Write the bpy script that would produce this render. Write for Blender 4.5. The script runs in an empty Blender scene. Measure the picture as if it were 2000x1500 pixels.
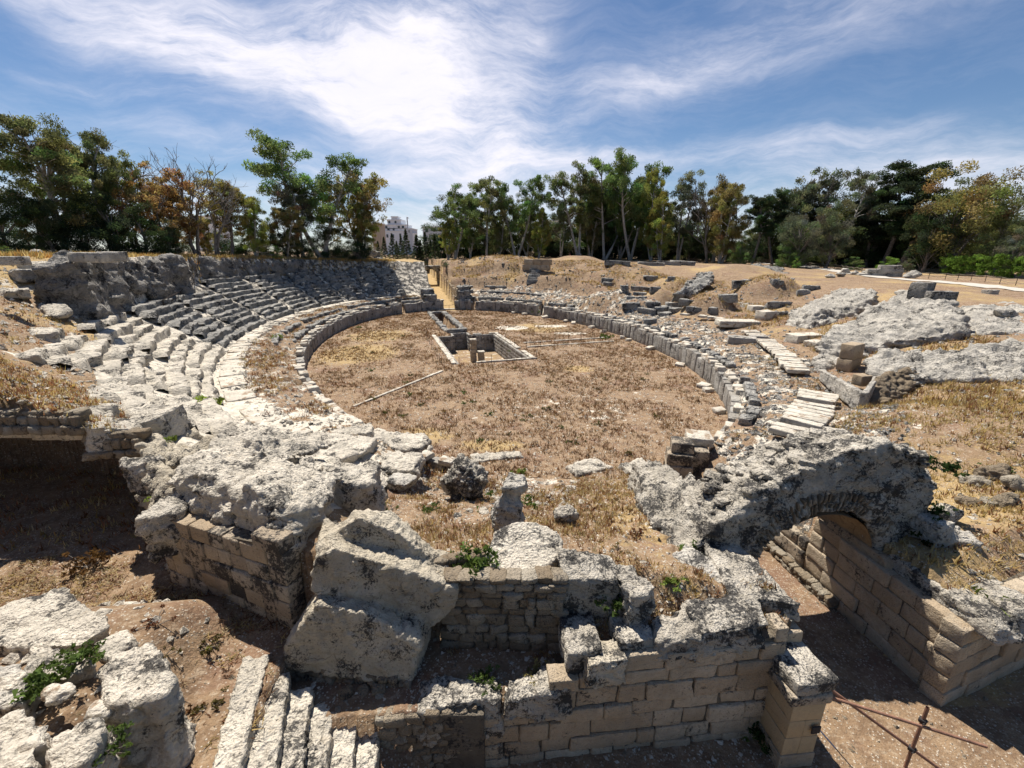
import bpy, bmesh, math, random
import numpy as np
from mathutils import Vector, Matrix

# ------------------------------------------------------------------ camera
scene = bpy.context.scene
R = math.radians
CAM_Z, FPX, PITCH = 11.2, 850.0, math.atan(260.0 / 850.0)
cam_d = bpy.data.cameras.new("camera")
cam_d.sensor_width = 36.0
cam_d.lens = 36.0 * FPX / 2000.0
cam_d.clip_start = 0.1
cam_d.clip_end = 6000.0
cam = bpy.data.objects.new("camera", cam_d)
scene.collection.objects.link(cam)
cam.location = (0, 0, CAM_Z)
cam.rotation_euler = (R(90) - PITCH, 0, 0)
scene.camera = cam

# ------------------------------------------------------------------ daylight
SUN_EL, SUN_AZ = 63.0, -28.0          # elevation; azimuth from +Y, negative = to the left
sd = Vector((math.sin(R(SUN_AZ)) * math.cos(R(SUN_EL)), math.cos(R(SUN_AZ)) * math.cos(R(SUN_EL)), math.sin(R(SUN_EL))))
sun_d = bpy.data.lights.new("sun", 'SUN')
sun_d.energy = 5.0
sun_d.angle = R(0.5)
sun_d.color = (1.0, 0.94, 0.845)
sun = bpy.data.objects.new("sun", sun_d)
scene.collection.objects.link(sun)
sun.rotation_euler = (-sd).to_track_quat('-Z', 'Y').to_euler()
sun.location = (0, 40, 80)

scene.view_settings.view_transform = 'Standard'
scene.view_settings.look = 'None'
scene.view_settings.exposure = 0.60
scene.view_settings.gamma = 1.0
scene.view_settings.use_curve_mapping = False
scene.cycles.max_bounces = 4
scene.cycles.diffuse_bounces = 2
scene.cycles.transparent_max_bounces = 6
scene.cycles.use_adaptive_sampling = True
scene.cycles.adaptive_threshold = 0.02
scene.cycles.use_denoising = True

world = bpy.data.worlds.new("World")
scene.world = world
world.use_nodes = True
world.cycles.sampling_method = 'MANUAL'
world.cycles.sample_map_resolution = 256
wt = world.node_tree
wt.nodes.clear()
def WN(t, **k):
    n = wt.nodes.new(t)
    for a, b in k.items(): setattr(n, a, b)
    return n
def wl(a, b): wt.links.new(a, b)
def wmath(op, a, b=None, c=None, clamp=False):
    n = WN('ShaderNodeMath', operation=op, use_clamp=clamp)
    for i, v in enumerate((a, b, c)):
        if v is None: continue
        if isinstance(v, (int, float)): n.inputs[i].default_value = v
        else: wl(v, n.inputs[i])
    return n.outputs[0]
def pix_dir(px, py):
    X, Yc = (px - 1000) / FPX, (py - 750) / FPX
    s, c = math.sin(PITCH), math.cos(PITCH)
    return Vector((X, c - Yc * s, -(s + Yc * c))).normalized()
w_out = WN('ShaderNodeOutputWorld')
w_bg = WN('ShaderNodeBackground')
w_bg.inputs['Strength'].default_value = 0.055
wl(w_bg.outputs[0], w_out.inputs[0])
w_sky = WN('ShaderNodeTexSky', sky_type='NISHITA', sun_disc=False)
w_sky.sun_elevation = R(SUN_EL)
w_sky.sun_rotation = R(SUN_AZ)
w_sky.altitude = 100
w_sky.air_density = 1.0
w_sky.dust_density = 0.05
w_sky.ozone_density = 3.0
w_tc = WN('ShaderNodeTexCoord')
# cirrus: soft banks of cloud placed by direction, frayed by two stretched noises
banks = [  # direction of the bank's centre, half sizes (along, across), tilt, weight
    ((600, 120), (0.30, 0.075), 12, 0.72), ((840, 90), (0.20, 0.09), -34, 0.62), ((720, 175), (0.13, 0.05), 10, 0.48), ((330, 50), (0.26, 0.045), 16, 0.46),
    ((950, 250), (0.13, 0.13), 40, 0.32), ((1120, 165), (0.14, 0.032), 2, 0.20), ((1290, 145), (0.14, 0.030), -20, 0.17), ((1650, 50), (0.40, 0.05), -10, 0.26),
    ((1400, 70), (0.34, 0.08), -14, 0.30), ((1480, 310), (0.36, 0.040), 3, 0.44), ((1050, 330), (0.22, 0.07), 14, 0.42),
    ((480, 290), (0.24, 0.034), 15, 0.40), ((40, 270), (0.16, 0.06), 8, 0.40), ((1760, 250), (0.12, 0.020), -4, 0.22), ((700, 60), (0.25, 0.04), -8, 0.36),
    ((240, 140), (0.14, 0.016), 8, 0.34), ((1060, 60), (0.10, 0.05), -55, 0.30), ((820, 350), (0.14, 0.05), 0, 0.38), ((1900, 340), (0.2, 0.05), 0, 0.26),
    ((300, 430), (0.5, 0.07), 3, 0.42), ((1000, 440), (0.5, 0.07), 0, 0.46), ((1700, 430), (0.5, 0.07), -3, 0.42)]
w_warp = WN('ShaderNodeTexNoise', noise_dimensions='3D')
w_warp.inputs['Scale'].default_value = 3.4
w_warp.inputs['Detail'].default_value = 5.0
wl(w_tc.outputs['Generated'], w_warp.inputs['Vector'])
w_ws = WN('ShaderNodeVectorMath', operation='SUBTRACT')
wl(w_warp.outputs['Color'], w_ws.inputs[0]); w_ws.inputs[1].default_value = (0.5, 0.5, 0.5)
w_wm = WN('ShaderNodeVectorMath', operation='SCALE')
wl(w_ws.outputs[0], w_wm.inputs[0]); w_wm.inputs['Scale'].default_value = 0.16
w_dir = WN('ShaderNodeVectorMath', operation='ADD')
wl(w_tc.outputs['Generated'], w_dir.inputs[0]); wl(w_wm.outputs[0], w_dir.inputs[1])
acc = None
for (c, (sa, sb), tilt, wgt) in banks:
    D = pix_dir(*c)
    ex = Vector((D.y, -D.x, 0)).normalized()
    ey = ex.cross(D).normalized()
    t = R(tilt)
    e1 = ex * math.cos(t) - ey * math.sin(t)
    e2 = ex * math.sin(t) + ey * math.cos(t)
    sub = WN('ShaderNodeVectorMath', operation='SUBTRACT')
    wl(w_dir.outputs[0], sub.inputs[0]); sub.inputs[1].default_value = D
    d1 = WN('ShaderNodeVectorMath', operation='DOT_PRODUCT'); wl(sub.outputs[0], d1.inputs[0]); d1.inputs[1].default_value = e1 / sa
    d2 = WN('ShaderNodeVectorMath', operation='DOT_PRODUCT'); wl(sub.outputs[0], d2.inputs[0]); d2.inputs[1].default_value = e2 / sb
    d3 = WN('ShaderNodeVectorMath', operation='DOT_PRODUCT'); wl(sub.outputs[0], d3.inputs[0]); d3.inputs[1].default_value = D / 0.8
    q = wmath('ADD', wmath('MULTIPLY', d1.outputs['Value'], d1.outputs['Value']), wmath('MULTIPLY', d2.outputs['Value'], d2.outputs['Value']))
    q = wmath('ADD', q, wmath('MULTIPLY', d3.outputs['Value'], d3.outputs['Value']))
    g = wmath('MULTIPLY', wmath('POWER', 2.718, wmath('MULTIPLY', q, -1.0)), wgt)
    acc = g if acc is None else wmath('ADD', acc, g)
w_map = WN('ShaderNodeMapping')
w_map.inputs['Scale'].default_value = (1.6, 1.6, 7.0)
w_map.inputs['Rotation'].default_value = (0, R(14), 0)
wl(w_dir.outputs[0], w_map.inputs[0])
w_st = WN('ShaderNodeTexNoise')
w_st.inputs['Scale'].default_value = 3.0
w_st.inputs['Detail'].default_value = 9.0
w_st.inputs['Roughness'].default_value = 0.68
wl(w_map.outputs[0], w_st.inputs['Vector'])
frayed = wmath('MULTIPLY', acc, wmath('MULTIPLY_ADD', w_st.outputs['Fac'], 2.4, -0.30))
w_ramp = WN('ShaderNodeMapRange', interpolation_type='SMOOTHSTEP')
w_ramp.inputs['From Min'].default_value = 0.02
w_ramp.inputs['From Max'].default_value = 1.22
w_ramp.inputs['To Max'].default_value = 0.93
wl(frayed, w_ramp.inputs['Value'])
thin = wmath('MULTIPLY', wmath('SUBTRACT', w_st.outputs['Fac'], 0.42, clamp=True), 0.30)
cloud_fac = wmath('ADD', w_ramp.outputs[0], thin, clamp=True)
w_mix = WN('ShaderNodeMix', data_type='RGBA')
wl(cloud_fac, w_mix.inputs['Factor'])
w_tint = WN('ShaderNodeMix', data_type='RGBA', blend_type='MULTIPLY')
w_tint.inputs['Factor'].default_value = 1.0
wl(w_sky.outputs[0], w_tint.inputs['A']); w_tint.inputs['B'].default_value = (0.88, 0.98, 1.10, 1)
wl(w_tint.outputs['Result'], w_mix.inputs['A'])
w_mix.inputs['B'].default_value = (12.2, 11.9, 12.9, 1)
wl(w_mix.outputs['Result'], w_bg.inputs['Color'])
# ------------------------------------------------------------------ helpers
COL = scene.collection
rng = np.random.default_rng(7)
random.seed(7)

def at(px, py, z=0.0):
    """world point of height z that a sight line of the survey photograph meets"""
    D = pix_dir(px, py)
    t = (z - CAM_Z) / D.z
    return Vector((D.x * t, D.y * t, z))
def atY(px, py, Y):
    D = pix_dir(px, py)
    t = Y / D.y
    return Vector((D.x * t, Y, CAM_Z + D.z * t))

def _hash(ix, iy, iz, seed):
    h = (ix * 374761393 + iy * 668265263 + iz * 2147483647 + seed * 974711) & 0xFFFFFFFF
    h = ((h ^ (h >> 13)) * 1274126177) & 0xFFFFFFFF
    h = ((h ^ (h >> 16)) * 2246822519) & 0xFFFFFFFF
    return ((h ^ (h >> 15)) & 0xFFFFFF) / 8388607.5 - 1.0
def vnoise(p, seed=0):
    p = np.asarray(p, float)
    f = np.floor(p); i = f.astype(np.int64); t = p - f
    t = t * t * t * (t * (t * 6 - 15) + 10)
    r = 0
    for dx in (0, 1):
        wx = t[:, 0] if dx else 1 - t[:, 0]
        for dy in (0, 1):
            wy = t[:, 1] if dy else 1 - t[:, 1]
            for dz in (0, 1):
                wz = t[:, 2] if dz else 1 - t[:, 2]
                r = r + wx * wy * wz * _hash(i[:, 0] + dx, i[:, 1] + dy, i[:, 2] + dz, seed)
    return r
def fbm(p, octv=4, seed=0, gain=0.5):
    p = np.asarray(p, float); a = 1.0; s = 0; n = 0
    for k in range(octv):
        s = s + a * vnoise(p * (2.03 ** k) + 17.3 * k, seed + k); n += a; a *= gain
    return s / n
def ridge(p, octv=3, seed=0):
    p = np.asarray(p, float); a = 1.0; s = 0; n = 0
    for k in range(octv):
        s = s + a * (1 - 2 * np.abs(vnoise(p * (2.1 ** k) + 9.1 * k, seed + k))); n += a; a *= 0.5
    return s / n
def cells(p, seed=0):
    """cellular noise: hash of the nearest cell and the gap to the second nearest"""
    p = np.asarray(p, float); i = np.floor(p).astype(np.int64); f1 = np.full(len(p), 9.0); f2 = f1.copy(); hv = np.zeros(len(p))
    for dx in (-1, 0, 1):
        for dy in (-1, 0, 1):
            for dz in (-1, 0, 1):
                a, b, c = i[:, 0] + dx, i[:, 1] + dy, i[:, 2] + dz
                h = _hash(a, b, c, seed)
                q = (p[:, 0] - a - .5 - .42 * h) ** 2 + (p[:, 1] - b - .5 - .42 * _hash(a, b, c, seed + 1)) ** 2 + (p[:, 2] - c - .5 - .42 * _hash(a, b, c, seed + 2)) ** 2
                n = q < f1
                f2 = np.where(n, f1, np.minimum(f2, q)); hv = np.where(n, _hash(a, b, c, seed + 3), hv); f1 = np.where(n, q, f1)
    return hv, np.sqrt(f2) - np.sqrt(f1)
def fracture(P, freq, amp, seed, depth=0.6):
    """broken stone: plates that stand proud or back, parted by creases"""
    w = P + 0.22 / freq * np.stack([vnoise(P * freq * 1.7 + 3, seed), vnoise(P * freq * 1.7 + 31, seed), vnoise(P * freq * 1.7 + 57, seed)], 1)
    h, e = cells(w * freq * np.array([.8, .8, 1.5]), seed)
    return amp * h * sst(0, .10, e) - amp * depth * np.exp(-(e / .07) ** 2)
def p3(x, y, f, z=0.0):
    return np.stack([x * f, y * f, np.full_like(x, z)], 1)
def sst(a, b, x):
    t = np.clip((x - a) / (b - a), 0, 1)
    return t * t * (3 - 2 * t)

def mesh_np(name, V, F, smooth=True):
    V = np.asarray(V, np.float32); F = np.asarray(F, np.int32)
    k = F.shape[1]
    me = bpy.data.meshes.new(name)
    me.vertices.add(len(V)); me.vertices.foreach_set('co', V.ravel())
    me.loops.add(F.size); me.loops.foreach_set('vertex_index', F.ravel())
    me.polygons.add(len(F))
    me.polygons.foreach_set('loop_start', np.arange(0, F.size, k, dtype=np.int32))
    me.polygons.foreach_set('use_smooth', np.full(len(F), smooth, bool))
    me.update(calc_edges=True)
    return me
def set_col(me, rgb, name='tone'):
    a = me.color_attributes.new(name, 'FLOAT_COLOR', 'POINT')
    c = np.ones((len(me.vertices), 4), np.float32); c[:, :3] = rgb
    a.data.foreach_set('color', c.ravel())
def link(name, me, m=None, parent=None, label=None, cat=None, group=None, kind=None, loc=None, rotz=None):
    o = bpy.data.objects.new(name, me)
    COL.objects.link(o)
    if m is not None and me is not None and not me.materials: me.materials.append(m)
    if parent is not None: o.parent = parent
    if loc is not None: o.location = loc
    if rotz is not None: o.rotation_euler = (0, 0, rotz)
    tag(o, label, cat, group, kind)
    return o
def tag(o, label=None, cat=None, group=None, kind=None):
    if label: o['label'] = label
    if cat:
        o['category'] = cat
        kind = kind or 'thing'
    if group: o['group'] = group
    if kind: o['kind'] = kind
    return o
def thing(name, label, cat, loc=(0, 0, 0), rotz=0.0, group=None):
    o = bpy.data.objects.new(name, None)
    COL.objects.link(o)
    o.empty_display_size = 0.2
    o.location = loc; o.rotation_euler = (0, 0, rotz)
    return tag(o, label, cat, group)
ORD = ('first second third fourth fifth sixth seventh eighth ninth tenth eleventh twelfth thirteenth fourteenth fifteenth sixteenth seventeenth eighteenth nineteenth twentieth twenty-first twenty-second twenty-third '
       'twenty-fourth twenty-fifth twenty-sixth twenty-seventh twenty-eighth twenty-ninth thirtieth thirty-first thirty-second thirty-third thirty-fourth thirty-fifth thirty-sixth thirty-seventh thirty-eighth').split()
def view_x(o): return o.location.x / max(o.location.y, .1)
def rank(objs, text):
    """label look-alikes by their order from the left; text has {} for the ordinal"""
    for i, o in enumerate(sorted(objs, key=view_x)): o['label'] = text.format(ORD[i])
def copy_tree(o, parent=None):
    c = o.copy(); COL.objects.link(c); c.parent = parent
    for ch in list(o.children): copy_tree(ch, c)
    return c

# --- rounded, weathered box
def box_np(h, r=0.03, seg=(4, 3, 3), amp=0.012, seed=0, freq=3.0, chip=0.0):
    h = np.array(h, float); r = min(r, h.min() * 0.7)
    ax = []
    for i in range(3):
        c = np.linspace(-h[i] + r, h[i] - r, max(2, seg[i]))
        ax.append(np.concatenate([[-h[i]], c, [h[i]]]))
    V = {}; L = []; F = []
    def vid(i, j, k):
        key = (i, j, k)
        if key not in V:
            V[key] = len(L); L.append((ax[0][i], ax[1][j], ax[2][k]))
        return V[key]
    n = [len(a) for a in ax]
    for i in range(n[0] - 1):
        for j in range(n[1] - 1):
            F.append((vid(i, j, 0), vid(i, j + 1, 0), vid(i + 1, j + 1, 0), vid(i + 1, j, 0)))
            F.append((vid(i, j, n[2] - 1), vid(i + 1, j, n[2] - 1), vid(i + 1, j + 1, n[2] - 1), vid(i, j + 1, n[2] - 1)))
    for i in range(n[0] - 1):
        for k in range(n[2] - 1):
            F.append((vid(i, 0, k), vid(i + 1, 0, k), vid(i + 1, 0, k + 1), vid(i, 0, k + 1)))
            F.append((vid(i, n[1] - 1, k), vid(i, n[1] - 1, k + 1), vid(i + 1, n[1] - 1, k + 1), vid(i + 1, n[1] - 1, k)))
    for j in range(n[1] - 1):
        for k in range(n[2] - 1):
            F.append((vid(0, j, k), vid(0, j, k + 1), vid(0, j + 1, k + 1), vid(0, j + 1, k)))
            F.append((vid(n[0] - 1, j, k), vid(n[0] - 1, j + 1, k), vid(n[0] - 1, j + 1, k + 1), vid(n[0] - 1, j, k + 1)))
    P = np.array(L)
    q = np.clip(P, -(h - r), h - r)
    dv = P - q
    ln = np.linalg.norm(dv, axis=1, keepdims=True); ln[ln == 0] = 1
    nn = dv / ln
    P = q + nn * r
    off = seed * 13.7
    P = P + nn * (amp * fbm(P * freq + off, 3, seed))[:, None]
    if chip:
        e = np.clip(vnoise(P * 2.2 + off, seed + 5) - 0.15, 0, 1)
        edge = (np.abs(P) > (h * 0.72)).sum(1) >= 2
        P = P - P * (chip * e * edge)[:, None]
    return P, np.array(F)
def block_mesh(name, h, **k):
    P, F = box_np(h, **k)
    return mesh_np(name, P, F)

TMP = bpy.data.scenes.new('workbench')      # scratch scene for remeshing, removed at the end
# --- rocks: union of convex lumps, remeshed to one skin, then eroded
def rock_mesh(name, hulls, vox=0.08, amp=0.10, freq=1.1, fine=0.03, strata=0.0, seed=0, sdir=(0.1, 0.15, 1.0), origin=(0, 0, 0), smooth=True, pits=0.0, crackle=None):
    bm = bmesh.new()
    for pts in hulls:
        vs = [bm.verts.new(Vector(p)) for p in pts]
        ret = bmesh.ops.convex_hull(bm, input=vs)
        junk = [g for g in set(ret['geom_interior']) | set(ret['geom_unused']) if isinstance(g, bmesh.types.BMVert) and g.is_valid and not g.link_faces]
        if junk: bmesh.ops.delete(bm, geom=junk, context='VERTS')
    bmesh.ops.recalc_face_normals(bm, faces=bm.faces)
    me = bpy.data.meshes.new('tmp'); bm.to_mesh(me); bm.free()
    o = bpy.data.objects.new('tmp', me); TMP.collection.objects.link(o)
    md = o.modifiers.new('r', 'REMESH'); md.mode = 'VOXEL'; md.voxel_size = vox
    TMP.view_layers[0].update()
    ev = o.evaluated_get(TMP.view_layers[0].depsgraph)
    m2 = ev.to_mesh()
    n = len(m2.vertices)
    P = np.empty(n * 3, np.float32); m2.vertices.foreach_get('co', P); P = P.reshape(-1, 3).astype(float)
    N = np.empty(n * 3, np.float32); m2.vertex_normals.foreach_get('vector', N); N = N.reshape(-1, 3).astype(float)
    nq = len(m2.polygons)
    lt = np.empty(nq, np.int32); m2.polygons.foreach_get('loop_total', lt)
    idx = np.empty(len(m2.loops), np.int32); m2.loops.foreach_get('vertex_index', idx)
    ls = np.empty(nq, np.int32); m2.polygons.foreach_get('loop_start', ls)
    quads = ls[lt == 4]
    F = idx[quads[:, None] + np.arange(4)[None]]
    ev.to_mesh_clear()
    bpy.data.objects.remove(o); bpy.data.meshes.remove(me)
    s = seed * 7.31
    D = amp * fbm(P * freq + s, 3, seed) + amp * 0.55 * ridge(P * freq * 2.1 + s, 2, seed + 11)
    D = D + fine * fbm(P * freq * 7.0 + s, 3, seed + 3)
    ca = (0.28 * amp + 0.02) if crackle is None else crackle
    if ca: D = D + fracture(P + s, freq * 1.25, ca, seed + 60) + 0.45 * ca * ridge(P * freq * 5.0 + s, 2, seed + 44) + fracture(P + s, freq * 3.4, ca * .38, seed + 70, .8)
    if strata:
        g = np.array(sdir) / np.linalg.norm(sdir)
        hgt = P @ g + 0.25 * fbm(P * 0.7 + s, 2, seed + 8)
        D = D + strata * vnoise(np.stack([hgt * 5.5, hgt * 0 + s, (P[:, 0] + P[:, 1]) * 0.25], 1), seed + 21)
    if pits:
        D = D - pits * np.clip(vnoise(P * 5.0 + s, seed + 31) - 0.35, 0, 1) * 2
    P = P + N * D[:, None] - np.array(origin)
    return mesh_np(name, P, F, smooth)
def hull_center(hulls):
    A = np.array([tuple(p) for h in hulls for p in h])
    c = A.mean(0); c[2] = A[:, 2].min()
    return c
def rock(name, hulls, m, label=None, cat='rock', parent=None, group=None, **k):
    c = hull_center(hulls)
    me = rock_mesh(name, hulls, origin=c, **k)
    o = link(name, me, m, parent, label, cat if parent is None else None, group, loc=c)
    if parent is not None: o.location = Vector(c) - parent.location
    return o
def lump(c, sx, sy, sz, seed=0, n=16, rot=0.0, flat=0.0):
    """points of an irregular boulder: c is the middle of its base"""
    r = np.random.default_rng(seed); out = []
    for i in range(n):
        v = r.normal(size=3); v /= np.linalg.norm(v)
        v *= 0.8 + 0.3 * r.random()
        v = np.sign(v) * np.abs(v) ** (1 - flat)
        x, y, z = v[0] * sx, v[1] * sy, v[2] * sz * 0.5 + sz * 0.5
        out.append((c[0] + x * math.cos(rot) - y * math.sin(rot), c[1] + x * math.sin(rot) + y * math.cos(rot), c[2] + max(z, -0.1)))
    return out
def slab(c, sx, sy, sz, rot=0.0, jit=0.08, seed=0, tilt=(0, 0), taper=0.9):
    """eight jittered corners of a rough block; c = middle of base; sx,sy half sizes, sz height"""
    r = np.random.default_rng(seed + 99); out = []
    for z in (0, 1):
        for a, b in ((-1, -1), (1, -1), (1, 1), (-1, 1)):
            k = taper if z else 1.0
            x, y = a * sx * k + r.normal() * jit * sx, b * sy * k + r.normal() * jit * sy
            zz = z * sz + (r.normal() * jit * sz if z else -0.05) + x * tilt[0] + y * tilt[1]
            out.append((c[0] + x * math.cos(rot) - y * math.sin(rot), c[1] + x * math.sin(rot) + y * math.cos(rot), c[2] + zz))
    return out

def tube_np(pts, rad, n=6, cap=True):
    pts = [Vector(p) for p in pts]; V = []; F = []
    for i, p in enumerate(pts):
        d = (pts[min(i + 1, len(pts) - 1)] - pts[max(i - 1, 0)]).normalized()
        a = d.cross(Vector((0, 0, 1)) if abs(d.z) < 0.9 else Vector((1, 0, 0))).normalized()
        b = d.cross(a)
        r = rad[i] if hasattr(rad, '__len__') else rad
        for k in range(n):
            t = 2 * math.pi * k / n
            V.append(tuple(p + (a * math.cos(t) + b * math.sin(t)) * r))
    for i in range(len(pts) - 1):
        for k in range(n):
            F.append((i * n + k, i * n + (k + 1) % n, (i + 1) * n + (k + 1) % n, (i + 1) * n + k))
    if cap:
        V.append(tuple(pts[-1])); c = len(V) - 1; e = (len(pts) - 1) * n
        for k in range(n): F.append((e + k, e + (k + 1) % n, c, c))
    return np.array(V), np.array(F)
def tube(name, pts, rad, m, parent=None, n=6, **k):
    V, F = tube_np(pts, rad, n, cap=False)
    return link(name, mesh_np(name, V, F), m, parent, **k)
def merge(parts):
    Vs, Fs, o = [], [], 0
    for V, F in parts:
        Vs.append(V); Fs.append(np.asarray(F) + o); o += len(V)
    return np.concatenate(Vs), np.concatenate(Fs)

# ------------------------------------------------------------------ materials
def new_mat(name):
    m = bpy.data.materials.new(name); m.use_nodes = True
    nt = m.node_tree; nt.nodes.clear()
    out = nt.nodes.new('ShaderNodeOutputMaterial')
    b = nt.nodes.new('ShaderNodeBsdfPrincipled')
    b.inputs['Roughness'].default_value = 0.92
    b.inputs['Specular IOR Level'].default_value = 0.15
    nt.links.new(b.outputs[0], out.inputs[0])
    return m, nt, b
class G:
    """small node-graph writer"""
    def __init__(s, nt): s.nt = nt
    def n(s, t, **k):
        x = s.nt.nodes.new(t)
        for a, b in k.items(): setattr(x, a, b)
        return x
    def put(s, sock, v):
        if isinstance(v, (int, float)): sock.default_value = v
        elif isinstance(v, (tuple, list)): sock.default_value = (*v, 1.0) if sock.type == 'RGBA' and len(v) == 3 else v
        else: s.nt.links.new(v, sock)
    def pos(s): return s.n('ShaderNodeNewGeometry').outputs['Position']
    def mapv(s, v, scale):
        m = s.n('ShaderNodeVectorMath', operation='MULTIPLY'); s.put(m.inputs[0], v); m.inputs[1].default_value = scale
        return m.outputs[0]
    def noise(s, v, scale, detail=4, rough=0.55, dist=0.0):
        x = s.n('ShaderNodeTexNoise'); s.put(x.inputs['Vector'], v)
        x.inputs['Scale'].default_value = scale; x.inputs['Detail'].default_value = detail
        x.inputs['Roughness'].default_value = rough; x.inputs['Distortion'].default_value = dist
        return x.outputs['Fac']
    def voro(s, v, scale, feature='F1', out='Distance'):
        x = s.n('ShaderNodeTexVoronoi', feature=feature); s.put(x.inputs['Vector'], v)
        x.inputs['Scale'].default_value = scale
        return x.outputs[out]
    def step(s, v, a, b, lo=0.0, hi=1.0):
        x = s.n('ShaderNodeMapRange', interpolation_type='SMOOTHSTEP')
        s.put(x.inputs['Value'], v); s.put(x.inputs['From Min'], a); s.put(x.inputs['From Max'], b)
        x.inputs['To Min'].default_value = lo; x.inputs['To Max'].default_value = hi
        return x.outputs[0]
    def mth(s, op, a, b=0.0, clamp=False):
        x = s.n('ShaderNodeMath', operation=op, use_clamp=clamp); s.put(x.inputs[0], a); s.put(x.inputs[1], b)
        return x.outputs[0]
    def mix(s, f, a, b, mode='MIX'):
        x = s.n('ShaderNodeMix', data_type='RGBA', blend_type=mode)
        s.put(x.inputs['Factor'], f); s.put(x.inputs['A'], a); s.put(x.inputs['B'], b)
        return x.outputs['Result']
    def bump(s, h, strength=0.5, dist=0.05, normal=None):
        x = s.n('ShaderNodeBump'); s.put(x.inputs['Height'], h)
        x.inputs['Strength'].default_value = strength; x.inputs['Distance'].default_value = dist
        if normal is not None: s.put(x.inputs['Normal'], normal)
        return x.outputs[0]

def stone_mat(name, light, mid, dark=(0.03, 0.03, 0.032), lichen=0.5, lscale=1.6, bump=0.6, bscale=5.0, soil=0.0, vary=0.0, bed_amt=0.6, crack=0.45, cscale=0.7):
    """weathered limestone: cream to grey body, black crusts of lichen with a shape of their own, pitted relief"""
    m, nt, b = new_mat(name); g = G(nt)
    p = g.pos()
    body = g.mix(g.step(g.noise(p, 0.9, 5, 0.6), 0.35, 0.65), light, mid)
    body = g.mix(g.step(g.noise(p, 9.0, 4, 0.6), 0.3, 0.75, 0.0, 0.35), body, tuple(c * 0.72 for c in mid))
    if soil:
        body = g.mix(g.step(g.noise(p, 1.7, 5, 0.65), 0.66 - 0.22 * soil, 0.72 - 0.2 * soil, 0, 0.8), body, (0.27, 0.18, 0.11))
    if vary:
        oi = g.n('ShaderNodeObjectInfo').outputs['Random']
        body = g.mix(g.mth('MULTIPLY', oi, vary), body, tuple(c * k for c, k in zip(mid, (0.66, 0.55, 0.44))))
    pt = g.step(g.noise(p, max(6.0, bscale * 3.2), 4, 0.72), 0.60, 0.68)
    body = g.mix(g.mth('MULTIPLY', pt, 0.62), body, tuple(c * 0.4 for c in mid))
    wv = g.n('ShaderNodeVectorMath', operation='ADD'); g.put(wv.inputs[0], p)
    wn = g.n('ShaderNodeTexNoise'); g.put(wn.inputs['Vector'], p); wn.inputs['Scale'].default_value = 1.6; wn.inputs['Detail'].default_value = 3
    g.put(wv.inputs[1], wn.outputs['Color'])
    ck = g.voro(g.mapv(wv.outputs[0], (0.8, 0.8, 1.7)), cscale, 'DISTANCE_TO_EDGE')
    cr = g.mth('MULTIPLY', g.step(ck, 0.022, 0.004), g.step(g.noise(p, 1.1, 2), 0.48, 0.62))
    body = g.mix(g.mth('MULTIPLY', cr, crack), body, tuple(c * 0.16 for c in mid))
    stn = g.step(g.noise(g.mapv(p, (1.6, 1.6, 0.5)), 1.3, 5, 0.7), 0.52, 0.70)
    body = g.mix(g.mth('MULTIPLY', stn, 0.28), body, (0.20, 0.19, 0.17))
    och = g.step(g.noise(p, 2.3, 4, 0.7), 0.60, 0.72)
    body = g.mix(g.mth('MULTIPLY', och, 0.25), body, (0.36, 0.26, 0.14))
    big = g.noise(p, lscale, 3, 0.6)
    fine = g.noise(p, lscale * 9.0, 6, 0.75)
    fld = g.mth('ADD', g.mth('MULTIPLY', big, 0.5), g.mth('MULTIPLY', fine, 0.5))
    th = 0.66 - 0.23 * lichen
    lm = g.step(fld, th, th + 0.075)
    col = g.mix(g.mth('MULTIPLY', lm, 0.9), body, dark)
    nt.links.new(col, b.inputs['Base Color'])
    bed = g.mapv(p, (0.55, 1.1, 4.2))
    h1 = g.noise(p, bscale, 6, 0.68)
    h2 = g.noise(bed, bscale * 1.1, 5, 0.7)
    h3 = g.voro(p, bscale * 4.2)
    h = g.mth('ADD', g.mth('ADD', h1, g.mth('MULTIPLY', h2, bed_amt)), g.mth('MULTIPLY', h3, 0.28))
    h = g.mth('SUBTRACT', g.mth('SUBTRACT', h, g.mth('MULTIPLY', pt, 0.22)), g.mth('MULTIPLY', cr, 0.5 * crack))
    nt.links.new(g.bump(h, bump, 0.75 / bscale), b.inputs['Normal'])
    return m
M = {}
M['white_rock'] = stone_mat('white_rock', (0.74, 0.67, 0.56), (0.53, 0.48, 0.40), lichen=0.62, lscale=1.3, bump=0.9, bscale=4.0)
M['grey_rock'] = stone_mat('grey_rock', (0.62, 0.575, 0.50), (0.42, 0.39, 0.345), lichen=0.60, lscale=1.1, bump=0.9, bscale=3.0)
M['far_rock'] = stone_mat('far_rock', (0.50, 0.475, 0.43), (0.30, 0.29, 0.27), lichen=0.66, lscale=0.8, bump=1.0, bscale=1.6)
M['cliff'] = stone_mat('cliff', (0.40, 0.375, 0.34), (0.24, 0.23, 0.215), lichen=0.60, lscale=0.6, bump=1.0, bscale=1.2)
M['lichen_rock'] = stone_mat('lichen_rock', (0.68, 0.62, 0.525), (0.46, 0.415, 0.345), lichen=0.78, lscale=1.5, bump=1.0, bscale=5.0)
M['rubble'] = stone_mat('rubble', (0.46, 0.41, 0.33), (0.30, 0.26, 0.20), lichen=0.46, lscale=2.2, bump=0.9, bscale=6.0, vary=0.85, crack=0.0)
M['ashlar'] = stone_mat('ashlar', (0.56, 0.47, 0.355), (0.42, 0.345, 0.25), lichen=0.46, lscale=1.4, bump=0.75, bscale=6.0, vary=0.5, bed_amt=0.25, crack=0.25, cscale=0.8)
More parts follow.
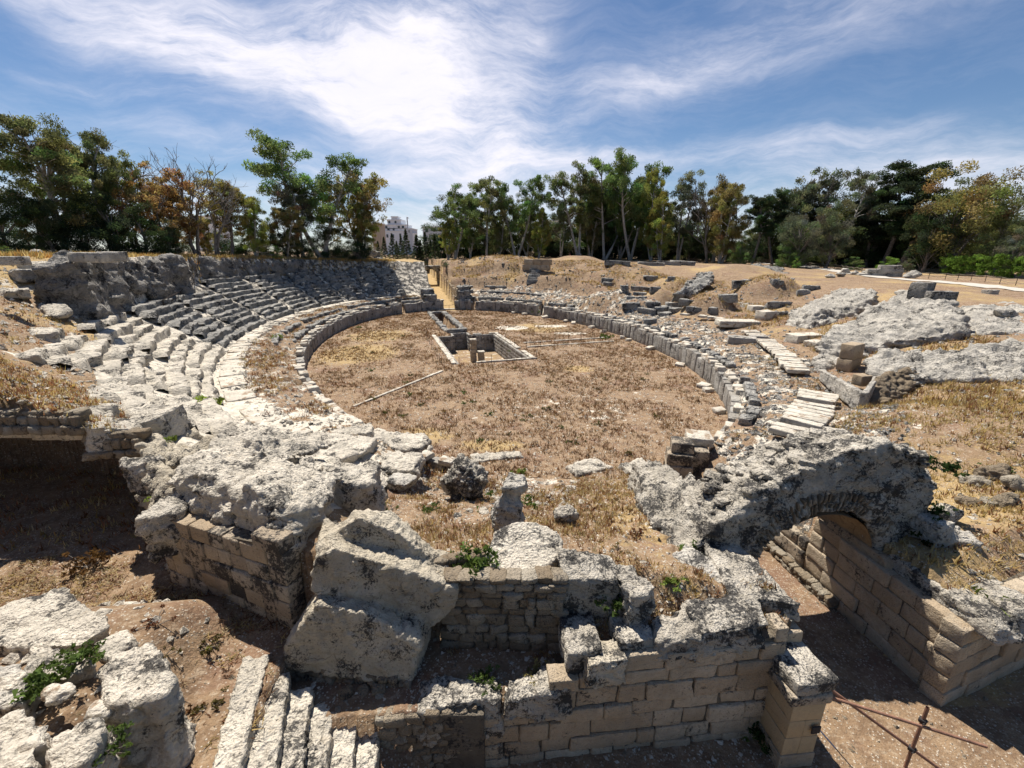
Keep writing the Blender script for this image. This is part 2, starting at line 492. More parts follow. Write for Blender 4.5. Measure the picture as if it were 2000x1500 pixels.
M['ashlar_dark'] = stone_mat('ashlar_dark', (0.54, 0.47, 0.375), (0.42, 0.36, 0.28), lichen=0.82, lscale=1.2, bump=0.75, bscale=6.0, vary=0.5, bed_amt=0.25, crack=0.25, cscale=0.8)
M['new_stone'] = stone_mat('new_stone', (0.56, 0.44, 0.28), (0.49, 0.38, 0.235), lichen=0.12, bump=0.45, bscale=7.0, vary=0.25, crack=0.2)
M['paving'] = stone_mat('paving', (0.70, 0.64, 0.54), (0.54, 0.49, 0.41), lichen=0.22, lscale=1.5, bump=0.7, bscale=4.0, soil=0.5)
M['fallen'] = stone_mat('fallen', (0.62, 0.55, 0.435), (0.46, 0.40, 0.305), lichen=0.62, lscale=2.0, bump=0.9, bscale=7.0, bed_amt=0.3)
M['podium'] = stone_mat('podium', (0.48, 0.455, 0.41), (0.32, 0.305, 0.28), lichen=0.6, lscale=1.0, bump=0.7, bscale=2.5, vary=0.4)
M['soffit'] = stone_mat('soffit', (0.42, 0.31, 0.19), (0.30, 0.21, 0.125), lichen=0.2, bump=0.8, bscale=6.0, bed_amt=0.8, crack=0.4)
M['core'] = stone_mat('core', (0.20, 0.17, 0.13), (0.13, 0.11, 0.085), lichen=0.6, bump=0.9, bscale=8.0)

def ground_mat(name, near=True):
    """one sheet of dry soil, weeds, gravel and bare rock; vertex tone: R rock, G gold grass, B dark crust"""
    m, nt, b = new_mat(name); g = G(nt)
    p = g.pos()
    at_ = g.n('ShaderNodeAttribute', attribute_name='tone')
    sp = g.n('ShaderNodeSeparateColor'); nt.links.new(at_.outputs['Color'], sp.inputs[0])
    rock_a, gold_a, crust_a = sp.outputs[0], sp.outputs[1], sp.outputs[2]
    n1 = g.noise(p, 0.35, 5, 0.6); n2 = g.noise(p, 1.6, 5, 0.65); n3 = g.noise(p, 7.0, 4, 0.7); n4 = g.noise(p, 26.0, 3, 0.7)
    soil = g.mix(g.step(n2, 0.34, 0.66), (0.300, 0.205, 0.124), (0.185, 0.120, 0.074))
    soil = g.mix(g.step(n1, 0.52, 0.66, 0, 0.6), soil, (0.20, 0.115, 0.08))
    soil = g.mix(g.step(n3, 0.50, 0.68, 0, 0.6), soil, (0.44, 0.355, 0.26))
    soil = g.mix(g.step(n4, 0.56, 0.70, 0, 0.8), soil, (0.13, 0.08, 0.05))
    soil = g.mix(g.step(g.noise(p, 0.8, 4, 0.6), 0.64, 0.74, 0, 0.25), soil, (0.19, 0.19, 0.07))
    gold = g.mix(g.step(n3, 0.35, 0.7), (0.42, 0.30, 0.145), (0.31, 0.215, 0.105))
    gf = g.step(g.mth('ADD', gold_a, g.mth('MULTIPLY', g.mth('SUBTRACT', n2, 0.5), 1.1)), 0.42, 0.72)
    soil = g.mix(gf, soil, gold)
    grav = g.voro(p, 13.0)
    gm = g.mth('MULTIPLY', g.step(grav, 0.34, 0.18), g.step(g.noise(p, 3.0, 3), 0.40, 0.56))
    soil = g.mix(g.mth('MULTIPLY', gm, 0.75), soil, (0.60, 0.54, 0.45))
    rk = g.mix(g.step(n2, 0.35, 0.66), (0.72, 0.65, 0.54), (0.52, 0.47, 0.39))
    rk = g.mix(g.step(n4, 0.5, 0.72, 0, 0.6), rk, (0.22, 0.20, 0.175))
    lf = g.mth('ADD', g.mth('MULTIPLY', g.noise(p, 1.3, 4, 0.65), 0.6), g.mth('MULTIPLY', g.noise(p, 11.0, 4, 0.72), 0.4))
    lf = g.mth('ADD', lf, g.mth('MULTIPLY', g.mth('SUBTRACT', crust_a, 0.5), 0.26))
    rk = g.mix(g.mth('MULTIPLY', g.step(lf, 0.54, 0.59), 0.9), rk, (0.035, 0.034, 0.036))
    rf = g.step(g.mth('ADD', rock_a, g.mth('MULTIPLY', g.mth('SUBTRACT', g.noise(p, 1.1, 6, 0.68), 0.5), 1.5)), 0.46, 0.56)
    col = g.mix(rf, soil, rk)
    nt.links.new(col, b.inputs['Base Color'])
    h = g.mth('ADD', g.noise(p, 3.0, 7, 0.66), g.mth('MULTIPLY', g.noise(p, 15.0, 4, 0.7), 0.4))
    h = g.mth('ADD', h, g.mth('MULTIPLY', gm, 0.12))
    nt.links.new(g.bump(h, 0.9, 0.12), b.inputs['Normal'])
    return m
M['ground'] = ground_mat('ground')

def plain(name, col, rough=0.9, bscale=0.0, metal=0.0, var=0.25, spec=0.15):
    m, nt, b = new_mat(name); g = G(nt); p = g.pos()
    c = g.mix(g.step(g.noise(p, 3.0, 5, 0.65), 0.3, 0.7), col, tuple(x * (1 - var) for x in col))
    nt.links.new(c, b.inputs['Base Color'])
    b.inputs['Roughness'].default_value = rough; b.inputs['Metallic'].default_value = metal; b.inputs['Specular IOR Level'].default_value = spec
    if bscale: nt.links.new(g.bump(g.noise(p, bscale, 5, 0.65), 0.5, 0.03), b.inputs['Normal'])
    return m
M['rust'] = plain('rust', (0.34, 0.18, 0.12), 0.7, 60.0, var=0.5, spec=0.3)
M['dark_metal'] = plain('dark_metal', (0.05, 0.045, 0.045), 0.6, 40.0)
M['bright_rod'] = plain('bright_rod', (0.6, 0.6, 0.62), 0.35, metal=1.0)
M['post'] = plain('post', (0.07, 0.05, 0.04), 0.8)
M['rope'] = plain('rope', (0.30, 0.26, 0.2), 0.9)
M['bark'] = plain('bark', (0.26, 0.23, 0.20), 0.95, 14.0, var=0.6)
M['pale_bark'] = plain('pale_bark', (0.46, 0.43, 0.39), 0.9, 14.0, var=0.55)
M['path'] = plain('path', (0.52, 0.48, 0.42), 0.95, 4.0, var=0.15)
M['cream_wall'] = plain('cream_wall', (0.76, 0.79, 0.84), 0.9, var=0.12)
M['grey_wall'] = plain('grey_wall', (0.58, 0.61, 0.66), 0.9, var=0.15)
M['ochre_wall'] = plain('ochre_wall', (0.46, 0.38, 0.30), 0.9, var=0.15)
M['glass'] = plain('glass', (0.05, 0.06, 0.075), 0.15, var=0.1, spec=0.5)
M['red_cloth'] = plain('red_cloth', (0.45, 0.06, 0.06)); M['white_cloth'] = plain('white_cloth', (0.7, 0.7, 0.7)); M['skin'] = plain('skin', (0.5, 0.33, 0.25)); M['hair'] = plain('hair', (0.05, 0.035, 0.03))
M['dark_cloth'] = plain('dark_cloth', (0.06, 0.07, 0.10))
def leaf_mat(name, trans=0.48):
    m = bpy.data.materials.new(name); m.use_nodes = True
    nt = m.node_tree; nt.nodes.clear(); g = G(nt)
    out = nt.nodes.new('ShaderNodeOutputMaterial')
    oi = g.n('ShaderNodeObjectInfo')
    p = g.pos()
    at_ = g.n('ShaderNodeAttribute', attribute_name='tone')
    c = g.mix(1.0, oi.outputs['Color'], at_.outputs['Color'], 'MULTIPLY')
    d = g.n('ShaderNodeBsdfDiffuse'); nt.links.new(c, d.inputs['Color'])
    t = g.n('ShaderNodeBsdfTranslucent'); nt.links.new(g.mix(0.5, c, (1.0, 0.95, 0.35), 'MULTIPLY'), t.inputs['Color'])
    mx = g.n('ShaderNodeMixShader'); mx.inputs[0].default_value = trans
    nt.links.new(d.outputs[0], mx.inputs[1]); nt.links.new(t.outputs[0], mx.inputs[2]); nt.links.new(mx.outputs[0], out.inputs[0])
    return m
M['leaf'] = leaf_mat('leaf')
# ------------------------------------------------------------------ terrain
AX = Vector((-0.293, 0.956)); RX = Vector((0.956, 0.293)); CEN = Vector((-3.72, 53.17)); EA, EB = 35.0, 19.8
def uv(x, y):
    rx, ry = x - CEN.x, y - CEN.y
    return rx * AX.x + ry * AX.y, rx * RX.x + ry * RX.y
def ell(x, y):
    """offset d outward from the arena's edge and angle (degrees; 0 far end, +90 to the right, -90 to the left)"""
    u, v = uv(x, y)
    q = np.sqrt((u / EA) ** 2 + (v / EB) ** 2)
    lo = np.zeros_like(u); hi = np.full_like(u, 4000.0)
    for _ in range(44):
        mid = 0.5 * (lo + hi)
        out = (u / (EA + mid)) ** 2 + (v / (EB + mid)) ** 2 > 1
        lo = np.where(out, mid, lo); hi = np.where(out, hi, mid)
    d = np.where(q < 1, (q - 1) * EB, lo)
    dd = np.maximum(d, 0)
    return d, np.degrees(np.arctan2(v / (EB + dd), u / (EA + dd)))
def ring(phi, d):
    """world x, y of a point at angle phi (degrees) and offset d"""
    t = np.radians(phi)
    u, v = (EA + d) * np.cos(t), (EB + d) * np.sin(t)
    return CEN.x + u * AX.x + v * RX.x, CEN.y + u * AX.y + v * RX.y
def inpoly(x, y, poly):
    c = np.zeros(x.shape, bool); n = len(poly)
    for i in range(n):
        x0, y0 = poly[i]; x1, y1 = poly[(i + 1) % n]
        k = ((y0 > y) != (y1 > y)) & (x < (x1 - x0) * (y - y0) / (y1 - y0 + 1e-12) + x0)
        c ^= k
    return c
ZR = ([-180, -100, -60, -25, 0, 30, 60, 90, 120, 150, 180], [10.6, 10.7, 10.2, 9.2, 8.9, 9.3, 8.4, 7.0, 6.4, 6.2, 6.2])
DL = ([0, 0.3, 0.45, 1.2, 1.4, 2.6, 2.8, 4.2, 4.4, 6.2, 12.7], [0.0, 0.0, 1.5, 1.6, 1.95, 2.05, 2.4, 2.5, 2.58, 2.5, 6.35])
DR1 = ([0, 0.3, 0.45, 2.0, 2.2, 4.0, 7.0, 8.0, 10.0, 14.0, 18.0], [0.0, 0.0, 1.6, 1.8, 2.15, 2.2, 2.4, 2.6, 3.0, 3.8, 4.7])
DR2 = ([0, 0.3, 0.45, 1.8, 2.0, 4.8, 5.0, 7.6, 7.8, 9.0, 12.0, 13.4, 17.0, 18.4], [0.0, 0.0, 1.6, 1.8, 2.5, 2.9, 3.3, 3.6, 4.1, 5.6, 5.9, 7.5, 7.9, 8.8])
MOUNDS = [(1490, 578, 5.0, 3.8, 2.2), (1385, 585, 4.8, 3.2, 2.3), (1440, 540, 6.6, 5.5, 1.1), (1250, 562, 5.8, 4.2, 1.9), (1185, 548, 6.6, 3.8, 1.8), (1320, 560, 6.0, 3.0, 1.6),
          (980, 520, 7.8, 7.0, 1.1), (1130, 515, 8.2, 5.0, 1.1), (1040, 548, 5.4, 4.0, 1.0), (1320, 545, 6.6, 3.5, 1.2), (1100, 550, 5.4, 3.5, 1.1), (1850, 800, 4.2, 4.0, 0.9)]
MW = [(*at(a, b, z)[:2], r, h) for a, b, z, r, h in MOUNDS]
PASS_L = lambda y: 6.75 - 0.06 * (y - 7.6)       # left face of the near passage
PASS_R = lambda y: 11.05 - 0.14 * (y - 8.4)      # right face of the near passage
FRONT = lambda x: 6.95 + 0.105 * x               # face of the long wall left of the passage
FORE = lambda x: 8.42 + 0.34 * (x - 11.1)        # foot of the wall right of the passage
P_FLOOR = [(-34, 17.6), (-18, 16.4), (-13.8, 15.2), (-12.1, 13.2), (-10.6, 11.7), (-9.2, 10.3), (-5.0, 8.6), (-4.9, 8.5), (-4.9, 2), (-34, 2)]
TUN = [(-34, 18.2), (-18, 17.0), (-13.5, 15.7), (-11.2, 12.9), (-11.6, 12.35), (-13.2, 12.3), (-15.8, 12.45), (-20, 12.3), (-34, 12.0)]
PIT = [at(890, 714), at(853, 657), at(966, 652), at(1036, 698)]
pc = [uv(p.x, p.y) for p in PIT]
PU0, PU1 = (pc[0][0] + pc[3][0]) / 2, (pc[1][0] + pc[2][0]) / 2
PV0, PV1 = (pc[0][1] + pc[1][1]) / 2, (pc[2][1] + pc[3][1]) / 2
PVM = (PV0 + PV1) / 2 - 0.6
TU0, TU1 = PU1 + 4.0, 31.0                        # narrow sunk channel towards the far gate
DOORS = [-22.0, 19.0, 52.0, -118.0]
COR_V = 1.3                                       # middle line of the far corridor
def Hring(x, y, d, phi):
    zr = np.interp(phi, *ZR)
    kf = 1 + 0.26 * sst(-84, -72, phi)               # the far seating climbs higher
    dq = np.where(d > 6.2, 6.2 + (d - 6.2) / kf, d)
    zl = np.interp(dq, *DL); zl = np.where(d > 6.2, 2.5 + (zl - 2.5) * kf, zl)
    dc, zc = 6.2 + 6.5 * kf, 2.5 + 3.85 * kf
    cl = np.where(d < dc, zl, zc + (zr - zc) * sst(dc + .1, dc + 1.0, d))
    sl = np.where(d < 11.2, zl, np.interp(11.2, *DL) + (zr - np.interp(11.2, *DL)) * np.clip((d - 11.2) / 9.5, 0, 1))
    L = sl + (cl - sl) * sst(-108, -98, phi)
    r1 = np.interp(d, *DR1); r1 = np.where(d > 18, 4.7 + (zr - 4.7) * sst(18, 29, d), r1)
    r2 = np.interp(d, *DR2); r2 = np.where(d > 18.4, 8.8 + (zr - 8.8) * sst(18.4, 24, d), r2)
    w = sst(58, 84, phi)
    Rr = r2 * (1 - w) + r1 * w
    z = np.where(phi < 0, L, Rr)
    pod = sst(-160, -146, phi) * (1 - sst(164, 172, phi))
    k = pod + (1 - pod) * sst(-0.5, 6.0, d)
    z = z * k
    return z
def H(x, y, floors=True):
    x = np.asarray(x, float); y = np.asarray(y, float)
    d, phi = ell(x, y); u, v = uv(x, y)
    z = Hring(x, y, d, phi)
    mid = np.where(d > 6, 1, 0) * (phi > 0)
    mn = fbm(p3(x, y, 0.13), 3, 5)
    z = z + (phi > 8) * (phi < 140) * sst(8, 12, d) * (1 - sst(26, 32, d)) * mn * (1.1 - 0.8 * sst(70, 100, phi))
    for mx, my, r, h in MW:
        z = z + h * np.exp(-(((x - mx) ** 2 + (y - my) ** 2) / (r * r)) ** 2.4)
    # front terrace between the big rocks and the near passage
    zf = np.interp(y, [6.5, 8.2, 10, 12, 14, 17, 20.5, 22], [3.85, 3.85, 3.4, 2.9, 2.2, 1.1, 0.1, 0.0])
    zf = zf - 0.45 * sst(3.0, 6.0, x) * (y < 11)
    wf = sst(-6.2, -3.6, x) * (x < 8) * (y < 22.5)
    z = np.where(d > -0.2, z * (1 - wf) + zf * wf, z)
    # right of the passage
    zr = 2.35 + 0.62 * np.clip(y - FORE(x), 0, 9)
    wr = (x > 8) & (y < 30)
    z = np.where(wr & (d > 0), np.minimum(z, zr), z)
    z = np.where(d < 0, 0.0, z)
    rough = fbm(p3(x, y, 0.5), 4, 2)
    amp = np.where(d < 0, 0.05, np.where(phi < 0, 0.16, 0.15))
    z = z + rough * amp * np.where(d < 0, 1, sst(-0.3, 1.0, d))
    rockside = (phi < -10) & (d > 0)
    z = z + np.where(rockside, 0.16 * ridge(p3(x, y, 0.8), 3, 6) * sst(1, 4, d), 0)
    z = z + np.where((d > 0.5) & (d < 7.5) & (phi > 20) & (phi < 172), 0.11 * ridge(p3(x, y, 1.0), 3, 9), 0)
    for dp in DOORS:
        hw = 0.55 / (0.5 * (EA + EB)) * 57.3
        z = np.where((np.abs(phi - dp) < hw) & (d > -0.3) & (d < 2.0), 0.0, z)
    # far corridor
    cor = (u > 34.0) & (u < 84) & (np.abs(v - COR_V) < 2.1)
    z = np.where(cor, np.clip((u - 35) * 0.125, 0, 4.9) + 0.03 * rough, z)
    # sunk chamber in the arena and its channel
    inp = (u > PU0) & (u < PU1) & (v > PV0) & (v < PV1)
    inn = (u > PU1 - 0.5) & (u < PU1 + 2.2) & (v > PVM - 1.3) & (v < PVM + 1.3)
    tr = (u > TU0) & (u < TU1) & (np.abs(v - (PVM - 0.2)) < 1.0)
    z = np.where(inp | inn, -2.3, np.where(tr, -2.2, z))
    # worn rock shoulder that carries the boulders above the left wall
    d1 = (x + 9.35) * 0.375 + (y - 9.85) * 0.927; d2 = (x + 9.3) * 0.73 + (y - 9.8) * 0.68
    cap = np.where(x > -9.35, 4.25 + 0.30 * np.clip(d1, 0, 9), 4.45 + 0.42 * np.clip(d2, 0, 9))
    z = np.where((x > -12.4) & (x < -4.2) & (y < 16) & (y > 7.8), np.minimum(z, cap), z)
    if not floors: return z
    # foreground floors (their edges run inside the thickness of the walls)
    lo = inpoly(x, y, P_FLOOR)
    z = np.where(lo, 2.6 + 0.05 * rough + 0.10 * fbm(p3(x, y, 0.22), 2, 3), z)
    mnd = (x < -6.3) & (y < 9.3)
    z = np.where(mnd & lo, z + 0.95 * sst(-6.4, -7.8, x) * sst(9.2, 7.6, y - 0.12 * (x + 10)), z)
    st = (x >= -4.9) & (y < 7.6) & (x < -1.8)
    z = np.where(st, np.interp(x, [-4.9, -2.1, -1.4], [2.2, 0.8, 0.0]), z)
    led = (x > -5.0) & (x < 1.35) & (y > FRONT(x)) & (y < 8.58)
    z = np.where(led, 1.9 + 0.05 * rough, z)
    ps = (x > PASS_L(y) - 0.3) & (x < PASS_R(y) + 0.3) & (y < 21)
    fo = (y < FRONT(x) + 0.3) & (x >= -1.8) & (x < 11.2)
    fr = (x >= 11.0) & (y < FORE(x) + 0.32)
    z = np.where(ps | fo | fr, 0.03 * rough, z)
    low = (y > FRONT(x) + 0.3) & (y < FRONT(x) + 2.6) & (x > 1.3) & (x < 6.9)
    z = np.where(low & ~ps, np.minimum(z, np.interp(x, [1.3, 2.4, 3.2, 6.9], [2.25, 2.55, 2.95, 3.1]) + 0.9 * np.clip(y - FRONT(x) - 0.8, 0, 3)), z)
    return z
def Hs(x, y):
    return float(H(np.array([x]), np.array([y]))[0])

def tones(x, y, z):
    d, phi = ell(x, y); u, v = uv(x, y)
    n1 = fbm(p3(x, y, 0.22), 4, 31); n2 = fbm(p3(x, y, 0.7), 3, 33)
    left = phi < 0
    rk = np.zeros_like(x); gold = np.zeros_like(x); cr = np.full_like(x, 0.5)
    # left: rock-cut seating, pale
    a = left * sst(2.2, 5.7, d) * (1 - sst(10.7, 13.7, d) * (phi < -104))
    rk = np.maximum(rk, a * 0.95)
    rk = np.maximum(rk, left * (d > 0) * (d <= 4.2) * (0.33 + 0.4 * n2 + 0.25 * sst(-120, -150, phi)))
    rk = np.where(left & (d > 12.6) & (d < 14.2) & (phi > -104), 1.0, rk)
    cr = np.where(left, 0.5 + 0.32 * sst(-125, -80, phi), cr)
    rk = np.where(left & (d > 14.2 + 1.7 * (phi > -78)), 0.12, rk)
    rk = np.where(left & (d > 11.2) & (phi < -104), 0.30 + 0.35 * n2, rk)
    # right: broken concrete deck behind the podium, then dry slopes
    right = ~left
    rk = np.where(right & (d > 0) & (d < 7.4), 0.52 + 0.35 * n2, rk)
    cr = np.where(right & (d < 8), 0.80, cr)
    rk = np.where(right & (d >= 7.4), 0.10 + 0.25 * n2, rk)
    gold = np.where(right & (d >= 7.8), 0.40 + 0.5 * n1 + 0.25 * np.exp(-(((phi - 172) / 16) ** 2)), gold)
    gold = np.where(left & (d > 14.2), 0.85, gold)
    gold = np.where(left & (d > 10.7) & (phi < -106), 0.5 + 0.4 * n1, gold)
    # arena
    ar = d < 0
    gx, gy = at(700, 690)[:2]; gold_a = np.exp(-(((x - gx) / 5.5) ** 2 + ((y - gy) / 6.5) ** 2))
    for px, py, sx, sy in ((830, 850, 2.6, 1.6), (1050, 640, 6, 6), (740, 655, 6, 7), (1130, 720, 2, 2), (960, 870, 3, 1.2)):
        gx, gy = at(px, py)[:2]
        gold_a = np.maximum(gold_a, 0.85 * np.exp(-(((x - gx) / sx) ** 2 + ((y - gy) / sy) ** 2)))
    bx, by = at(1120, 800)[:2]
    bare = np.exp(-(((x - bx) / 12) ** 2 + ((y - by) / 7.5) ** 2))
    rk = np.where(ar, 0.05 + 0.30 * bare + 0.20 * n2, rk)
    gold = np.where(ar, gold_a, gold); cr = np.where(ar, 0.2, cr)
    for px, py, sx, sy in ((1000, 640, 2.6, 2.0), (1075, 637, 2.6, 1.2), (1115, 651, 2.4, 1.0)):
        gx, gy = at(px, py)[:2]
        k = np.exp(-(((x - gx) / sx) ** 2 + ((y - gy) / sy) ** 2) ** 2)
        rk = np.where(ar, np.maximum(rk, k * 1.3), rk)
    # near terrace and floors
    ter = (x > -5) & (x < 7.5) & (y < 22) & (d > -0.5)
    rk = np.where(ter, 0.12 + 0.22 * n2 + 0.22 * np.exp(-((d - 0.5) / 1.3) ** 2), rk); gold = np.where(ter, 0.22 + 0.6 * n1, gold); cr = np.where(ter, 0.45, cr)
    lo = (z < 3.7) & (y < 27) & (inpoly(x, y, P_FLOOR) | (y < 8.25) | ((x > PASS_L(y)) & (x < PASS_R(y)) & (y < 21)))
    rk = np.where(lo, 0.14 + 0.2 * n2, rk); gold = np.where(lo, 0.12 + 0.4 * n1, gold); cr = np.where(lo, 0.3, cr)
    # far corridor, chamber
    cor = (u > 33.5) & (u < 84) & (np.abs(v - COR_V) < 2.1)
    gold = np.where(cor, 0.75, gold); rk = np.where(cor, 0.2, rk)
    rk = np.where(z < -1.5, 0.35, rk); gold = np.where(z < -1.5, 0.5, gold)
    return np.stack([np.clip(rk, 0, 1), np.clip(gold, 0, 1), np.clip(cr, 0, 1)], 1)

def sheet(name, az0, az1, naz, r0, r1, nr, keep, kind='structure'):
    """heightfield sheet on a fan of rays so that its cells grow with distance"""
    a = np.linspace(R(az0), R(az1), naz); r = np.geomspace(r0, r1, nr)
    A, Q = np.meshgrid(a, r)
    x, y = (np.sin(A) * Q).ravel(), (np.cos(A) * Q).ravel()
    z = H(x, y)
    i = np.arange(nr - 1)[:, None] * naz + np.arange(naz - 1)[None]
    F = np.stack([i, i + 1, i + naz + 1, i + naz], -1).reshape(-1, 4)
    cx, cy = x[F].mean(1), y[F].mean(1)
    F = F[keep(cx, cy)]
    used = np.unique(F); mp = np.full(len(x), -1, np.int64); mp[used] = np.arange(len(used))
    me = mesh_np(name, np.stack([x, y, z], 1)[used], mp[F])
    set_col(me, tones(x[used], y[used], z[used]))
    return link(name, me, M['ground'], kind=kind)
in_arena = lambda x, y: ell(x, y)[0] < 0
ground = sheet('terrain', -82, 82, 560, 3.6, 180.0, 400, lambda x, y: ~in_arena(x, y))
arena = sheet('arena_floor', -48, 48, 420, 16.0, 96.0, 300, in_arena)
# the country beyond
n = 96
ang = np.linspace(0, 2 * np.pi, n, endpoint=False)
V = []; rad = [176, 260, 500, 1200, 3500]
for r in rad:
    for t in ang: V.append((math.sin(t) * r, math.cos(t) * r, 0))
V = np.array(V); dd, ph = ell(V[:, 0], V[:, 1]); V[:, 2] = np.interp(ph, *ZR) - 0.12
F = [(k * n + i, k * n + (i + 1) % n, (k + 1) * n + (i + 1) % n, (k + 1) * n + i) for k in range(len(rad) - 1) for i in range(n)]
me = mesh_np('ground', V, F); set_col(me, (0.1, 0.35, 0.4))
link('ground', me, M['ground'], kind='structure')

def hit(px, py, t0=6.0, t1=170.0):
    """where a sight line first meets the terrain"""
    D = pix_dir(px, py); t = np.geomspace(t0, t1, 900)
    below = np.nonzero(CAM_Z + D.z * t < H(D.x * t, D.y * t))[0]
    if not len(below): return None
    k = t[below[0]]
    return Vector((D.x * k, D.y * k, CAM_Z + D.z * k))
# ------------------------------------------------------------------ arena: podium walls
def variants(name, n, h, **k):
    return [block_mesh(name, (h[0] * (1 + 0.1 * math.sin(i * 2.1)), h[1], h[2]), seed=i + 3, **k) for i in range(n)]
orth = variants('stone_block', 8, (0.55, 0.24, 0.5), r=0.035, seg=(4, 2, 4), amp=0.05, freq=2.0, chip=0.10)
capm = variants('coping_stone', 8, (0.36, 0.32, 0.17), r=0.05, seg=(3, 3, 2), amp=0.06, freq=2.5, chip=0.15)
for m_ in orth: m_.materials.append(M['podium'])
for m_ in capm: m_.materials.append(M['paving'])
def arc_step(phi, d):
    t = R(phi); return math.hypot((EA + d) * math.sin(t), (EB + d) * math.cos(t)) * R(1)   # metres per degree
def ring_ang(phi, d, e=0.4):
    x0, y0 = ring(phi - e, d); x1, y1 = ring(phi + e, d)
    return math.atan2(y1 - y0, x1 - x0)
def put(name, me, parent, loc, rotz=0, scale=(1, 1, 1), tilt=(0, 0), base=(0, 0, 0)):
    o = bpy.data.objects.new(name, me); COL.objects.link(o); o.parent = parent
    o.location = (loc[0] - base[0], loc[1] - base[1], loc[2] - base[2])
    o.rotation_euler = (tilt[0], tilt[1], rotz); o.scale = scale
    return o
def podium(phi0, phi1, hfun, label, seed):
    r = random.Random(seed)
    bx, by = ring(0.5 * (phi0 + phi1), 0.2); base = (bx, by, 0)
    t = thing('podium_wall', label, 'wall', base)
    phi = phi0
    while phi < phi1:
        L = r.uniform(0.8, 1.35); dp = L / arc_step(phi, 0.1)
        c = phi + dp / 2; phi += dp
        if any(abs(c - q) < 1.5 for q in DOORS): continue
        h = hfun(c) * r.uniform(0.9, 1.06)
        if h < 0.25: continue
        x, y = ring(c, 0.16 + r.uniform(-0.04, 0.04)); a = ring_ang(c, 0.1)
        put('stone_block', r.choice(orth), t, (x, y, h / 2 - 0.03), a, (L / 1.10, 1.35, h / 1.0), (0, r.uniform(-.015, .015)), base)
        # loose coping on top: some missing
        s = -L / 2 + 0.2
        while s < L / 2 - 0.1 and r.random() < 0.72:
            x2, y2 = x + math.cos(a) * s, y + math.sin(a) * s
            k = r.uniform(0.7, 1.15)
            ox, oy = ring(c, 0.22 + r.uniform(-.15, .3)); ox -= ring(c, 0.12)[0]; oy -= ring(c, 0.12)[1]
            put('coping_stone', r.choice(capm), t, (x2 + ox, y2 + oy, h + 0.10 * k), a + r.uniform(-.2, .2), (k, r.uniform(.8, 1.2), k * r.uniform(.8, 1.3)), (r.uniform(-.06, .06), r.uniform(-.06, .06)), base)
            s += 0.75 * k
    return t
podium(-158, -2.0, lambda p: float(np.interp(p, [-158, -148, -135, -118, -60, -5], [0.35, 0.8, 1.15, 1.45, 1.7, 1.75])), 'curved grey podium wall of upright slabs along the left side of the arena', 11)
podium(7.5, 163, lambda p: float(np.interp(p, [5, 60, 130, 150, 163], [1.75, 1.85, 1.75, 1.4, 0.9])), 'curved grey podium wall of upright slabs along the right side of the arena', 12)

fr_ = random.Random(61); fallen_ = []
for i, (phi_, dd_) in enumerate([(66, -.8), (70, -.9), (78, -.7), (84, -1.0), (92, -.8), (95, -.9), (104, -.7), (118, -.8), (132, -.9), (134, -.8), (145, -.7), (40, -.9), (46, -1.0), (56, -.8)]):
    x, y = ring(phi_, dd_); k_ = fr_.uniform(.7, 1.2)
    o = bpy.data.objects.new('fallen_stone', fr_.choice(capm)); COL.objects.link(o); o.location = (x, y, .12); o.scale = (k_ * 1.2, k_, k_ * 1.3); o.rotation_euler = (fr_.uniform(-.2, .2), fr_.uniform(-.2, .2), fr_.uniform(0, 3))
    tag(o, 'fallen coping stone lying at the foot of the right podium', 'stone block', 'fallen stones below the right podium'); fallen_.append(o)
rank(fallen_, 'fallen coping stone at the foot of the right podium, {} from the left')
# broken inner wall of the ring corridor, a row of rough blocks set back from the podium
rough_b = [block_mesh('rubble_block', (0.45, 0.34, 0.3), r=0.09, seg=(3, 3, 3), amp=0.12, freq=2.2, seed=40 + i, chip=0.2) for i in range(8)]
for m_ in rough_b: m_.materials.append(M['far_rock'])
def rough_row(phi0, phi1, d, zf, label, seed, gap=0.15, s0=0.9, s1=1.6):
    r = random.Random(seed)
    bx, by = ring(0.5 * (phi0 + phi1), d); base = (bx, by, 0)
    t = thing('rubble_wall', label, 'wall', base)
    phi = phi0
    while phi < phi1:
        k = r.uniform(s0, s1); phi += 0.8 * k / arc_step(phi, d)
        if r.random() < gap or any(abs(phi - q) < 1.3 for q in DOORS): continue
        x, y = ring(phi, d + r.uniform(-.1, .1))
        put('rubble_block', r.choice(rough_b), t, (x, y, zf(phi) + r.uniform(-.08, .08)), ring_ang(phi, d) + r.uniform(-.1, .1), (k, 1, r.uniform(.8, 1.15)), (r.uniform(-.05, .05), r.uniform(-.05, .05)), base)
    return t
rough_row(7, 62, 1.95, lambda p: 2.15, 'broken dark inner wall set behind the far right podium', 21, 0.08)
rough_row(9, 46, 4.95, lambda p: 3.1, 'low dark kerb of blocks higher up the far right bank', 22, 0.05, 1.2, 2.2)
rough_row(11, 30, 7.75, lambda p: 3.9, 'topmost low stone kerb under the far right grassy bank', 25, 0.10, 1.2, 2.0)
rough_row(33, 47, 7.75, lambda p: 3.95, 'short low stone kerb right of the worn stair on the far bank', 26, 0.10, 1.2, 2.0)
rough_row(-92, -8, 1.35, lambda p: 1.75, 'broken dark inner wall set behind the left podium', 23, 0.16)
rough_row(-96, -10, 2.75, lambda p: 2.2, 'upper low line of rough stones on the left brown band', 24, 0.22, 0.8, 1.4)
rough_row(62, 158, 1.15, lambda p: 1.85, 'low line of rough stones behind the right podium', 27, 0.42, 0.6, 1.1)

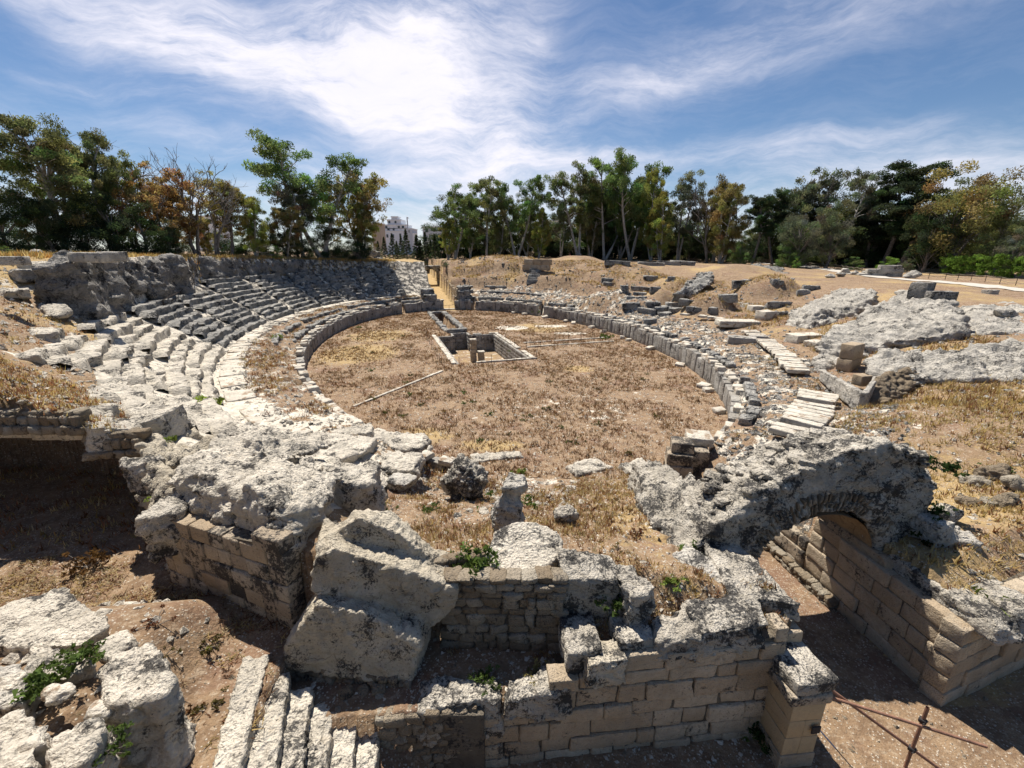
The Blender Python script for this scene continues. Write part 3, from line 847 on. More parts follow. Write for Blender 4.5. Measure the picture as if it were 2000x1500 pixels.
# ------------------------------------------------------------------ left: rock-cut seating
def seat_row(phi0, phi1, d0, z0, tread, rise, seed, worn, parent, base):
    n = max(10, int(arc_step((phi0 + phi1) / 2, d0) * (phi1 - phi0) / 0.17))
    ph = np.linspace(phi0, phi1, n)
    prof = np.array([(0.0, -0.6), (0.0, -0.1), (0.01, 0.5), (0.015, 0.93), (0.03, 0.99), (0.07, 1.0), (0.45, 1.02), (0.8, 1.0), (1.12, 0.97), (1.2, 0.5)])
    V = []
    for k, (a, b) in enumerate(prof):
        x, y = ring(ph, d0 + a * tread)
        V.append(np.stack([x, y, np.full(n, z0 + b * rise)], 1))
    V = np.stack(V, 1)                      # n x k x 3
    k = V.shape[1]; P = V.reshape(-1, 3)
    s = seed * 3.1
    nz = fbm(P * 0.55 + s, 4, seed); nf = fbm(P * 2.2 + s, 3, seed + 4); nr = ridge(P * 0.9 + s, 2, seed + 7)
    # broken into lengths that have settled and split a little differently
    rg = np.random.default_rng(seed); cuts = np.cumsum(rg.uniform(1.0, 4.5, 60)); arc = np.linspace(0, arc_step((phi0 + phi1) / 2, d0) * (phi1 - phi0), n)
    piece = np.searchsorted(cuts, arc); pz = rg.normal(size=80)[piece] * .04 * worn; pd = np.repeat(rg.normal(size=80)[piece] * .10 * worn, k); tl = rg.normal(size=80)[piece] * .05
    seam = np.repeat(np.concatenate([[0], np.diff(piece)]), k)
    P[:, 2] += (worn * 0.12 * nz + 0.05 * nf + 0.05 * worn * nr) + np.repeat(pz, k) - .07 * seam * worn + np.tile(np.array([0, 0, .4, 1, 1, 1, 1, 1, 1, .5]), n) * fracture(P + s, .75, .09 * worn, seed + 5)
    dirx, diry = ring(ph, d0 + 1.0); bx_, by_ = ring(ph, d0)
    dx = np.repeat(dirx - bx_, k); dy = np.repeat(diry - by_, k)
    front = np.tile(np.array([1, 1, 1, 1, 1, .95, .4, .1, 0, 0]), n)
    push = front * (worn * 0.18 * fbm(P * 0.7 + s + 40, 3, seed + 9) + 0.07 * fbm(P * 3.0 + s, 2, seed + 2) + pd + fracture(P + s, 1.0, .10 * worn, seed + 6))
    P[:, 0] += dx * push; P[:, 1] += dy * push
    # eroded ends
    e = np.repeat(np.minimum(np.arange(n), np.arange(n)[::-1]), k)
    P[:, 2] -= np.where(e < 2, (2 - e) * 0.16, 0)
    i = (np.arange(n - 1)[:, None] * k + np.arange(k - 1)[None]).ravel()
    F = np.stack([i, i + 1, i + k + 1, i + k], 1)[:, ::-1]
    ends = []
    P = P - np.array(base)
    me = mesh_np('seat_row', P, F)
    return link('seat_row', me, None, parent)
stairs = [-153, -140, -127, -114, -101, -88, -76, -64, -52, -41, -31, -22, -13]
names = ['nearest to the big white rocks', 'second wedge along from the big white rocks', 'third wedge along, with the deep dark gap', 'fourth wedge along, below the end of the cliff', 'fifth wedge along, under the dark cliff', 'sixth wedge along, under the cliff hollow',
         'seventh wedge along, at the middle of the left bank', 'fifth wedge before the far corridor', 'fourth wedge before the far corridor', 'third wedge before the far corridor, below the arches', 'second wedge before the far corridor', 'last wedge beside the far corridor']
r_ = random.Random(5)
for w in range(len(stairs) - 1):
    a, b = stairs[w] + 0.8, stairs[w + 1] - 0.8
    bx, by = ring((a + b) / 2, 6); base = (bx, by, 2.6)
    t = thing('rock_seating', 'worn rock-cut seating, ' + names[w], 'seating', base)
    near = (a + b) / 2 < -112
    nrow = (3, 6)[w] if w < 2 else (10 if (a + b) / 2 > -76 else 8)
    for k in range(nrow):
        d0 = 6.2 + k * 0.82; z0 = 2.62 + k * 0.50
        segs = [(a, b)]
        if r_.random() < (0.6 if near else 0.35):
            c = r_.uniform(a + 2, b - 2); segs = [(a + r_.uniform(0, 1.5), c - 0.25), (c + 0.25, b - r_.uniform(0, 1.0))]
        if near and r_.random() < 0.25: segs = segs[:1]
        for q, (s0, s1) in enumerate(segs):
            if s1 - s0 < 1.5: continue
            o = seat_row(s0, s1, d0 + r_.uniform(-.12, .12), z0 + r_.uniform(-.08, .08), 0.82, 0.50, w * 20 + k * 2 + q + 50, 1.25 if near else 0.9, t, base)
            o.data.materials.append(M['white_rock'] if (a + b) / 2 < -100 else M['far_rock'])
# smooth walkway ring of pale slabs below the seating
pav = [block_mesh('paving_slab', (0.72, 0.8, 0.14), r=0.05, seg=(4, 4, 2), amp=0.06, freq=1.8, seed=70 + i, chip=0.08) for i in range(8)]
for m_ in pav: m_.materials.append(M['paving'])
def slab_path(name, label, seq, seed, across=1.0, zoff=-0.07, cat='path'):
    """seq of (x, y, z, ang, along, acrossscale)"""
    r = random.Random(seed); base = (seq[0][0], seq[0][1], 0)
    t = thing(name, label, cat, base)
    for x, y, z, ang, sl, sw in seq:
        put('paving_slab', r.choice(pav), t, (x, y, z + zoff + r.uniform(-.03, .03)), ang + r.uniform(-.05, .05), (sl, sw, 1), (r.uniform(-.03, .03), r.uniform(-.03, .03)), base)
    return t
seq = []; phi = -146
while phi < -20:
    L = r_.uniform(0.8, 1.4); phi += 1.5 * L / arc_step(phi, 5.2)
    if r_.random() < 0.07: continue
    x, y = ring(phi, 5.1 + r_.uniform(-.1, .1)); seq.append((x, y, 2.62, ring_ang(phi, 5.2), L, 0.95))
slab_path('stone_walkway', 'pale curved walkway of worn slabs below the left seating', seq, 31)

# ------------------------------------------------------------------ right: worn paving behind the podium
def strip(px_pts, width, step, seed, skip=0.08):
    pts = [at(*p) for p in px_pts]; seq = []; r = random.Random(seed)
    for a, b in zip(pts[:-1], pts[1:]):
        d = b - a; L = d.length; n = int(L / step)
        ang = math.atan2(d.y, d.x)
        for i in range(n):
            if r.random() < skip: continue
            p = a + d * ((i + 0.5) / n)
            seq.append((p.x, p.y, p.z, ang + math.pi / 2, width * r.uniform(.85, 1.1) / 1.44, step / 1.6 * r.uniform(.97, 1.06)))
    return seq
slab_path('stone_stairway', 'bright flight of worn white slabs right of the deck beside the grey slab wall', strip([(1545, 850, 2.75), (1585, 800, 2.75), (1600, 765, 2.75)], 2.0, 0.62, 3), 32, cat='stairs')
slab_path('stone_walkway', 'curved row of pale paving slabs leading up to the white outcrops', strip([(1560, 725, 2.75), (1530, 690, 2.8), (1490, 660, 2.85), (1462, 645, 2.9)], 1.7, 0.7, 4, 0.15), 33)
slab_path('stone_walkway', 'straight far row of pale kerb slabs on the right bank', strip([(1450, 632, 3.1), (1400, 620, 3.2), (1330, 612, 3.2)], 0.9, 1.0, 5, 0.1), 34)

# white outcrops on the right bank
def sunk(h, k=1.8): return [Vector(q) for q in h] + [Vector(q) - Vector((0, 0, k)) for q in h]
def pts(*a): return [at(*q) if len(q) == 3 else q for q in a]
rock('rock_outcrop', [sunk(q_) for q_ in [[at(1537, 640, 3.2), at(1560, 662, 2.7), at(1600, 660, 2.9), at(1545, 605, 4.6), at(1590, 615, 4.8), at(1640, 575, 6.0), at(1690, 590, 5.8), at(1610, 650, 3.0)],
                     [at(1600, 585, 5.2), at(1640, 565, 6.6), at(1700, 566, 6.8), at(1712, 576, 6.6), at(1695, 600, 5.4), at(1620, 640, 3.6), at(1560, 650, 3.0)]]], M['grey_rock'],
     'long pale rock ridge rising behind the paved walkway, upper left of the white outcrops', vox=0.12, amp=0.34, freq=0.6, fine=0.16, strata=0.22, seed=1)
rock('rock_outcrop', [sunk(q_) for q_ in [[at(1595, 725, 2.4), at(1640, 715, 2.6), at(1600, 665, 4.0), at(1680, 700, 3.2), at(1720, 690, 3.4), at(1700, 630, 5.0), at(1640, 630, 4.8)],
                     [at(1650, 640, 4.6), at(1690, 600, 6.0), at(1780, 585, 6.8), at(1860, 595, 6.7), at(1885, 615, 6.2), at(1885, 650, 5.2), at(1760, 662, 4.6), at(1690, 680, 3.8)],
                     [at(1755, 570, 7.2), at(1830, 572, 7.3), at(1870, 590, 6.9), at(1800, 600, 6.4), at(1740, 590, 6.4)]]], M['grey_rock'],
     'largest white rock outcrop with a shaded right flank, topped by two dark blocks', vox=0.12, amp=0.36, freq=0.6, fine=0.16, strata=0.24, seed=2)
rock('rock_outcrop', [sunk(q_) for q_ in [[at(1700, 748, 3.1), at(1698, 702, 4.0), at(1730, 682, 4.5), at(1800, 682, 4.7), at(1800, 742, 3.6), at(1760, 745, 3.3)],
                     [at(1780, 684, 4.7), at(1900, 675, 5.1), at(2010, 668, 5.5), at(2100, 672, 5.6), at(2100, 735, 4.4), at(1990, 732, 4.1), at(1800, 744, 3.5)]]], M['grey_rock'],
     'long low grey rock wall at the right edge above the dry slope', vox=0.11, amp=0.32, freq=0.7, fine=0.15, strata=0.18, seed=3)
rock('rock_outcrop', [sunk(q_) for q_ in [[at(1880, 600, 6.2), at(1960, 590, 6.6), at(2080, 600, 6.6), at(2080, 650, 5.4), at(1960, 640, 5.4), at(1895, 650, 5.0)]]], M['grey_rock'],
     'flat grey rock shelf at the right edge behind the long rock wall', vox=0.16, amp=0.25, freq=0.6, fine=0.09, strata=0.1, seed=4)
# named single blocks on the right
def block(name, c, size, rotz, m, label, cat='stone block', seed=0, tilt=(0, 0), group=None, r=0.05, amp=0.05, chip=0.1, seg=(4, 4, 3), parent=None, freq=2.0):
    me = block_mesh(name, (size[0] / 2, size[1] / 2, size[2] / 2), r=r, seg=seg, amp=amp, freq=freq, seed=seed, chip=chip)
    me.transform(Matrix.Translation((0, 0, size[2] / 2)))
    o = link(name, me, m, parent, label, cat if parent is None else None, group, loc=c, rotz=rotz)
    o.rotation_euler = (tilt[0], tilt[1], rotz)
    return o
block('stone_block', at(1655, 722, 2.7), (1.5, 1.0, 0.9), 0.5, M['ashlar'], 'lower squared block of the two stacked at the foot of the white outcrop', seed=1)
block('stone_block', at(1655, 722, 2.7) + Vector((0, 0, .9)), (1.45, 0.95, 1.1), 0.52, M['ashlar'], 'upper tan squared block of the two stacked at the foot of the white outcrop', seed=2)
block('stone_block', at(1680, 752, 2.9), (0.8, 0.7, 0.7), 0.2, M['ashlar'], 'small tan block on the soil above the grey slab wall', seed=3)
block('stone_block', at(1795, 583, 6.9), (1.7, 1.4, 1.5), 0.5, M['cliff'], 'dark upright block standing on top of the largest white outcrop', seed=4, chip=0.2)
block('stone_block', at(1830, 590, 6.7), (2.2, 1.3, 1.0), -0.1, M['cliff'], 'dark low block lying beside the upright one on the largest outcrop', seed=5)
block('stone_block', at(1930, 582, 6.2), (1.3, 1.0, 0.9), 0.3, M['grey_rock'], 'lone grey block on the bare soil left of the rope fence path', seed=6, chip=0.2)
sw = thing('slab_wall', 'smooth grey slab wall sloping beside the white slab steps', 'wall', at(1600, 735, 2.6))
b_ = sw.location
for i, (pa, pb, h0, h1) in enumerate([((1603, 742, 2.45), (1640, 775, 2.45), 0.75, 1.0), ((1640, 775, 2.45), (1678, 806, 2.4), 1.0, 1.2), ((1680, 806, 2.4), (1697, 780, 2.6), 1.2, 1.2)]):
    A, B = at(*pa), at(*pb); d = B - A; nrm = Vector((d.y, -d.x, 0)).normalized() * 0.14
    hull = [A - nrm - b_, A + nrm - b_, B - nrm - b_, B + nrm - b_]; hull += [p + Vector((0, 0, h0 if k < 2 else h1)) for k, p in enumerate(hull)]
    link('wall_slab', rock_mesh('wall_slab', [hull], vox=0.06, amp=0.02, freq=1.5, fine=0.015, seed=i), M['grey_rock'], sw)

# ------------------------------------------------------------------ tumbled masonry on the right and far banks
r_ = random.Random(77)
def crop3(x, y): return 1180 + x / 4.762, 480 + y / 4.762
blk_list = [  # crop position, width (m), height, kind
    (430, 430, 3.4, 1.0), (330, 455, 2.0, .6), (470, 425, 1.6, .9), (250, 490, 1.6, .5), (340, 490, 1.8, .5), (190, 420, 1.2, 1.1), (290, 410, 1.6, .8), (120, 170, 5.0, .8), (430, 185, 5.5, .9), (600, 180, 5.0, 1.0),
    (720, 180, 5.5, 1.1), (560, 590, 2.4, .7), (640, 560, 2.2, .7), (780, 540, 2.4, .8), (700, 600, 2.8, .6), (840, 595, 2.2, .6), (450, 545, 2.2, .6), (500, 600, 2.5, .7), (400, 620, 2.8, .8), (250, 560, 2.6, .7),
    (560, 650, 1.8, .7), (430, 720, 1.6, .8), (1150, 500, 2.4, .9), (1280, 370, 2.6, 1.0), (1620, 570, 3.4, .9), (1580, 345, 1.0, .8), (1640, 350, .9, .6), (1920, 410, 2.0, .8), (1850, 450, 1.6, .8), (1010, 605, 1.2, .7),
    (1640, 650, 1.0, .7), (620, 320, 1.2, .8), (430, 310, 2.6, .8), (60, 370, 3.0, .8), (30, 330, 2.4, .8)]
mb_ = []
for i, (cx, cy, wd, hg) in enumerate(blk_list):
    px, py = crop3(cx, cy)
    p = hit(px, py, 25)
    if p is None: continue
    x, y = p.x, p.y
    mb_.append(block('masonry_block', (x, y, p.z - 0.4), (wd, r_.uniform(0.7, 1.3), hg + 0.2), R(-15) + r_.uniform(-.35, .35), M['far_rock'],
          'weathered dark masonry block half sunk in the brown bank beyond the right podium', seed=i, group='masonry blocks on the right bank', chip=0.35, r=0.08, amp=0.16, seg=(4, 3, 3), tilt=(r_.uniform(-.08, .08), r_.uniform(-.08, .08))))
rank(mb_, 'dark masonry block half sunk in the bank beyond the right podium, {} from the left')
# heavier pale pieces near the walkway
for i, (q, s, a, lb) in enumerate([((1440, 628, 3.3), (4.4, 2.2, 0.7), -0.15, 'broad flat pale slab lying beyond the curved walkway'), ((1495, 625, 3.3), (1.9, 1.5, 1.2), 0.3, 'squared pale block standing right of the broad flat slab'),
                                   ((1475, 612, 3.5), (1.7, 1.3, 1.1), 0.1, 'grey block just behind the squared pale block'), ((1450, 657, 3.0), (2.6, 1.2, 0.7), -0.4, 'low kerb block where the curved walkway begins'),
                                   ((1482, 655, 3.0), (1.6, 1.0, 0.6), -0.3, 'small kerb block right of the low kerb block'), ((1570, 668, 2.8), (3.2, 1.6, 0.9), 0.2, 'dark block under the overhang of the long pale ridge'),
                                   ((1590, 680, 2.7), (1.6, 1.2, 0.8), 0.4, 'pale block below the overhang of the long pale ridge')]):
    p = at(*q); block('stone_block', (p.x, p.y, min(p.z, Hs(p.x, p.y) + .05) - .1), s, a, M['paving'] if 'pale' in lb else M['grey_rock'], lb, seed=i + 20, chip=0.15)
rock('rock_ledge', [[at(1425, 600, 4.0), at(1500, 600, 4.0), at(1515, 590, 4.6), at(1430, 585, 4.6), at(1420, 612, 3.2), at(1500, 612, 3.2)]], M['grey_rock'], 'rough pale ledge at the foot of the golden mound', vox=0.2, amp=0.25, freq=0.6, fine=0.08, seed=9)
rock('rubble_vault', [[at(1308, 590, 4.0), at(1345, 592, 3.8), at(1312, 572, 5.4), at(1345, 560, 6.2), at(1362, 575, 5.2)], [at(1335, 560, 6.0), at(1365, 530, 7.6), at(1400, 530, 7.6), at(1390, 552, 6.4), at(1358, 578, 5.0)]], M['far_rock'],
     'dark curved rubble vault climbing between two grassy mounds', 'ruin', vox=0.22, amp=0.5, freq=0.6, fine=0.2, seed=10)
rock('rubble_wall', [[at(1400, 555, 5.6), at(1400, 527, 7.9), at(1470, 518, 8.2), at(1530, 523, 8.0), at(1538, 545, 6.6), at(1500, 558, 5.6)]], M['cliff'],
     'long dark rubble wall crest on the right skyline above the mounds', 'ruin', vox=0.25, amp=0.6, freq=0.5, fine=0.22, seed=11)
rock('rubble_wall', [[at(1563, 535, 6.9), at(1562, 518, 7.9), at(1600, 518, 8.0), at(1605, 535, 6.8), at(1590, 540, 6.6)]], M['cliff'], 'squat dark rubble lump left of the pale path', 'ruin', vox=0.2, amp=0.3, freq=0.8, fine=0.15, seed=12)
wb = thing('block_wall', 'short wall of big grey blocks beside the pale path on the right', 'wall', at(1720, 545, 6.6))
for i, (dx, z, sx, h) in enumerate([(-2.6, 0, 1.6, .9), (-1.2, 0, 1.7, .9), (0.4, 0, 1.7, 1.0), (1.9, 0, 1.5, 1.0), (-1.4, .85, 1.8, .8), (0.3, .95, 1.8, .9), (1.9, .95, 1.6, .9), (0.9, 1.8, 3.0, .5)]):
    block('stone_block', (dx, 0, z), (sx, 1.2, h), R(r_.uniform(-5, 5)), M['grey_rock'], None, parent=wb, seed=i, chip=0.2)
wb.rotation_euler.z = -0.35
lp_ = []
for i, (px, py, s) in enumerate([(1650, 540, 1.2), (1668, 542, 0.9), (1640, 545, 1.0), (1780, 547, 1.5), (1690, 540, 0.8), (1620, 547, 0.9), (1965, 600, 1.2), (1545, 552, .8)]):
    p = at(px, py, 6.7); p.z = Hs(p.x, p.y) - .15
    lp_.append(rock('loose_stone', [lump(p, s, s * .7, s * .9, i)], M['grey_rock'], 'loose grey stone on the bare soil near the pale path', 'stone', group='loose stones by the pale path', vox=0.12, amp=0.1, fine=0.04, seed=i))
rank(lp_, 'loose grey stone on the bare soil near the pale path, {} from the left')

rt = thing('retaining_wall', 'pale cut wall beside the worn stair on the far right bank', 'wall', hit(1030, 524)); rt.rotation_euler.z = -.5
for i in range(3):
    for j in range(2): block('stone_block', (i * 2.1 + .4 * j, 0, -.4 + j * 1.15), (2.05, .8, 1.15), 0, M['ashlar'], None, parent=rt, seed=i + j, chip=.12)
fs = thing('stone_stairway', 'worn stair climbing the gap in the far right bank', 'stairs', hit(1042, 548))
for i in range(8):
    q = hit(1040 + i * .8, 552 - i * 3.6)
    if q: block('step', q - fs.location - Vector((0, 0, .3)), (2.4, .9, .55), -.1, M['far_rock'], None, parent=fs, seed=i, chip=.2)
# ------------------------------------------------------------------ far corridor and its gate
axis = math.atan2(AX.y, AX.x)
def wuv(u, v, z=0): return Vector((CEN.x + u * AX.x + v * RX.x, CEN.y + u * AX.y + v * RX.y, z))
cw = thing('corridor_wall', 'sunlit tan block wall along the right side of the far corridor', 'wall', wuv(36, COR_V + 2.15))
cb = variants('stone_block', 6, (0.7, 0.3, 0.28), r=0.03, seg=(3, 2, 2), amp=0.03, chip=0.08)
for m_ in cb: m_.materials.append(M['ashlar'])
for k in range(7):
    u = 35.5 + 0.5 * (k % 2)
    while u < 70:
        L = r_.uniform(1.0, 1.7); zf = max(0, (u - 35) * .125)
        if 0.56 * k < 3.4 - 0.02 * (u - 35):
            p = wuv(u + L / 2, COR_V + 2.3, zf + 0.28 + 0.56 * k)
            put('stone_block', r_.choice(cb), cw, p, axis, (L / 1.42, 1, 1), base=cw.location)
        u += L
cw2 = thing('corridor_wall', 'shaded low block wall along the left side of the far corridor', 'wall', wuv(36, COR_V - 2.2))
for k in range(5):
    u = 35.0
    while u < 62:
        L = r_.uniform(1.0, 1.7); zf = max(0, (u - 35) * .125)
        put('stone_block', r_.choice(cb), cw2, wuv(u + L / 2, COR_V - 2.35, zf + 0.28 + 0.56 * k), axis, (L / 1.42, 1, 1), base=cw2.location); u += L
def uvbox(u0, u1, v0, v1, z0, z1): return [wuv(u, v, z) for u in (u0, u1) for v in (v0, v1) for z in (z0, z1)]
arch = []
for i in range(8):
    t0, t1 = math.pi * i / 8, math.pi * (i + 1) / 8
    arch.append([wuv(u, COR_V + math.cos(t) * rr, 5.6 + math.sin(t) * rr * .8) for u in (60, 62) for t in (t0, t1) for rr in (1.7, 2.5)])
rock('rubble_arch', arch + [uvbox(60, 62, COR_V - 2.7, COR_V - 1.6, 2.5, 5.8), uvbox(60, 62, COR_V + 1.7, COR_V + 2.7, 2.5, 5.8), uvbox(60, 62, COR_V - 2.6, COR_V + 2.8, 7.1, 7.7)], M['far_rock'], 'small broken arch over the end of the far corridor', 'arch', vox=0.16, amp=0.16, fine=0.06, seed=5)
# gate piers either side of the far entrance
rock('gate_pier', [uvbox(34.6, 38, COR_V + 2.2, COR_V + 4.4, 0, 3.6), uvbox(35.2, 38, COR_V + 2.4, COR_V + 4.8, 3.0, 4.4)], M['far_rock'], 'rough grey pier on the right of the far entrance', 'pier', vox=0.14, amp=0.16, fine=0.06, seed=6)
rock('gate_pier', [uvbox(34.8, 38, COR_V - 4.6, COR_V - 2.2, 0, 3.0), uvbox(36, 39, COR_V - 4.8, COR_V - 2.5, 2.6, 4.0)], M['far_rock'], 'rough grey pier on the left of the far entrance', 'pier', vox=0.14, amp=0.16, fine=0.06, seed=7)
bar = thing('barrier_rail', 'thin metal barrier across the far entrance to the arena', 'barrier', wuv(33.4, COR_V))
for v in (COR_V - 1.6, COR_V, COR_V + 1.6): tube('rail_post', [wuv(33.4, v, 0) - bar.location, wuv(33.4, v, 1.1) - bar.location], 0.03, M['post'], bar)
tube('handrail', [wuv(33.4, COR_V - 1.6, 1.1) - bar.location, wuv(33.4, COR_V + 1.6, 1.1) - bar.location], 0.03, M['post'], bar)
block('stone_slab', wuv(35.0, COR_V, 0.0), (3.6, 0.7, 0.25), axis + math.pi / 2, M['paving'], 'pale threshold slab across the far entrance', seed=4)

# ------------------------------------------------------------------ sunk chamber in the arena
ch = thing('sunken_chamber', 'rectangular sunken chamber lined with grey blocks in the middle of the arena', 'chamber', wuv(PU0, PV0))
pb = variants('stone_block', 8, (0.5, 0.2, 0.225), r=0.025, seg=(3, 2, 2), amp=0.025, chip=0.06)
for m_ in pb: m_.materials.append(M['podium'])
def lining(a, b, z0, rows, seed):
    r = random.Random(seed); d = b - a; L = d.length; ang = math.atan2(d.y, d.x)
    for k in range(rows):
        s = -r.uniform(0, .5)
        while s < L:
            l = r.uniform(0.8, 1.25); s0, s1 = max(s, 0), min(s + l, L); s += l
            if s1 - s0 < 0.2: continue
            p = a + d * ((s0 + s1) / 2 / L); p.z = z0 + 0.23 + 0.46 * k
            put('stone_block', r.choice(pb), ch, p, ang, ((s1 - s0) / 1.0 * 0.985, 1, 0.98), base=ch.location)
e = 0.12
lining(wuv(PU1 - e, PV0), wuv(PU1 - e, PVM - 1.3), -2.3, 5, 1)
lining(wuv(PU1 - e, PVM + 1.3), wuv(PU1 - e, PV1), -2.3, 5, 2)
lining(wuv(PU1 + 2.1, PVM - 1.3), wuv(PU1 + 2.1, PVM + 1.3), -2.3, 5, 3)
lining(wuv(PU0, PV1 - e), wuv(PU1, PV1 - e), -2.3, 5, 4)
lining(wuv(PU0, PV0 + e), wuv(PU1, PV0 + e), -2.3, 5, 5)
lining(wuv(PU1, PVM - 1.2), wuv(PU1 + 2.1, PVM - 1.2), -2.3, 5, 6)
lining(wuv(PU1, PVM + 1.2), wuv(PU1 + 2.1, PVM + 1.2), -2.3, 5, 7)
cp = variants('coping_slab', 6, (0.7, 0.27, 0.09), r=0.03, seg=(3, 3, 2), amp=0.05, chip=0.25)
for m_ in cp: m_.materials.append(M['paving'])
def coping(a, b, seed, w=1.0):
    r = random.Random(seed); d = b - a; L = d.length; ang = math.atan2(d.y, d.x); s = 0
    while s < L:
        l = r.uniform(1.1, 1.6)
        if r.random() > 0.1: put('coping_slab', r.choice(cp), ch, a + d * ((s + l / 2) / L) + Vector((0, 0, 0.06)), ang, (l / 1.44, w * r.uniform(.9, 1.1), 1), base=ch.location)
        s += l
coping(wuv(PU0, PV1 + .2), wuv(PU1, PV1 + .2), 1); coping(wuv(PU0, PV0 - .2), wuv(PU1, PV0 - .2), 2); coping(wuv(PU0 - .2, PV0 + 2.0), wuv(PU0 - .2, PV1), 3, 0.5); coping(wuv(PU1 + .2, PVM + 1.6), wuv(PU1 + .2, PV1), 4, .8)
def pier(c, h, w, n, label):
    t = thing('stone_pier', label, 'pier', c)
    for k in range(n): block('stone_block', (r_.uniform(-.02, .02), r_.uniform(-.02, .02), k * h / n), (w, w, h / n - .01), axis + r_.uniform(-.04, .04), M['ashlar'], None, parent=t, seed=k, r=0.03, amp=0.03)
    block('pier_cap', (0, 0, h), (w * 1.1, w * 1.1, 0.18), axis, M['paving'], None, parent=t, seed=9)
pier(at(925, 706, -2.3), 2.75, 0.72, 5, 'taller square pier of stacked blocks in the sunken chamber')
pier(at(940, 706, -2.3), 1.2, 0.75, 2, 'shorter square pier beside the taller one in the sunken chamber')
# narrow channel with broken sides
chn = thing('sunken_channel', 'narrow dark channel with broken sides between the chamber and the far entrance', 'channel', wuv(TU0, PVM))
rr = random.Random(9)
for s in (-1, 1):
    u = TU0
    while u < TU1 + .5:
        put('rubble_block', rr.choice(rough_b), chn, wuv(u, PVM - .2 + s * 1.35, 0.0), axis, (rr.uniform(.9, 1.4), rr.uniform(.9, 1.5), rr.uniform(.6, 1.2)), base=chn.location); u += 0.95
for v in (-1, 0, 1): put('rubble_block', rr.choice(rough_b), chn, wuv(TU1 + .3, PVM - .2 + v * .9, 0.05), axis + 1.57, (1.2, 1, .8), base=chn.location)
for v in (-1, 0, 1): put('rubble_block', rr.choice(rough_b), chn, wuv(TU0 - 1.2, PVM - .2 + v * .9, 0.15), axis + 1.57, (1.2, 1.4, 1.2), base=chn.location)
# low stone lines across the arena floor
def kerb(label, a, b, seed):
    a, b = at(*a), at(*b); d = b - a; L = d.length; t = thing('stone_kerb', label, 'kerb', a); s = 0; r = random.Random(seed)
    while s < L:
        l = r.uniform(.9, 1.6); put('kerb_stone', r.choice(cp), t, a + d * ((s + l / 2) / L) + Vector((0, 0, .03)), math.atan2(d.y, d.x), (l / 1.44, .5, .8), base=a); s += l
kerb('thin line of pale stones crossing the left of the arena floor', (690, 795), (862, 726), 1)
kerb('pale kerb running right from the chamber across the arena floor, far side', (1022, 670), (1180, 660), 2)
kerb('pale kerb running right from the chamber across the arena floor, near side', (1030, 678), (1180, 668), 3)
# thin rods marking off the chamber
def rods(label, a, b, n, h=1.0):
    a, b = at(*a), at(*b); t = thing('rod_fence', label, 'fence', a); d = b - a
    for i in range(n):
        p = d * (i / (n - 1)); tube('rod', [p, p + Vector((0, 0, h))], 0.022, M['post'], t, n=5)
    tube('wire', [Vector((0, 0, h * .9)), d + Vector((0, 0, h * .9))], 0.008, M['post'], t, n=4)
rods('row of thin dark rods along the left side of the chamber', (868, 722), (828, 652), 12)
rods('row of thin dark rods left of the narrow channel', (862, 657), (842, 612), 10)
rods('row of thin dark rods right of the narrow channel', (932, 650), (893, 606), 14)
rods('row of thin dark rods along the right back of the chamber', (1005, 677), (948, 638), 9)
rods('row of thin dark rods beyond the pale kerb', (1035, 668), (1180, 658), 7)
rods('row of thin dark rods on the near side of the pale kerb', (1028, 682), (1160, 668), 6)
rods('row of thin dark rods along the near edge of the chamber', (897, 716), (1048, 702), 6)

# ------------------------------------------------------------------ left rim: cliff, blocks, arched ruin, railings
def cliff_piece(phi0, phi1, z0, z1, seed, label):
    sh = 1.7 if phi0 > -81 else 0.0
    hulls = []
    n = max(2, int((phi1 - phi0) / 2.5))
    for i in range(n):
        a, b = phi0 + (phi1 - phi0) * i / n, phi0 + (phi1 - phi0) * (i + 1) / n + 0.15
        rr = random.Random(seed * 100 + i); o = rr.uniform(-.3, .35); t = rr.uniform(-.4, .25)
        hulls.append([(*ring(p, dd), z) for p in (a, b) for dd, z in ((12.6 + o + sh, z0), (12.9 + o + sh, (z0 + z1) / 2), (13.3 + o + sh, z1 + t), (15.2 + sh, z1 + t - .1), (15.2 + sh, z0))])
    rock('cliff_face', hulls, M['cliff'], label, 'cliff', vox=0.22, amp=0.45, freq=0.45, fine=0.14, strata=0.16, seed=seed)
cliff_piece(-107, -95.5, 5.4, 10.7, 1, 'tall dark quarried cliff at the left end above the seating')
cliff_piece(-92.5, -81, 5.6, 10.4, 2, 'dark cliff face with ledges right of the shadowed hollow')
cliff_piece(-80, -62, 6.8, 10.1, 3, 'long dark rock wall behind the middle of the left seating')
cliff_piece(-61, -44, 6.8, 9.6, 4, 'grey rock wall left of the twin arches')
cliff_piece(-95.6, -92.4, 7.8, 10.6, 5, 'stone lintel over the shadowed hollow in the cliff')
for q, s, a, lb in [((30, 513, 10.55), (1.1, .8, .5), .4, 'squared grey block on the soil at the far left rim'), ((183, 508, 10.6), (3.4, 1.1, .65), -.3, 'left part of the long pale slab on the left cliff top'), ((222, 506, 10.6), (1.9, 1.0, .7), -.35, 'right part of the long pale slab on the left cliff top'),
                    ((574, 497, 10.2), (2.0, 1.2, .9), .1, 'small pale block on the left rim by the railing'), ((523, 503, 10.1), (1.8, 1.2, 1.0), .1, 'grey block on the left rim below the light shrub'), ((630, 501, 9.9), (1.2, 1.0, .9), 0, 'small upright block by the railing near the arches')]:
    p = at(*q); block('stone_block', (p.x, p.y, q[2] - .15), s, a, M['grey_rock'], lb, seed=int(q[0]), chip=0.15)
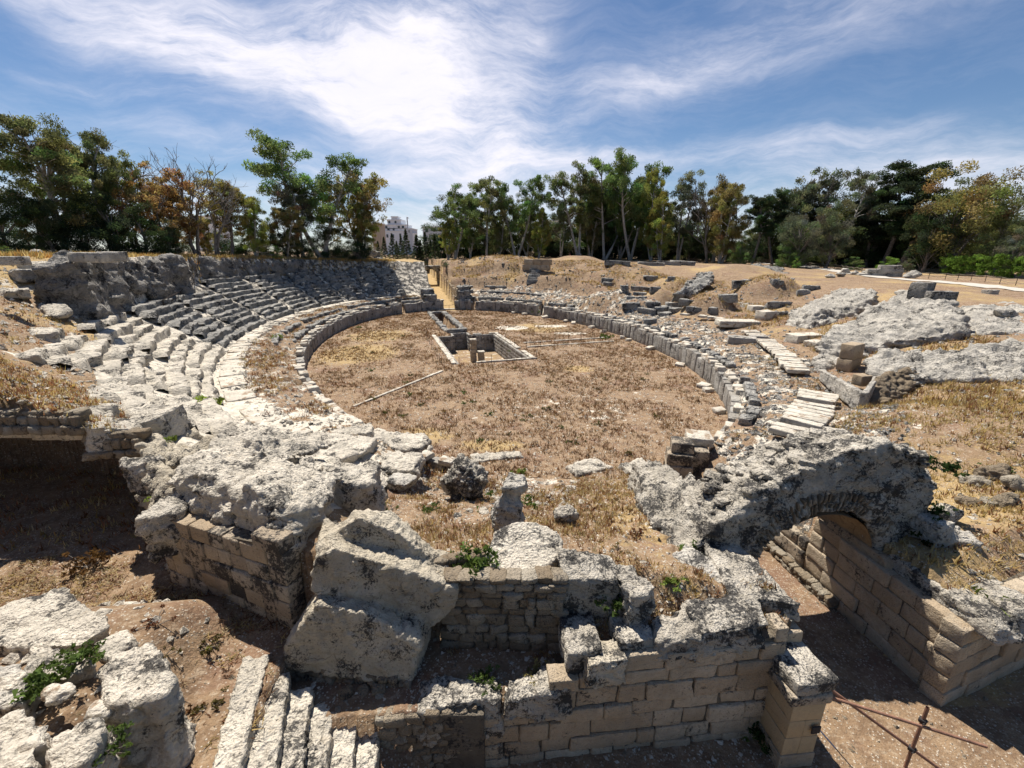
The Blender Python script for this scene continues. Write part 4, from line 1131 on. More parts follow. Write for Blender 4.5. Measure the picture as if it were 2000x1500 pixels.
rock('boulder', [lump(at(73, 505, 10.6), .75, .6, .75, 3)], M['grey_rock'], 'rounded boulder on top of the left cliff', 'boulder', vox=0.07, amp=0.08, fine=0.03, seed=3)
# arched ruin: a rubble mass on three piers, two round openings with pale arch bands
RX_ = {}
A0 = at(640, 521, 7.6); A1 = at(752, 517, 7.8)
phiA = math.atan2(A1.y - A0.y, A1.x - A0.x)
Lr = (A1 - A0).length
ru = thing('arched_ruin', 'rubble ruin with two round arches at the far end of the left bank', 'ruin', A0, phiA)
def rb(x0, x1, y0, y1, z0, z1): return [(x, y, z) for x in (x0, x1) for y in (y0, y1) for z in (z0, z1)]
hul = [rb(-1, Lr * .30, 0, 3, -1, 2.0), rb(Lr * .52, Lr * .60, 0, 3, -1, 2.2), rb(Lr * .82, Lr * 1.0, 0, 3, -1, 1.8), rb(-.5, Lr * 1.0, 2.2, 3.5, -1, 3.2), rb(Lr * .05, Lr * .86, 0.4, 3.2, 2.5, 3.6)]
for c0, c1 in ((.30, .52), (.60, .82)):
    cx, rw = (c0 + c1) / 2 * Lr, (c1 - c0) / 2 * Lr
    for i in range(6):
        t0, t1 = math.pi * i / 6, math.pi * (i + 1) / 6
        hul.append([(cx + math.cos(t) * q, y, 0.9 + min(math.sin(t) * q, 2.2)) for t in (t0, t1) for q in (rw, rw * 1.5) for y in (0.2, 3)])
link('rubble_mass', rock_mesh('rubble_mass', hul, vox=0.2, amp=0.3, freq=0.6, fine=0.14, seed=3), M['far_rock'], ru)
for c0, c1 in ((.30, .52), (.60, .82)):
    cx, rw = (c0 + c1) / 2 * Lr, (c1 - c0) / 2 * Lr; V = []
    for i in range(11):
        t = math.pi * (i / 10) * 0.62
        for q in (rw * .86, rw * 1.02):
            for y in (-.25, .5): V.append((cx + math.cos(t) * q, y, 0.9 + math.sin(t) * q))
    F = []
    for i in range(10):
        b0 = i * 4
        for a, b in ((0, 1), (1, 3), (3, 2), (2, 0)): F.append((b0 + a, b0 + b, b0 + 4 + b, b0 + 4 + a))
    link('arch_band', mesh_np('arch_band', V, F, False), M['paving'], ru)
rock('rubble_pile', [[at(745, 520, 7.0), at(790, 522, 6.8), at(800, 512, 7.8), at(750, 508, 8.2), at(820, 515, 7.6), at(815, 525, 6.8)]], M['far_rock'], 'low grey rubble between the arches and the far corridor', 'ruin', vox=0.25, amp=0.4, freq=0.6, fine=0.15, seed=8)
rock('standing_stone', [[at(812, 520, 7.4), at(820, 520, 7.4), at(810, 505, 8.9), at(824, 508, 8.7), at(818, 522, 7.2)]], M['far_rock'], 'upright dark stone stump left of the far corridor', 'stone', vox=0.2, amp=0.25, freq=0.8, fine=0.12, seed=9)
rock('rubble_wall', [[at(640, 548, 5.8), at(650, 530, 6.6), at(662, 525, 7.2), at(660, 545, 6.2)], [at(690, 540, 6.0), at(665, 528, 6.8), at(700, 555, 5.4)]], M['far_rock'], 'low curved rubble wall left of the arches', 'ruin', vox=0.2, amp=0.25, freq=0.7, fine=0.12, seed=13)
def railing(label, pix, z, n, hgt=1.0, rails=(1.0, .55), m='post', sag=0.0, r=0.03):
    P = [at(a, b, zz) for a, b, zz in pix]
    t = thing('railing', label, 'fence', P[0]); base = P[0]
    seg = [(P[i + 1] - P[i]).length for i in range(len(P) - 1)]; tot = sum(seg); out = []
    for k in range(n):
        s = tot * k / (n - 1); i = 0
        while i < len(seg) - 1 and s > seg[i]: s -= seg[i]; i += 1
        p = P[i] + (P[i + 1] - P[i]) * min(1, s / seg[i]); p.z = Hs(p.x, p.y) - .05; out.append(p - base)
        tube('fence_post', [p - base, p - base + Vector((0, 0, hgt + .05))], r * 1.3, M[m], t, n=5)
    for q in rails:
        pl = []
        for a, b in zip(out[:-1], out[1:]):
            pl.append(a + Vector((0, 0, q * hgt)))
            if sag: pl.append((a + b) / 2 + Vector((0, 0, q * hgt - sag)))
        pl.append(out[-1] + Vector((0, 0, q * hgt)))
        tube('rope' if sag else 'rail', pl, r, M['rope'] if sag else M[m], t, n=5)
    return t
railing('dark two-rail railing along the top of the left rim', [(300, 510, 10.3), (430, 503, 10.2), (560, 500, 10.0), (650, 500, 9.6)], 10, 18)
railing('rope fence along the pale path at the right', [(1560, 522, 7.5), (1640, 530, 7.2), (1720, 540, 7.0), (1840, 548, 6.7), (2050, 570, 6.3)], 7, 26, 1.0, (.95, .5), 'post', 0.12)
railing('wooden rail fence under the trees beyond the right bank', [(1330, 511, 8.6), (1400, 512, 8.5), (1480, 514, 8.2), (1560, 518, 7.7)], 8, 16, 1.0)
railing('low rail fence behind the far bank near the two visitors', [(1080, 502, 9.4), (1150, 500, 9.4), (1200, 502, 9.3)], 9, 9, 1.0)
# pale footpath
pl = [at(a, b, z) for a, b, z in ((1480, 516, 7.8), (1560, 523, 7.4), (1640, 534, 7.0), (1720, 545, 6.8), (1840, 556, 6.5), (2060, 582, 6.2))]
V = []; F = []; k = 0
for i in range(len(pl) - 1):
    for s in range(12):
        t = s / 12; p = pl[i].lerp(pl[i + 1], t); d = (pl[i + 1] - pl[i]); nrm = Vector((-d.y, d.x, 0)).normalized()
        for q in (-1.7, -.6, .6, 1.7):
            w = p + nrm * (q + 0.12 * math.sin(k * 1.3 + q)); V.append((w.x, w.y, Hs(w.x, w.y) + 0.07))
        if k: F += [((k - 1) * 4 + j, (k - 1) * 4 + j + 1, k * 4 + j + 1, k * 4 + j) for j in range(3)]
        k += 1
link('footpath', mesh_np('footpath', V, F), M['path'], kind='structure')
# ------------------------------------------------------------------ foreground
def Y(px, py, y): return atY(px, py, y)
def ashlar(name, label, p0, p1, z0, courses, top, m, seed, lmin=0.5, lmax=0.95, thick=0.4, skip=None, jut=0.012, core=True, r=0.018, amp=0.02, chip=0.05, cat='wall', side=1, bname='stone_block', sub=1.0, cap=None):
    """coursed wall from p0 to p1 (seen face along that line); top(s) cuts it off"""
    p0, p1 = Vector((*p0, 0)), Vector((*p1, 0)); d = p1 - p0; L = d.length; ang = math.atan2(d.y, d.x)
    nrm = Vector((-math.sin(ang), math.cos(ang), 0)) * side            # points into the wall
    t = thing(name, label, cat, (p0.x, p0.y, z0)); rr = random.Random(seed); z = 0.0; zt = []
    for ci, h in enumerate(courses):
        s = -rr.uniform(0, .4) if ci % 2 else 0.0
        while s < L - 0.05:
            l = rr.uniform(lmin, lmax) * rr.choice((.7, 1, 1, 1, 1.45)); s0, s1 = max(s, 0), min(s + l, L); s += l
            if L - s1 < 0.3: s1 = L; s = L + 1
            if s1 - s0 < 0.12: continue
            mid = (s0 + s1) / 2
            if z0 + z + h * 0.55 > top(mid): continue
            if skip and skip(mid, z0 + z + h / 2): continue
            hh = h
            j = rr.uniform(-jut, jut) * 3.4
            me = block_mesh(bname, ((s1 - s0) / 2 - rr.uniform(.004, .014), thick / 2, hh / 2 - rr.uniform(.004, .012)), r=r * rr.uniform(1.0, 2.6), seg=(max(4, int((s1 - s0) / .10 * sub)), 3, max(3, int(hh / .10 * sub))), amp=amp, freq=3.0, seed=rr.randrange(999), chip=chip * rr.uniform(.3, 1.6))
            o = link(bname, me, m if not isinstance(m, list) else rr.choice(m), t)
            c = d * (mid / L) + nrm * (thick / 2 + j); o.location = (c.x, c.y, z + hh / 2)
            o.rotation_euler = (rr.uniform(-.008, .008), 0, ang + rr.uniform(-.01, .01))
        z += h
    if core:
        n = 14; V = []; 
        for i in range(n + 1):
            s = L * i / n; zz = min(top(min(max(s, .05), L - .05)), z0 + sum(courses)) - z0 - 0.12
            q = min(max(i / n, .55 / L), 1 - .05 / L); a = d * q + nrm * 0.06; b = d * q + nrm * (thick + 0.15)
            V += [(a.x, a.y, -.15), (a.x, a.y, zz), (b.x, b.y, zz), (b.x, b.y, -.15)]
        F = [(i * 4 + k, i * 4 + (k + 1) % 4, i * 4 + 4 + (k + 1) % 4, i * 4 + 4 + k) for i in range(n) for k in range(4)]
        link('wall_core', mesh_np('wall_core', V, F, False), M['core'], t)
    return t
stone_v = [block_mesh('stone', (0.5, 0.5, 0.5), r=0.15, seg=(3, 3, 3), amp=0.22, freq=2.1, seed=200 + i, chip=0.25) for i in range(14)]
for m_ in stone_v: m_.materials.append(M['rubble'])
def rubble_face(t, p0, p1, z0, ztop, hrow, lmin, lmax, seed, side=1, depth=0.3, base=None, name='stone', prob=1.0):
    p0, p1 = Vector((*p0, 0)), Vector((*p1, 0)); d = p1 - p0; L = d.length; ang = math.atan2(d.y, d.x)
    nrm = Vector((-math.sin(ang), math.cos(ang), 0)) * side; rr = random.Random(seed); z = z0
    base = Vector(base)
    while True:
        h = hrow * rr.uniform(.75, 1.3); s = -rr.uniform(0, lmax); any_ = False
        while s < L:
            l = rr.uniform(lmin, lmax); mid = min(max(s + l / 2, 0.05), L - .05)
            if z + h * .5 < ztop(mid) and rr.random() < prob:
                any_ = True
                c = p0 + d * (mid / L) + nrm * (depth * .42 + rr.uniform(-.03, .03)) - base
                put(name, rr.choice(stone_v), t, (c.x, c.y, z + h / 2 + rr.uniform(-.02, .02) - base.z), ang + rr.uniform(-.12, .12), (l * .97, depth, h * .98), (rr.uniform(-.1, .1), rr.uniform(-.13, .13)))
            s += l
        z += h
        if not any_ or z > z0 + 6: break

# --- left ashlar wall and the rocks that sit on it
LW0, LW1 = (-9.35, 9.85), (-5.15, 8.15)
ashlar('block_wall', 'shaded wall of squared blocks with black lichen patches left of the fallen stepped block', LW0, LW1, 2.45, [.46, .44, .46, .43, .44, .40], lambda s: 4.45 + 0.12 * s, [M['ashlar'], M['ashlar_dark'], M['ashlar_dark']], 3, .5, .72, .45, sub=1.0)
rock('boulder', [[(-9.0, 10.15, 4.5), (-7.05, 9.3, 4.5), (-9.3, 10.6, 5.35), (-8.0, 10.15, 5.65), (-7.0, 9.85, 5.45), (-9.6, 13.2, 5.5), (-7.2, 13.4, 5.0), (-6.9, 11.0, 5.2), (-9.6, 12.5, 4.4), (-7, 12, 4.0)], [(-9.4, 12.5, 5.2), (-7.0, 11.5, 5.2), (-9.6, 14.6, 5.3), (-6.6, 14.6, 4.4), (-8, 12.5, 5.7)]], M['white_rock'],
     'huge white rock slab resting on the shaded block wall, left of the bulging rock', 'boulder', vox=0.06, amp=0.16, freq=1.0, fine=0.09, strata=0.08, seed=31)
rock('boulder', [[(-6.85, 9.2, 4.5), (-5.1, 8.5, 4.4), (-6.9, 9.5, 5.5), (-6.3, 9.2, 5.85), (-5.05, 8.9, 5.4), (-6.8, 11.4, 5.5), (-5.0, 11.6, 4.9), (-4.8, 9.7, 5.0), (-5.1, 8.6, 3.9)], [(-6.5, 10.5, 5.1), (-5.0, 10.4, 5.0), (-6.6, 12.6, 5.0), (-5.2, 12.8, 4.2)]], M['white_rock'],
     'bulging white rock hanging over the right end of the shaded block wall', 'boulder', vox=0.06, amp=0.14, freq=1.0, fine=0.08, strata=0.05, seed=32)
rock('boulder', [slab(at(345, 1062, 3.7), .48, .5, 1.0, 0.4, .15, 5)], M['lichen_rock'], 'rounded dark-topped rock at the left corner of the shaded block wall', 'boulder', vox=0.05, amp=0.12, freq=1.4, fine=0.04, strata=0.05, seed=33)
rock('boulder', [slab(at(238, 872, 5.1), .72, .62, .85, 0.5, .12, 6, (-.12, .1))], M['white_rock'], 'angular white block leaning over the dark tunnel mouth', 'boulder', vox=0.06, amp=0.08, freq=1.1, fine=0.03, seed=34)
rock('boulder', [slab(at(308, 850, 5.0), .72, .8, .9, 0.1, .12, 7, (0, .08))], M['white_rock'], 'squared white block behind the leaning one above the tunnel', 'boulder', vox=0.06, amp=0.09, freq=1.0, fine=0.03, seed=35)
rock('boulder', [slab(at(188, 838, 5.4), .6, .55, .6, 0.3, .12, 8)], M['white_rock'], 'low white rock at the tunnel edge left of the leaning block', 'boulder', vox=0.06, amp=0.10, freq=1.1, fine=0.03, seed=36)
rock('boulder', [slab(at(288, 945, 4.5), .42, .5, .8, 0.6, .15, 9)], M['lichen_rock'], 'black-streaked rock wedged below the leaning white block', 'boulder', vox=0.05, amp=0.10, freq=1.4, fine=0.04, seed=37)
# rough rock side of the tunnel mouth
rock('rock_bank', [[(-9.2, 9.75, 2.3), (-10.5, 11.05, 2.3), (-9.3, 10.0, 4.7), (-10.6, 11.35, 5.3), (-8.6, 11.5, 5.0), (-8.6, 11, 2.3)],
                  [(-10.3, 10.85, 2.3), (-12.2, 12.9, 2.3), (-10.5, 11.2, 5.2), (-12.0, 12.9, 5.5), (-9.5, 13.0, 5.0), (-9.5, 13.0, 2.3)],
                  [(-12.0, 12.8, 2.3), (-14.2, 14.9, 2.3), (-11.9, 12.9, 5.3), (-14.0, 15.0, 5.0), (-11.5, 15, 4.6), (-11.5, 15, 2.3)]], M['fallen'],
     'rough brown rock side of the dark tunnel mouth', 'rock', vox=0.07, amp=0.24, freq=1.1, fine=0.13, strata=0.06, seed=38, pits=.06)
# tunnel roof: a vault of rubble that carries the slope above
roof = thing('tunnel_vault', 'rubble vault edge over the black tunnel mouth at the left', 'vault', (-15, 13.5, 5.0))
gx, gy = np.arange(-30, -11, .16), np.arange(11.8, 18.4, .16)
GX, GY = np.meshgrid(gx, gy); fx, fy = GX.ravel(), GY.ravel()
wob = 0.25 * fbm(p3(fx, fy, 1.3), 3, 61)
zt = H(fx, fy, False) + 0.03; zb = np.minimum(zt - 0.45, 5.5 + 0.0 * zt) - 0.1 * np.abs(wob)
nx = len(gx); ii = (np.arange(len(gy) - 1)[:, None] * nx + np.arange(nx - 1)[None]).ravel()
Q = np.stack([ii, ii + 1, ii + nx + 1, ii + nx], 1)
keep = inpoly(fx[Q].mean(1) + wob[ii] * .4, fy[Q].mean(1) + wob[ii] * .4 - .28, TUN); Q = Q[keep]
from collections import Counter
ed = Counter(); N_ = len(fx)
for q in Q:
    for a_, b_e in zip(q, np.roll(q, -1)): ed[(a_, b_e)] += 1
rim = [(a_, b_e) for (a_, b_e) in ed if (b_e, a_) not in ed]
FF = np.concatenate([Q, Q[:, ::-1] + N_, np.array([(b_e, a_, a_ + N_, b_e + N_) for a_, b_e in rim])])
VV = np.concatenate([np.stack([fx, fy, zt], 1), np.stack([fx, fy, zb], 1)])
used = np.unique(FF); mp = np.full(len(VV), -1, np.int64); mp[used] = np.arange(len(used))
VV = VV[used]; me = mesh_np('vault_slab', VV - np.array(roof.location), mp[FF]); tn = tones(VV[:, 0], VV[:, 1], VV[:, 2] + 9); tn[used >= N_] = (1.0, 0, .7); set_col(me, tn)
link('vault_slab', me, M['ground'], roof)
lip = [(-11.7, 12.45), (-13.2, 12.25), (-15.8, 12.3), (-20.0, 12.2), (-24, 12.0)]
for (xa, ya), (xb, yb) in zip(lip[:-1], lip[1:]):
    zm = min(Hs(xa, ya + .3), 99); zl = float(H(np.array([(xa + xb) / 2]), np.array([ya + .3]), False)[0])
    for k in range(3):
        rubble_face(roof, (xb, yb - .06 + .10 * k), (xa, ya - .06 + .10 * k), zl - .78 + .25 * k, lambda s, zl=zl, k=k: zl - .78 + .25 * k + .2, .27, .2, .46, 40 + k + int(-xa), 1, .4, base=roof.location)

# --- near left rock mass at the picture's lower left corner
def prism(pix, z, th): return [at(a_, b_2, z) for a_, b_2 in pix] + [at(a_, b_2, z) - Vector((0, 0, th)) for a_, b_2 in pix]
rock('rock_outcrop', [prism([(-40, 1190), (55, 1165), (130, 1150), (180, 1185), (212, 1222), (150, 1262), (80, 1255), (-30, 1262)], 3.75, 1.2)], M['white_rock'],
     'flat white rock shelf at the lower left, beside the trench floor', 'rock', vox=0.06, amp=0.08, freq=1.1, fine=0.05, strata=0.04, seed=41)
rock('rock_slab', [prism([(185, 1262), (245, 1235), (262, 1250), (215, 1290)], 3.6, .8)], M['white_rock'], 'small pale rock between the flat shelf and the tall boulder', 'rock', vox=0.05, amp=0.07, freq=1.2, fine=0.04, seed=45)
rock('boulder', [prism([(235, 1275), (290, 1252), (318, 1282), (335, 1335), (300, 1372), (215, 1380), (195, 1325)], 4.2, 1.9) + [at(345, 1400, 3.5), at(368, 1500, 2.4), at(250, 1500, 2.6)]], M['white_rock'],
     'tall white boulder with a shaded near face at the lower left', 'boulder', vox=0.05, amp=0.10, freq=1.2, fine=0.05, strata=0.03, seed=42)
rock('rock_slab', [prism([(60, 1262), (150, 1268), (185, 1300), (120, 1330), (50, 1318)], 3.75, .7)], M['white_rock'], 'broken pale rock below the flat white shelf', 'rock', vox=0.05, amp=0.10, freq=1.3, fine=0.05, seed=47)
rock('boulder', [prism([(100, 1440), (170, 1400), (205, 1420), (165, 1490), (90, 1520)], 4.3, 1.6)], M['white_rock'], 'pale sloping rock at the bottom left edge of the picture', 'boulder', vox=0.05, amp=0.09, freq=1.2, fine=0.04, seed=43)
rock('boulder', [prism([(-30, 1400), (40, 1385), (80, 1420), (60, 1500), (-30, 1510)], 4.3, 1.6)], M['white_rock'], 'white rock in the bottom left corner of the picture', 'boulder', vox=0.05, amp=0.09, freq=1.2, fine=0.04, seed=46)
rock('boulder', [prism([(-30, 1310), (30, 1300), (62, 1335), (40, 1378), (-30, 1385)], 4.0, 1.0)], M['grey_rock'], 'grey rock at the left edge below the flat white shelf', 'boulder', vox=0.05, amp=0.10, freq=1.3, fine=0.04, seed=44)
for i, (q, s) in enumerate([((122, 1360, 4.0), .22), ((205, 1390, 4.0), .26), ((105, 1350, 4.0), .16), ((20, 1345, 3.9), .3), ((60, 1470, 4.1), .3)]):
    p = at(*q); p.z -= 0.1
    ll_ = globals().setdefault('lowl_', []); ll_.append(None); ll_[-1] = rock('loose_stone', [lump(p, s, s * .8, s * 1.2, 60 + i)], M['paving'], 'pale loose stone among weeds on the lower left rocks', 'stone', group='loose stones on the lower left rocks', vox=0.03, amp=0.04, fine=0.02, seed=i, freq=2)

rank(lowl_, 'pale loose stone among weeds on the lower left rocks, {} from the left')
# --- flight of steps going down to the right
st = thing('stone_steps', 'flight of worn pale stone steps at the bottom of the picture', 'stairs', (-4.9, 6.2, 2.3))
noz = [((524, 1284), (468, 1500)), ((562, 1324), (536, 1500)), ((608, 1348), (588, 1500)), ((654, 1372), (636, 1500)), ((698, 1400), (688, 1500)), ((738, 1432), (732, 1500))]
prev = None
for k, (a, b) in enumerate(noz):
    z = 2.68 - 0.25 * k
    A, B = at(*a, z), at(*b, z); d = (A - B).normalized(); A = A + d * 0.12; B = B - d * 1.6
    wdt = 0.42 if k else 0.36
    nx = Vector((d.y, -d.x, 0)); nx = nx if nx.x < 0 else -nx
    hull = [A, B, A + nx * (wdt + .12), B + nx * (wdt + .12)]; hull += [p - Vector((0, 0, .34)) for p in hull]
    hull = [p - Vector(st.location) for p in hull]
    link('step', rock_mesh('step', [hull], vox=0.04, amp=0.035, freq=1.6, fine=0.02, seed=50 + k), M['white_rock'], st)

# --- the big stepped block that has slid down beside the wall
fb = [[Y(622, 1180, 7.62), Y(700, 1195, 7.6), Y(812, 1235, 7.65), Y(553, 1268, 7.45), Y(562, 1308, 7.42), Y(700, 1325, 7.35), Y(800, 1330, 7.38), Y(822, 1260, 7.5), Y(640, 1178, 8.7) , (-2.1, 8.9, 3.0), (-4.6, 9.0, 3.6), (-2.0, 8.9, 1.7), (-5.2, 8.6, 2.0)],
      [Y(613, 1092, 8.05), Y(655, 1072, 8.1), Y(760, 1105, 8.1), Y(893, 1150, 8.2), Y(606, 1150, 7.95), Y(640, 1178, 8.0), Y(830, 1232, 8.05), Y(889, 1190, 8.15), (-1.6, 9.3, 3.9), (-4.6, 9.3, 4.9), (-1.6, 9.3, 2.4), (-4.8, 9.2, 3)],
      [Y(640, 1062, 8.6), Y(655, 1040, 8.65), Y(700, 1010, 8.7), Y(775, 1040, 8.7), Y(855, 1100, 8.75), Y(883, 1128, 8.8), Y(690, 995, 9.2), Y(770, 1000, 9.3), Y(852, 1075, 9.3), (-4.4, 9.4, 3), (-1.7, 9.5, 2.8), Y(640, 1085, 8.5), Y(880, 1150, 8.7)]]
rock('fallen_block', fb, M['fallen'], 'huge tilted fallen block cut into two seat steps in the foreground', 'stone block', vox=0.04, amp=0.05, freq=1.3, fine=0.04, seed=61)
ft = thing('rubble_footing', 'thin course of small stones under the huge fallen block', 'wall', (-5.0, 7.45, 1.6))
rubble_face(ft, (-5.2, 7.5), (-2.3, 7.3), 1.65, lambda s: 2.35 - .1 * s, .16, .16, .34, 9, 1, .35, base=ft.location)

# --- rubble wall behind the ledge
RW0, RW1 = (-1.55, 8.30), (1.15, 8.24)
rw = thing('rubble_wall', 'small-stone rubble wall behind the shadowed ledge in the foreground', 'wall', (RW0[0], RW0[1], 1.9))
rubble_face(rw, RW0, RW1, 1.85, lambda s: 3.86, .26, .17, .58, 5, 1, .34, base=rw.location)
V, F = box_np((1.4, .2, 1.0), r=.02, seg=(2, 2, 2), amp=0)
link('wall_core', mesh_np('wall_core', V + np.array([1.35, .22, .95]), F), M['core'], rw)
rw2 = thing('rubble_wall', 'stub of rubble wall with a green shrub left of the round stone slab', 'wall', (-1.5, 8.9, 3.4))
rubble_face(rw2, (-1.75, 8.75), (-.75, 9.0), 3.6, lambda s: 4.15, .2, .2, .35, 6, 1, .3, base=rw2.location)
cop = thing('wall_coping', 'flat crumbling top course of the foreground rubble wall', 'coping', (0, 8.3, 3.86))
rr_ = random.Random(4)
for i in range(8): put('stone', rr_.choice(stone_v), cop, (-1.4 + i * .36, 8.46 + rr_.uniform(-.03, .05), 3.9), rr_.uniform(-.1, .1), (.37, .42, .17), (0, 0), (0, 8.3, 3.86))

# --- blocks at the corner where the rubble wall meets the long wall
M_l = M['lichen_rock']
def bigb(c, size, rot, label, seed, m=None, tilt=(0, 0), **k):
    rock('stone_block', [slab(c, size[0] / 2, size[1] / 2, size[2], rot, .05, seed, tilt, .96)], m or M_l, label, 'stone block', vox=0.04, amp=k.get('amp', .05), freq=1.5, fine=.03, seed=seed)
bigb((1.85, 8.72, 2.0), (1.3, .85, 1.95), -.02, 'dark lichen-covered block on the right end of the rubble wall', 70)
bigb((2.8, 8.4, 2.3), (.6, .95, 1.5), .3, 'upright white-topped stone right of the dark lichen-covered block', 71, amp=.1)
bigb((1.55, 7.75, 2.25), (.75, 1.0, .75), .05, 'left of the two low blocks at the corner above the long wall', 72)
bigb((2.0, 7.35, 2.3), (.85, .65, .62), .1, 'pitted brown block jutting over the left end of the long wall', 73, M['fallen'])
bigb((2.75, 7.85, 2.6), (.9, .8, .45), .12, 'flat pale block behind the pitted brown block', 74)
bigb((3.55, 7.7, 2.75), (.7, .6, .4), .1, 'low lichen-spotted stone on top of the long wall, left of the crumbled ledge', 75)

# --- ledge in front of the rubble wall: crumbling edge
rock('rock_ledge', [[(-2.4, 6.72, .9), (-.2, 6.92, .9), (-2.3, 6.75, 1.85), (-.3, 6.95, 2.05), (-2.0, 7.4, 2.02), (-.3, 7.5, 2.05)]], M['lichen_rock'], 'left lichen-crusted edge of the ledge above the rough wall', 'ledge', vox=0.045, amp=.08, freq=1.5, fine=.035, seed=76)
rock('rock_ledge', [[(-.2, 6.9, 1.35), (1.2, 7.05, 1.4), (-.1, 6.93, 2.0), (.55, 6.97, 2.05), (-.1, 7.4, 2.05), (.6, 7.5, 2.05)], [(.55, 6.95, 1.4), (1.3, 7.0, 1.5), (.55, 7.0, 2.15), (1.25, 7.08, 2.25), (.6, 7.6, 2.15), (1.25, 7.7, 2.25)]], M['lichen_rock'],
     'right dark crusted edge of the ledge beside the jutting block', 'ledge', vox=0.045, amp=.07, freq=1.5, fine=.035, seed=77)

# --- long ashlar wall, rubble at its left end
fw0, fw1 = (-.75, FRONT(-.75) + .02), (6.15, FRONT(6.15))
ashlar('block_wall', 'long wall of pinkish brown squared blocks in the bottom foreground', fw0, fw1, -.35, [.55, .42, .50, .38, .52, .36, .47, .40, .42], lambda s: float(np.interp(s, [0, 1.7, 1.9, 2.6, 4.2, 6.9], [1.5, 1.5, 2.35, 2.55, 2.95, 3.1])), M['ashlar'], 8, .55, 1.15, .45, sub=1.3, amp=.035, chip=.14)
rf = thing('rubble_wall', 'rough small-stone wall below the ledge at the head of the steps', 'wall', (-2.3, 6.7, 0))
rubble_face(rf, (-2.75, 6.62), (-.75, 6.86), 0.2, lambda s: 1.95, .24, .2, .45, 7, 1, .4, base=rf.location)
V, F = box_np((1.1, .2, 1.2), r=.02, seg=(2, 2, 2), amp=0)
o = link('wall_core', mesh_np('wall_core', V + np.array([.6, .25, .6]), F), M['core'], rf)
rs = thing('rubble_slope', 'tumble of small stones between the steps and the ledge', 'stones', (-3, 7.0, 1.2))
for i in range(46):
    t = rr_.random(); x = -3.6 + 1.6 * t + rr_.uniform(-.25, .25); y = 6.75 + rr_.uniform(0, .5) ; z = 1.75 - .35 * t + (y - 6.75) * .5; s = rr_.uniform(.14, .34)
    put('stone', rr_.choice(stone_v), rs, (x, y, z), rr_.uniform(0, 3), (s, s * .8, s * .8), (rr_.uniform(-.4, .4), rr_.uniform(-.4, .4)), (-3, 7.0, 1.2))
# crumbled upper ledge on the wall's right half
rock('rock_ledge', [[(3.2, 7.32, 2.55), (4.2, 7.38, 2.6), (3.2, 7.4, 3.05), (4.1, 7.45, 3.2), (3.2, 8.0, 3.2), (4.1, 8.2, 3.3)], [(4.0, 7.35, 2.6), (5.6, 7.5, 2.75), (4.1, 7.4, 3.3), (5.6, 7.55, 3.4), (4.0, 8.2, 3.4), (5.7, 8.4, 3.5)]], M['lichen_rock'],
     'long dark overhanging ledge stone on top of the long wall', 'ledge', vox=0.05, amp=.10, freq=1.3, fine=.05, seed=78)
rock('rock_ledge', [[(5.2, 8.3, 3.0), (6.75, 8.1, 2.9), (5.2, 8.4, 3.45), (6.7, 8.2, 3.35), (5.4, 10.6, 3.4), (6.4, 10.4, 3.3), (5.4, 10.6, 2.8)]], M['lichen_rock'], 'flat grey stone along the passage edge right of the long wall', 'ledge', vox=0.05, amp=.07, freq=1.3, fine=.035, seed=79)
rock('loose_stone', [lump((3.2, 9.2, 3.2), .34, .3, .55, 80)], M['lichen_rock'], 'dark pointed stone in the dry grass above the long wall', 'stone', vox=.04, amp=.06, fine=.03, seed=80, freq=1.6)
rock('loose_stone', [lump((3.95, 9.0, 3.1), .16, .13, .2, 81)], M['paving'], 'small white stone in the dry grass near the long wall', 'stone', vox=.03, amp=.03, fine=.01, seed=81, freq=2)
rock('loose_stone', [lump((4.4, 10.0, 2.95), .6, .35, .4, 82, rot=-.6)], M['grey_rock'], 'low pale stone below the dark left haunch of the arch', 'stone', vox=.04, amp=.06, fine=.03, seed=82, freq=1.6)
rock('loose_stone', [slab((5.1, 9.6, 2.95), .4, .8, .4, .7, .12, 83)], M['grey_rock'], 'flat tilted stone between the arch and the passage edge', 'stone', vox=.04, amp=.06, fine=.03, seed=83, freq=1.6)

# --- pier at the mouth of the passage
pr = thing('stone_pier', 'tan restored pier with weathered dark cap at the passage mouth', 'pier', (6.35, 7.3, 0))
zs = 0.0
for k, (h, sx, sy, mm) in enumerate([(.42, .84, .84, 'ashlar'), (.52, .78, .8, 'new_stone'), (.5, .76, .8, 'new_stone'), (.48, .76, .8, 'new_stone')]):
    if k in (1, 2):
        block('pier_block', (-.19, 0, zs), (sx / 2 - .005, sy, h - .008), .1, M[mm], None, parent=pr, seed=k, r=.012, amp=.008, chip=.03, seg=(3, 4, 3)).location = (-sx / 4 * math.cos(.1), -sx / 4 * math.sin(.1), zs)
        block('pier_block', (.19, 0, zs), (sx / 2 - .005, sy, h - .008), .1, M[mm], None, parent=pr, seed=k + 5, r=.012, amp=.008, chip=.03, seg=(3, 4, 3)).location = (sx / 4 * math.cos(.1), sx / 4 * math.sin(.1), zs)
    else:
        block('pier_block', (0, 0, zs), (sx, sy, h - .008), .1, M[mm], None, parent=pr, seed=k, r=.014, amp=.012, chip=.04, seg=(5, 4, 3))
    zs += h
block('impost', (0, 0.05, zs), (.98, .98, .26), .1, M['ashlar_dark'], None, parent=pr, seed=8, r=.04, amp=.03, seg=(5, 5, 3))
block('cap_stone', (.0, .35, zs + .26), (.95, 1.5, .34), .16, M['lichen_rock'], None, parent=pr, seed=9, r=.05, amp=.06, seg=(6, 8, 3), chip=.15)

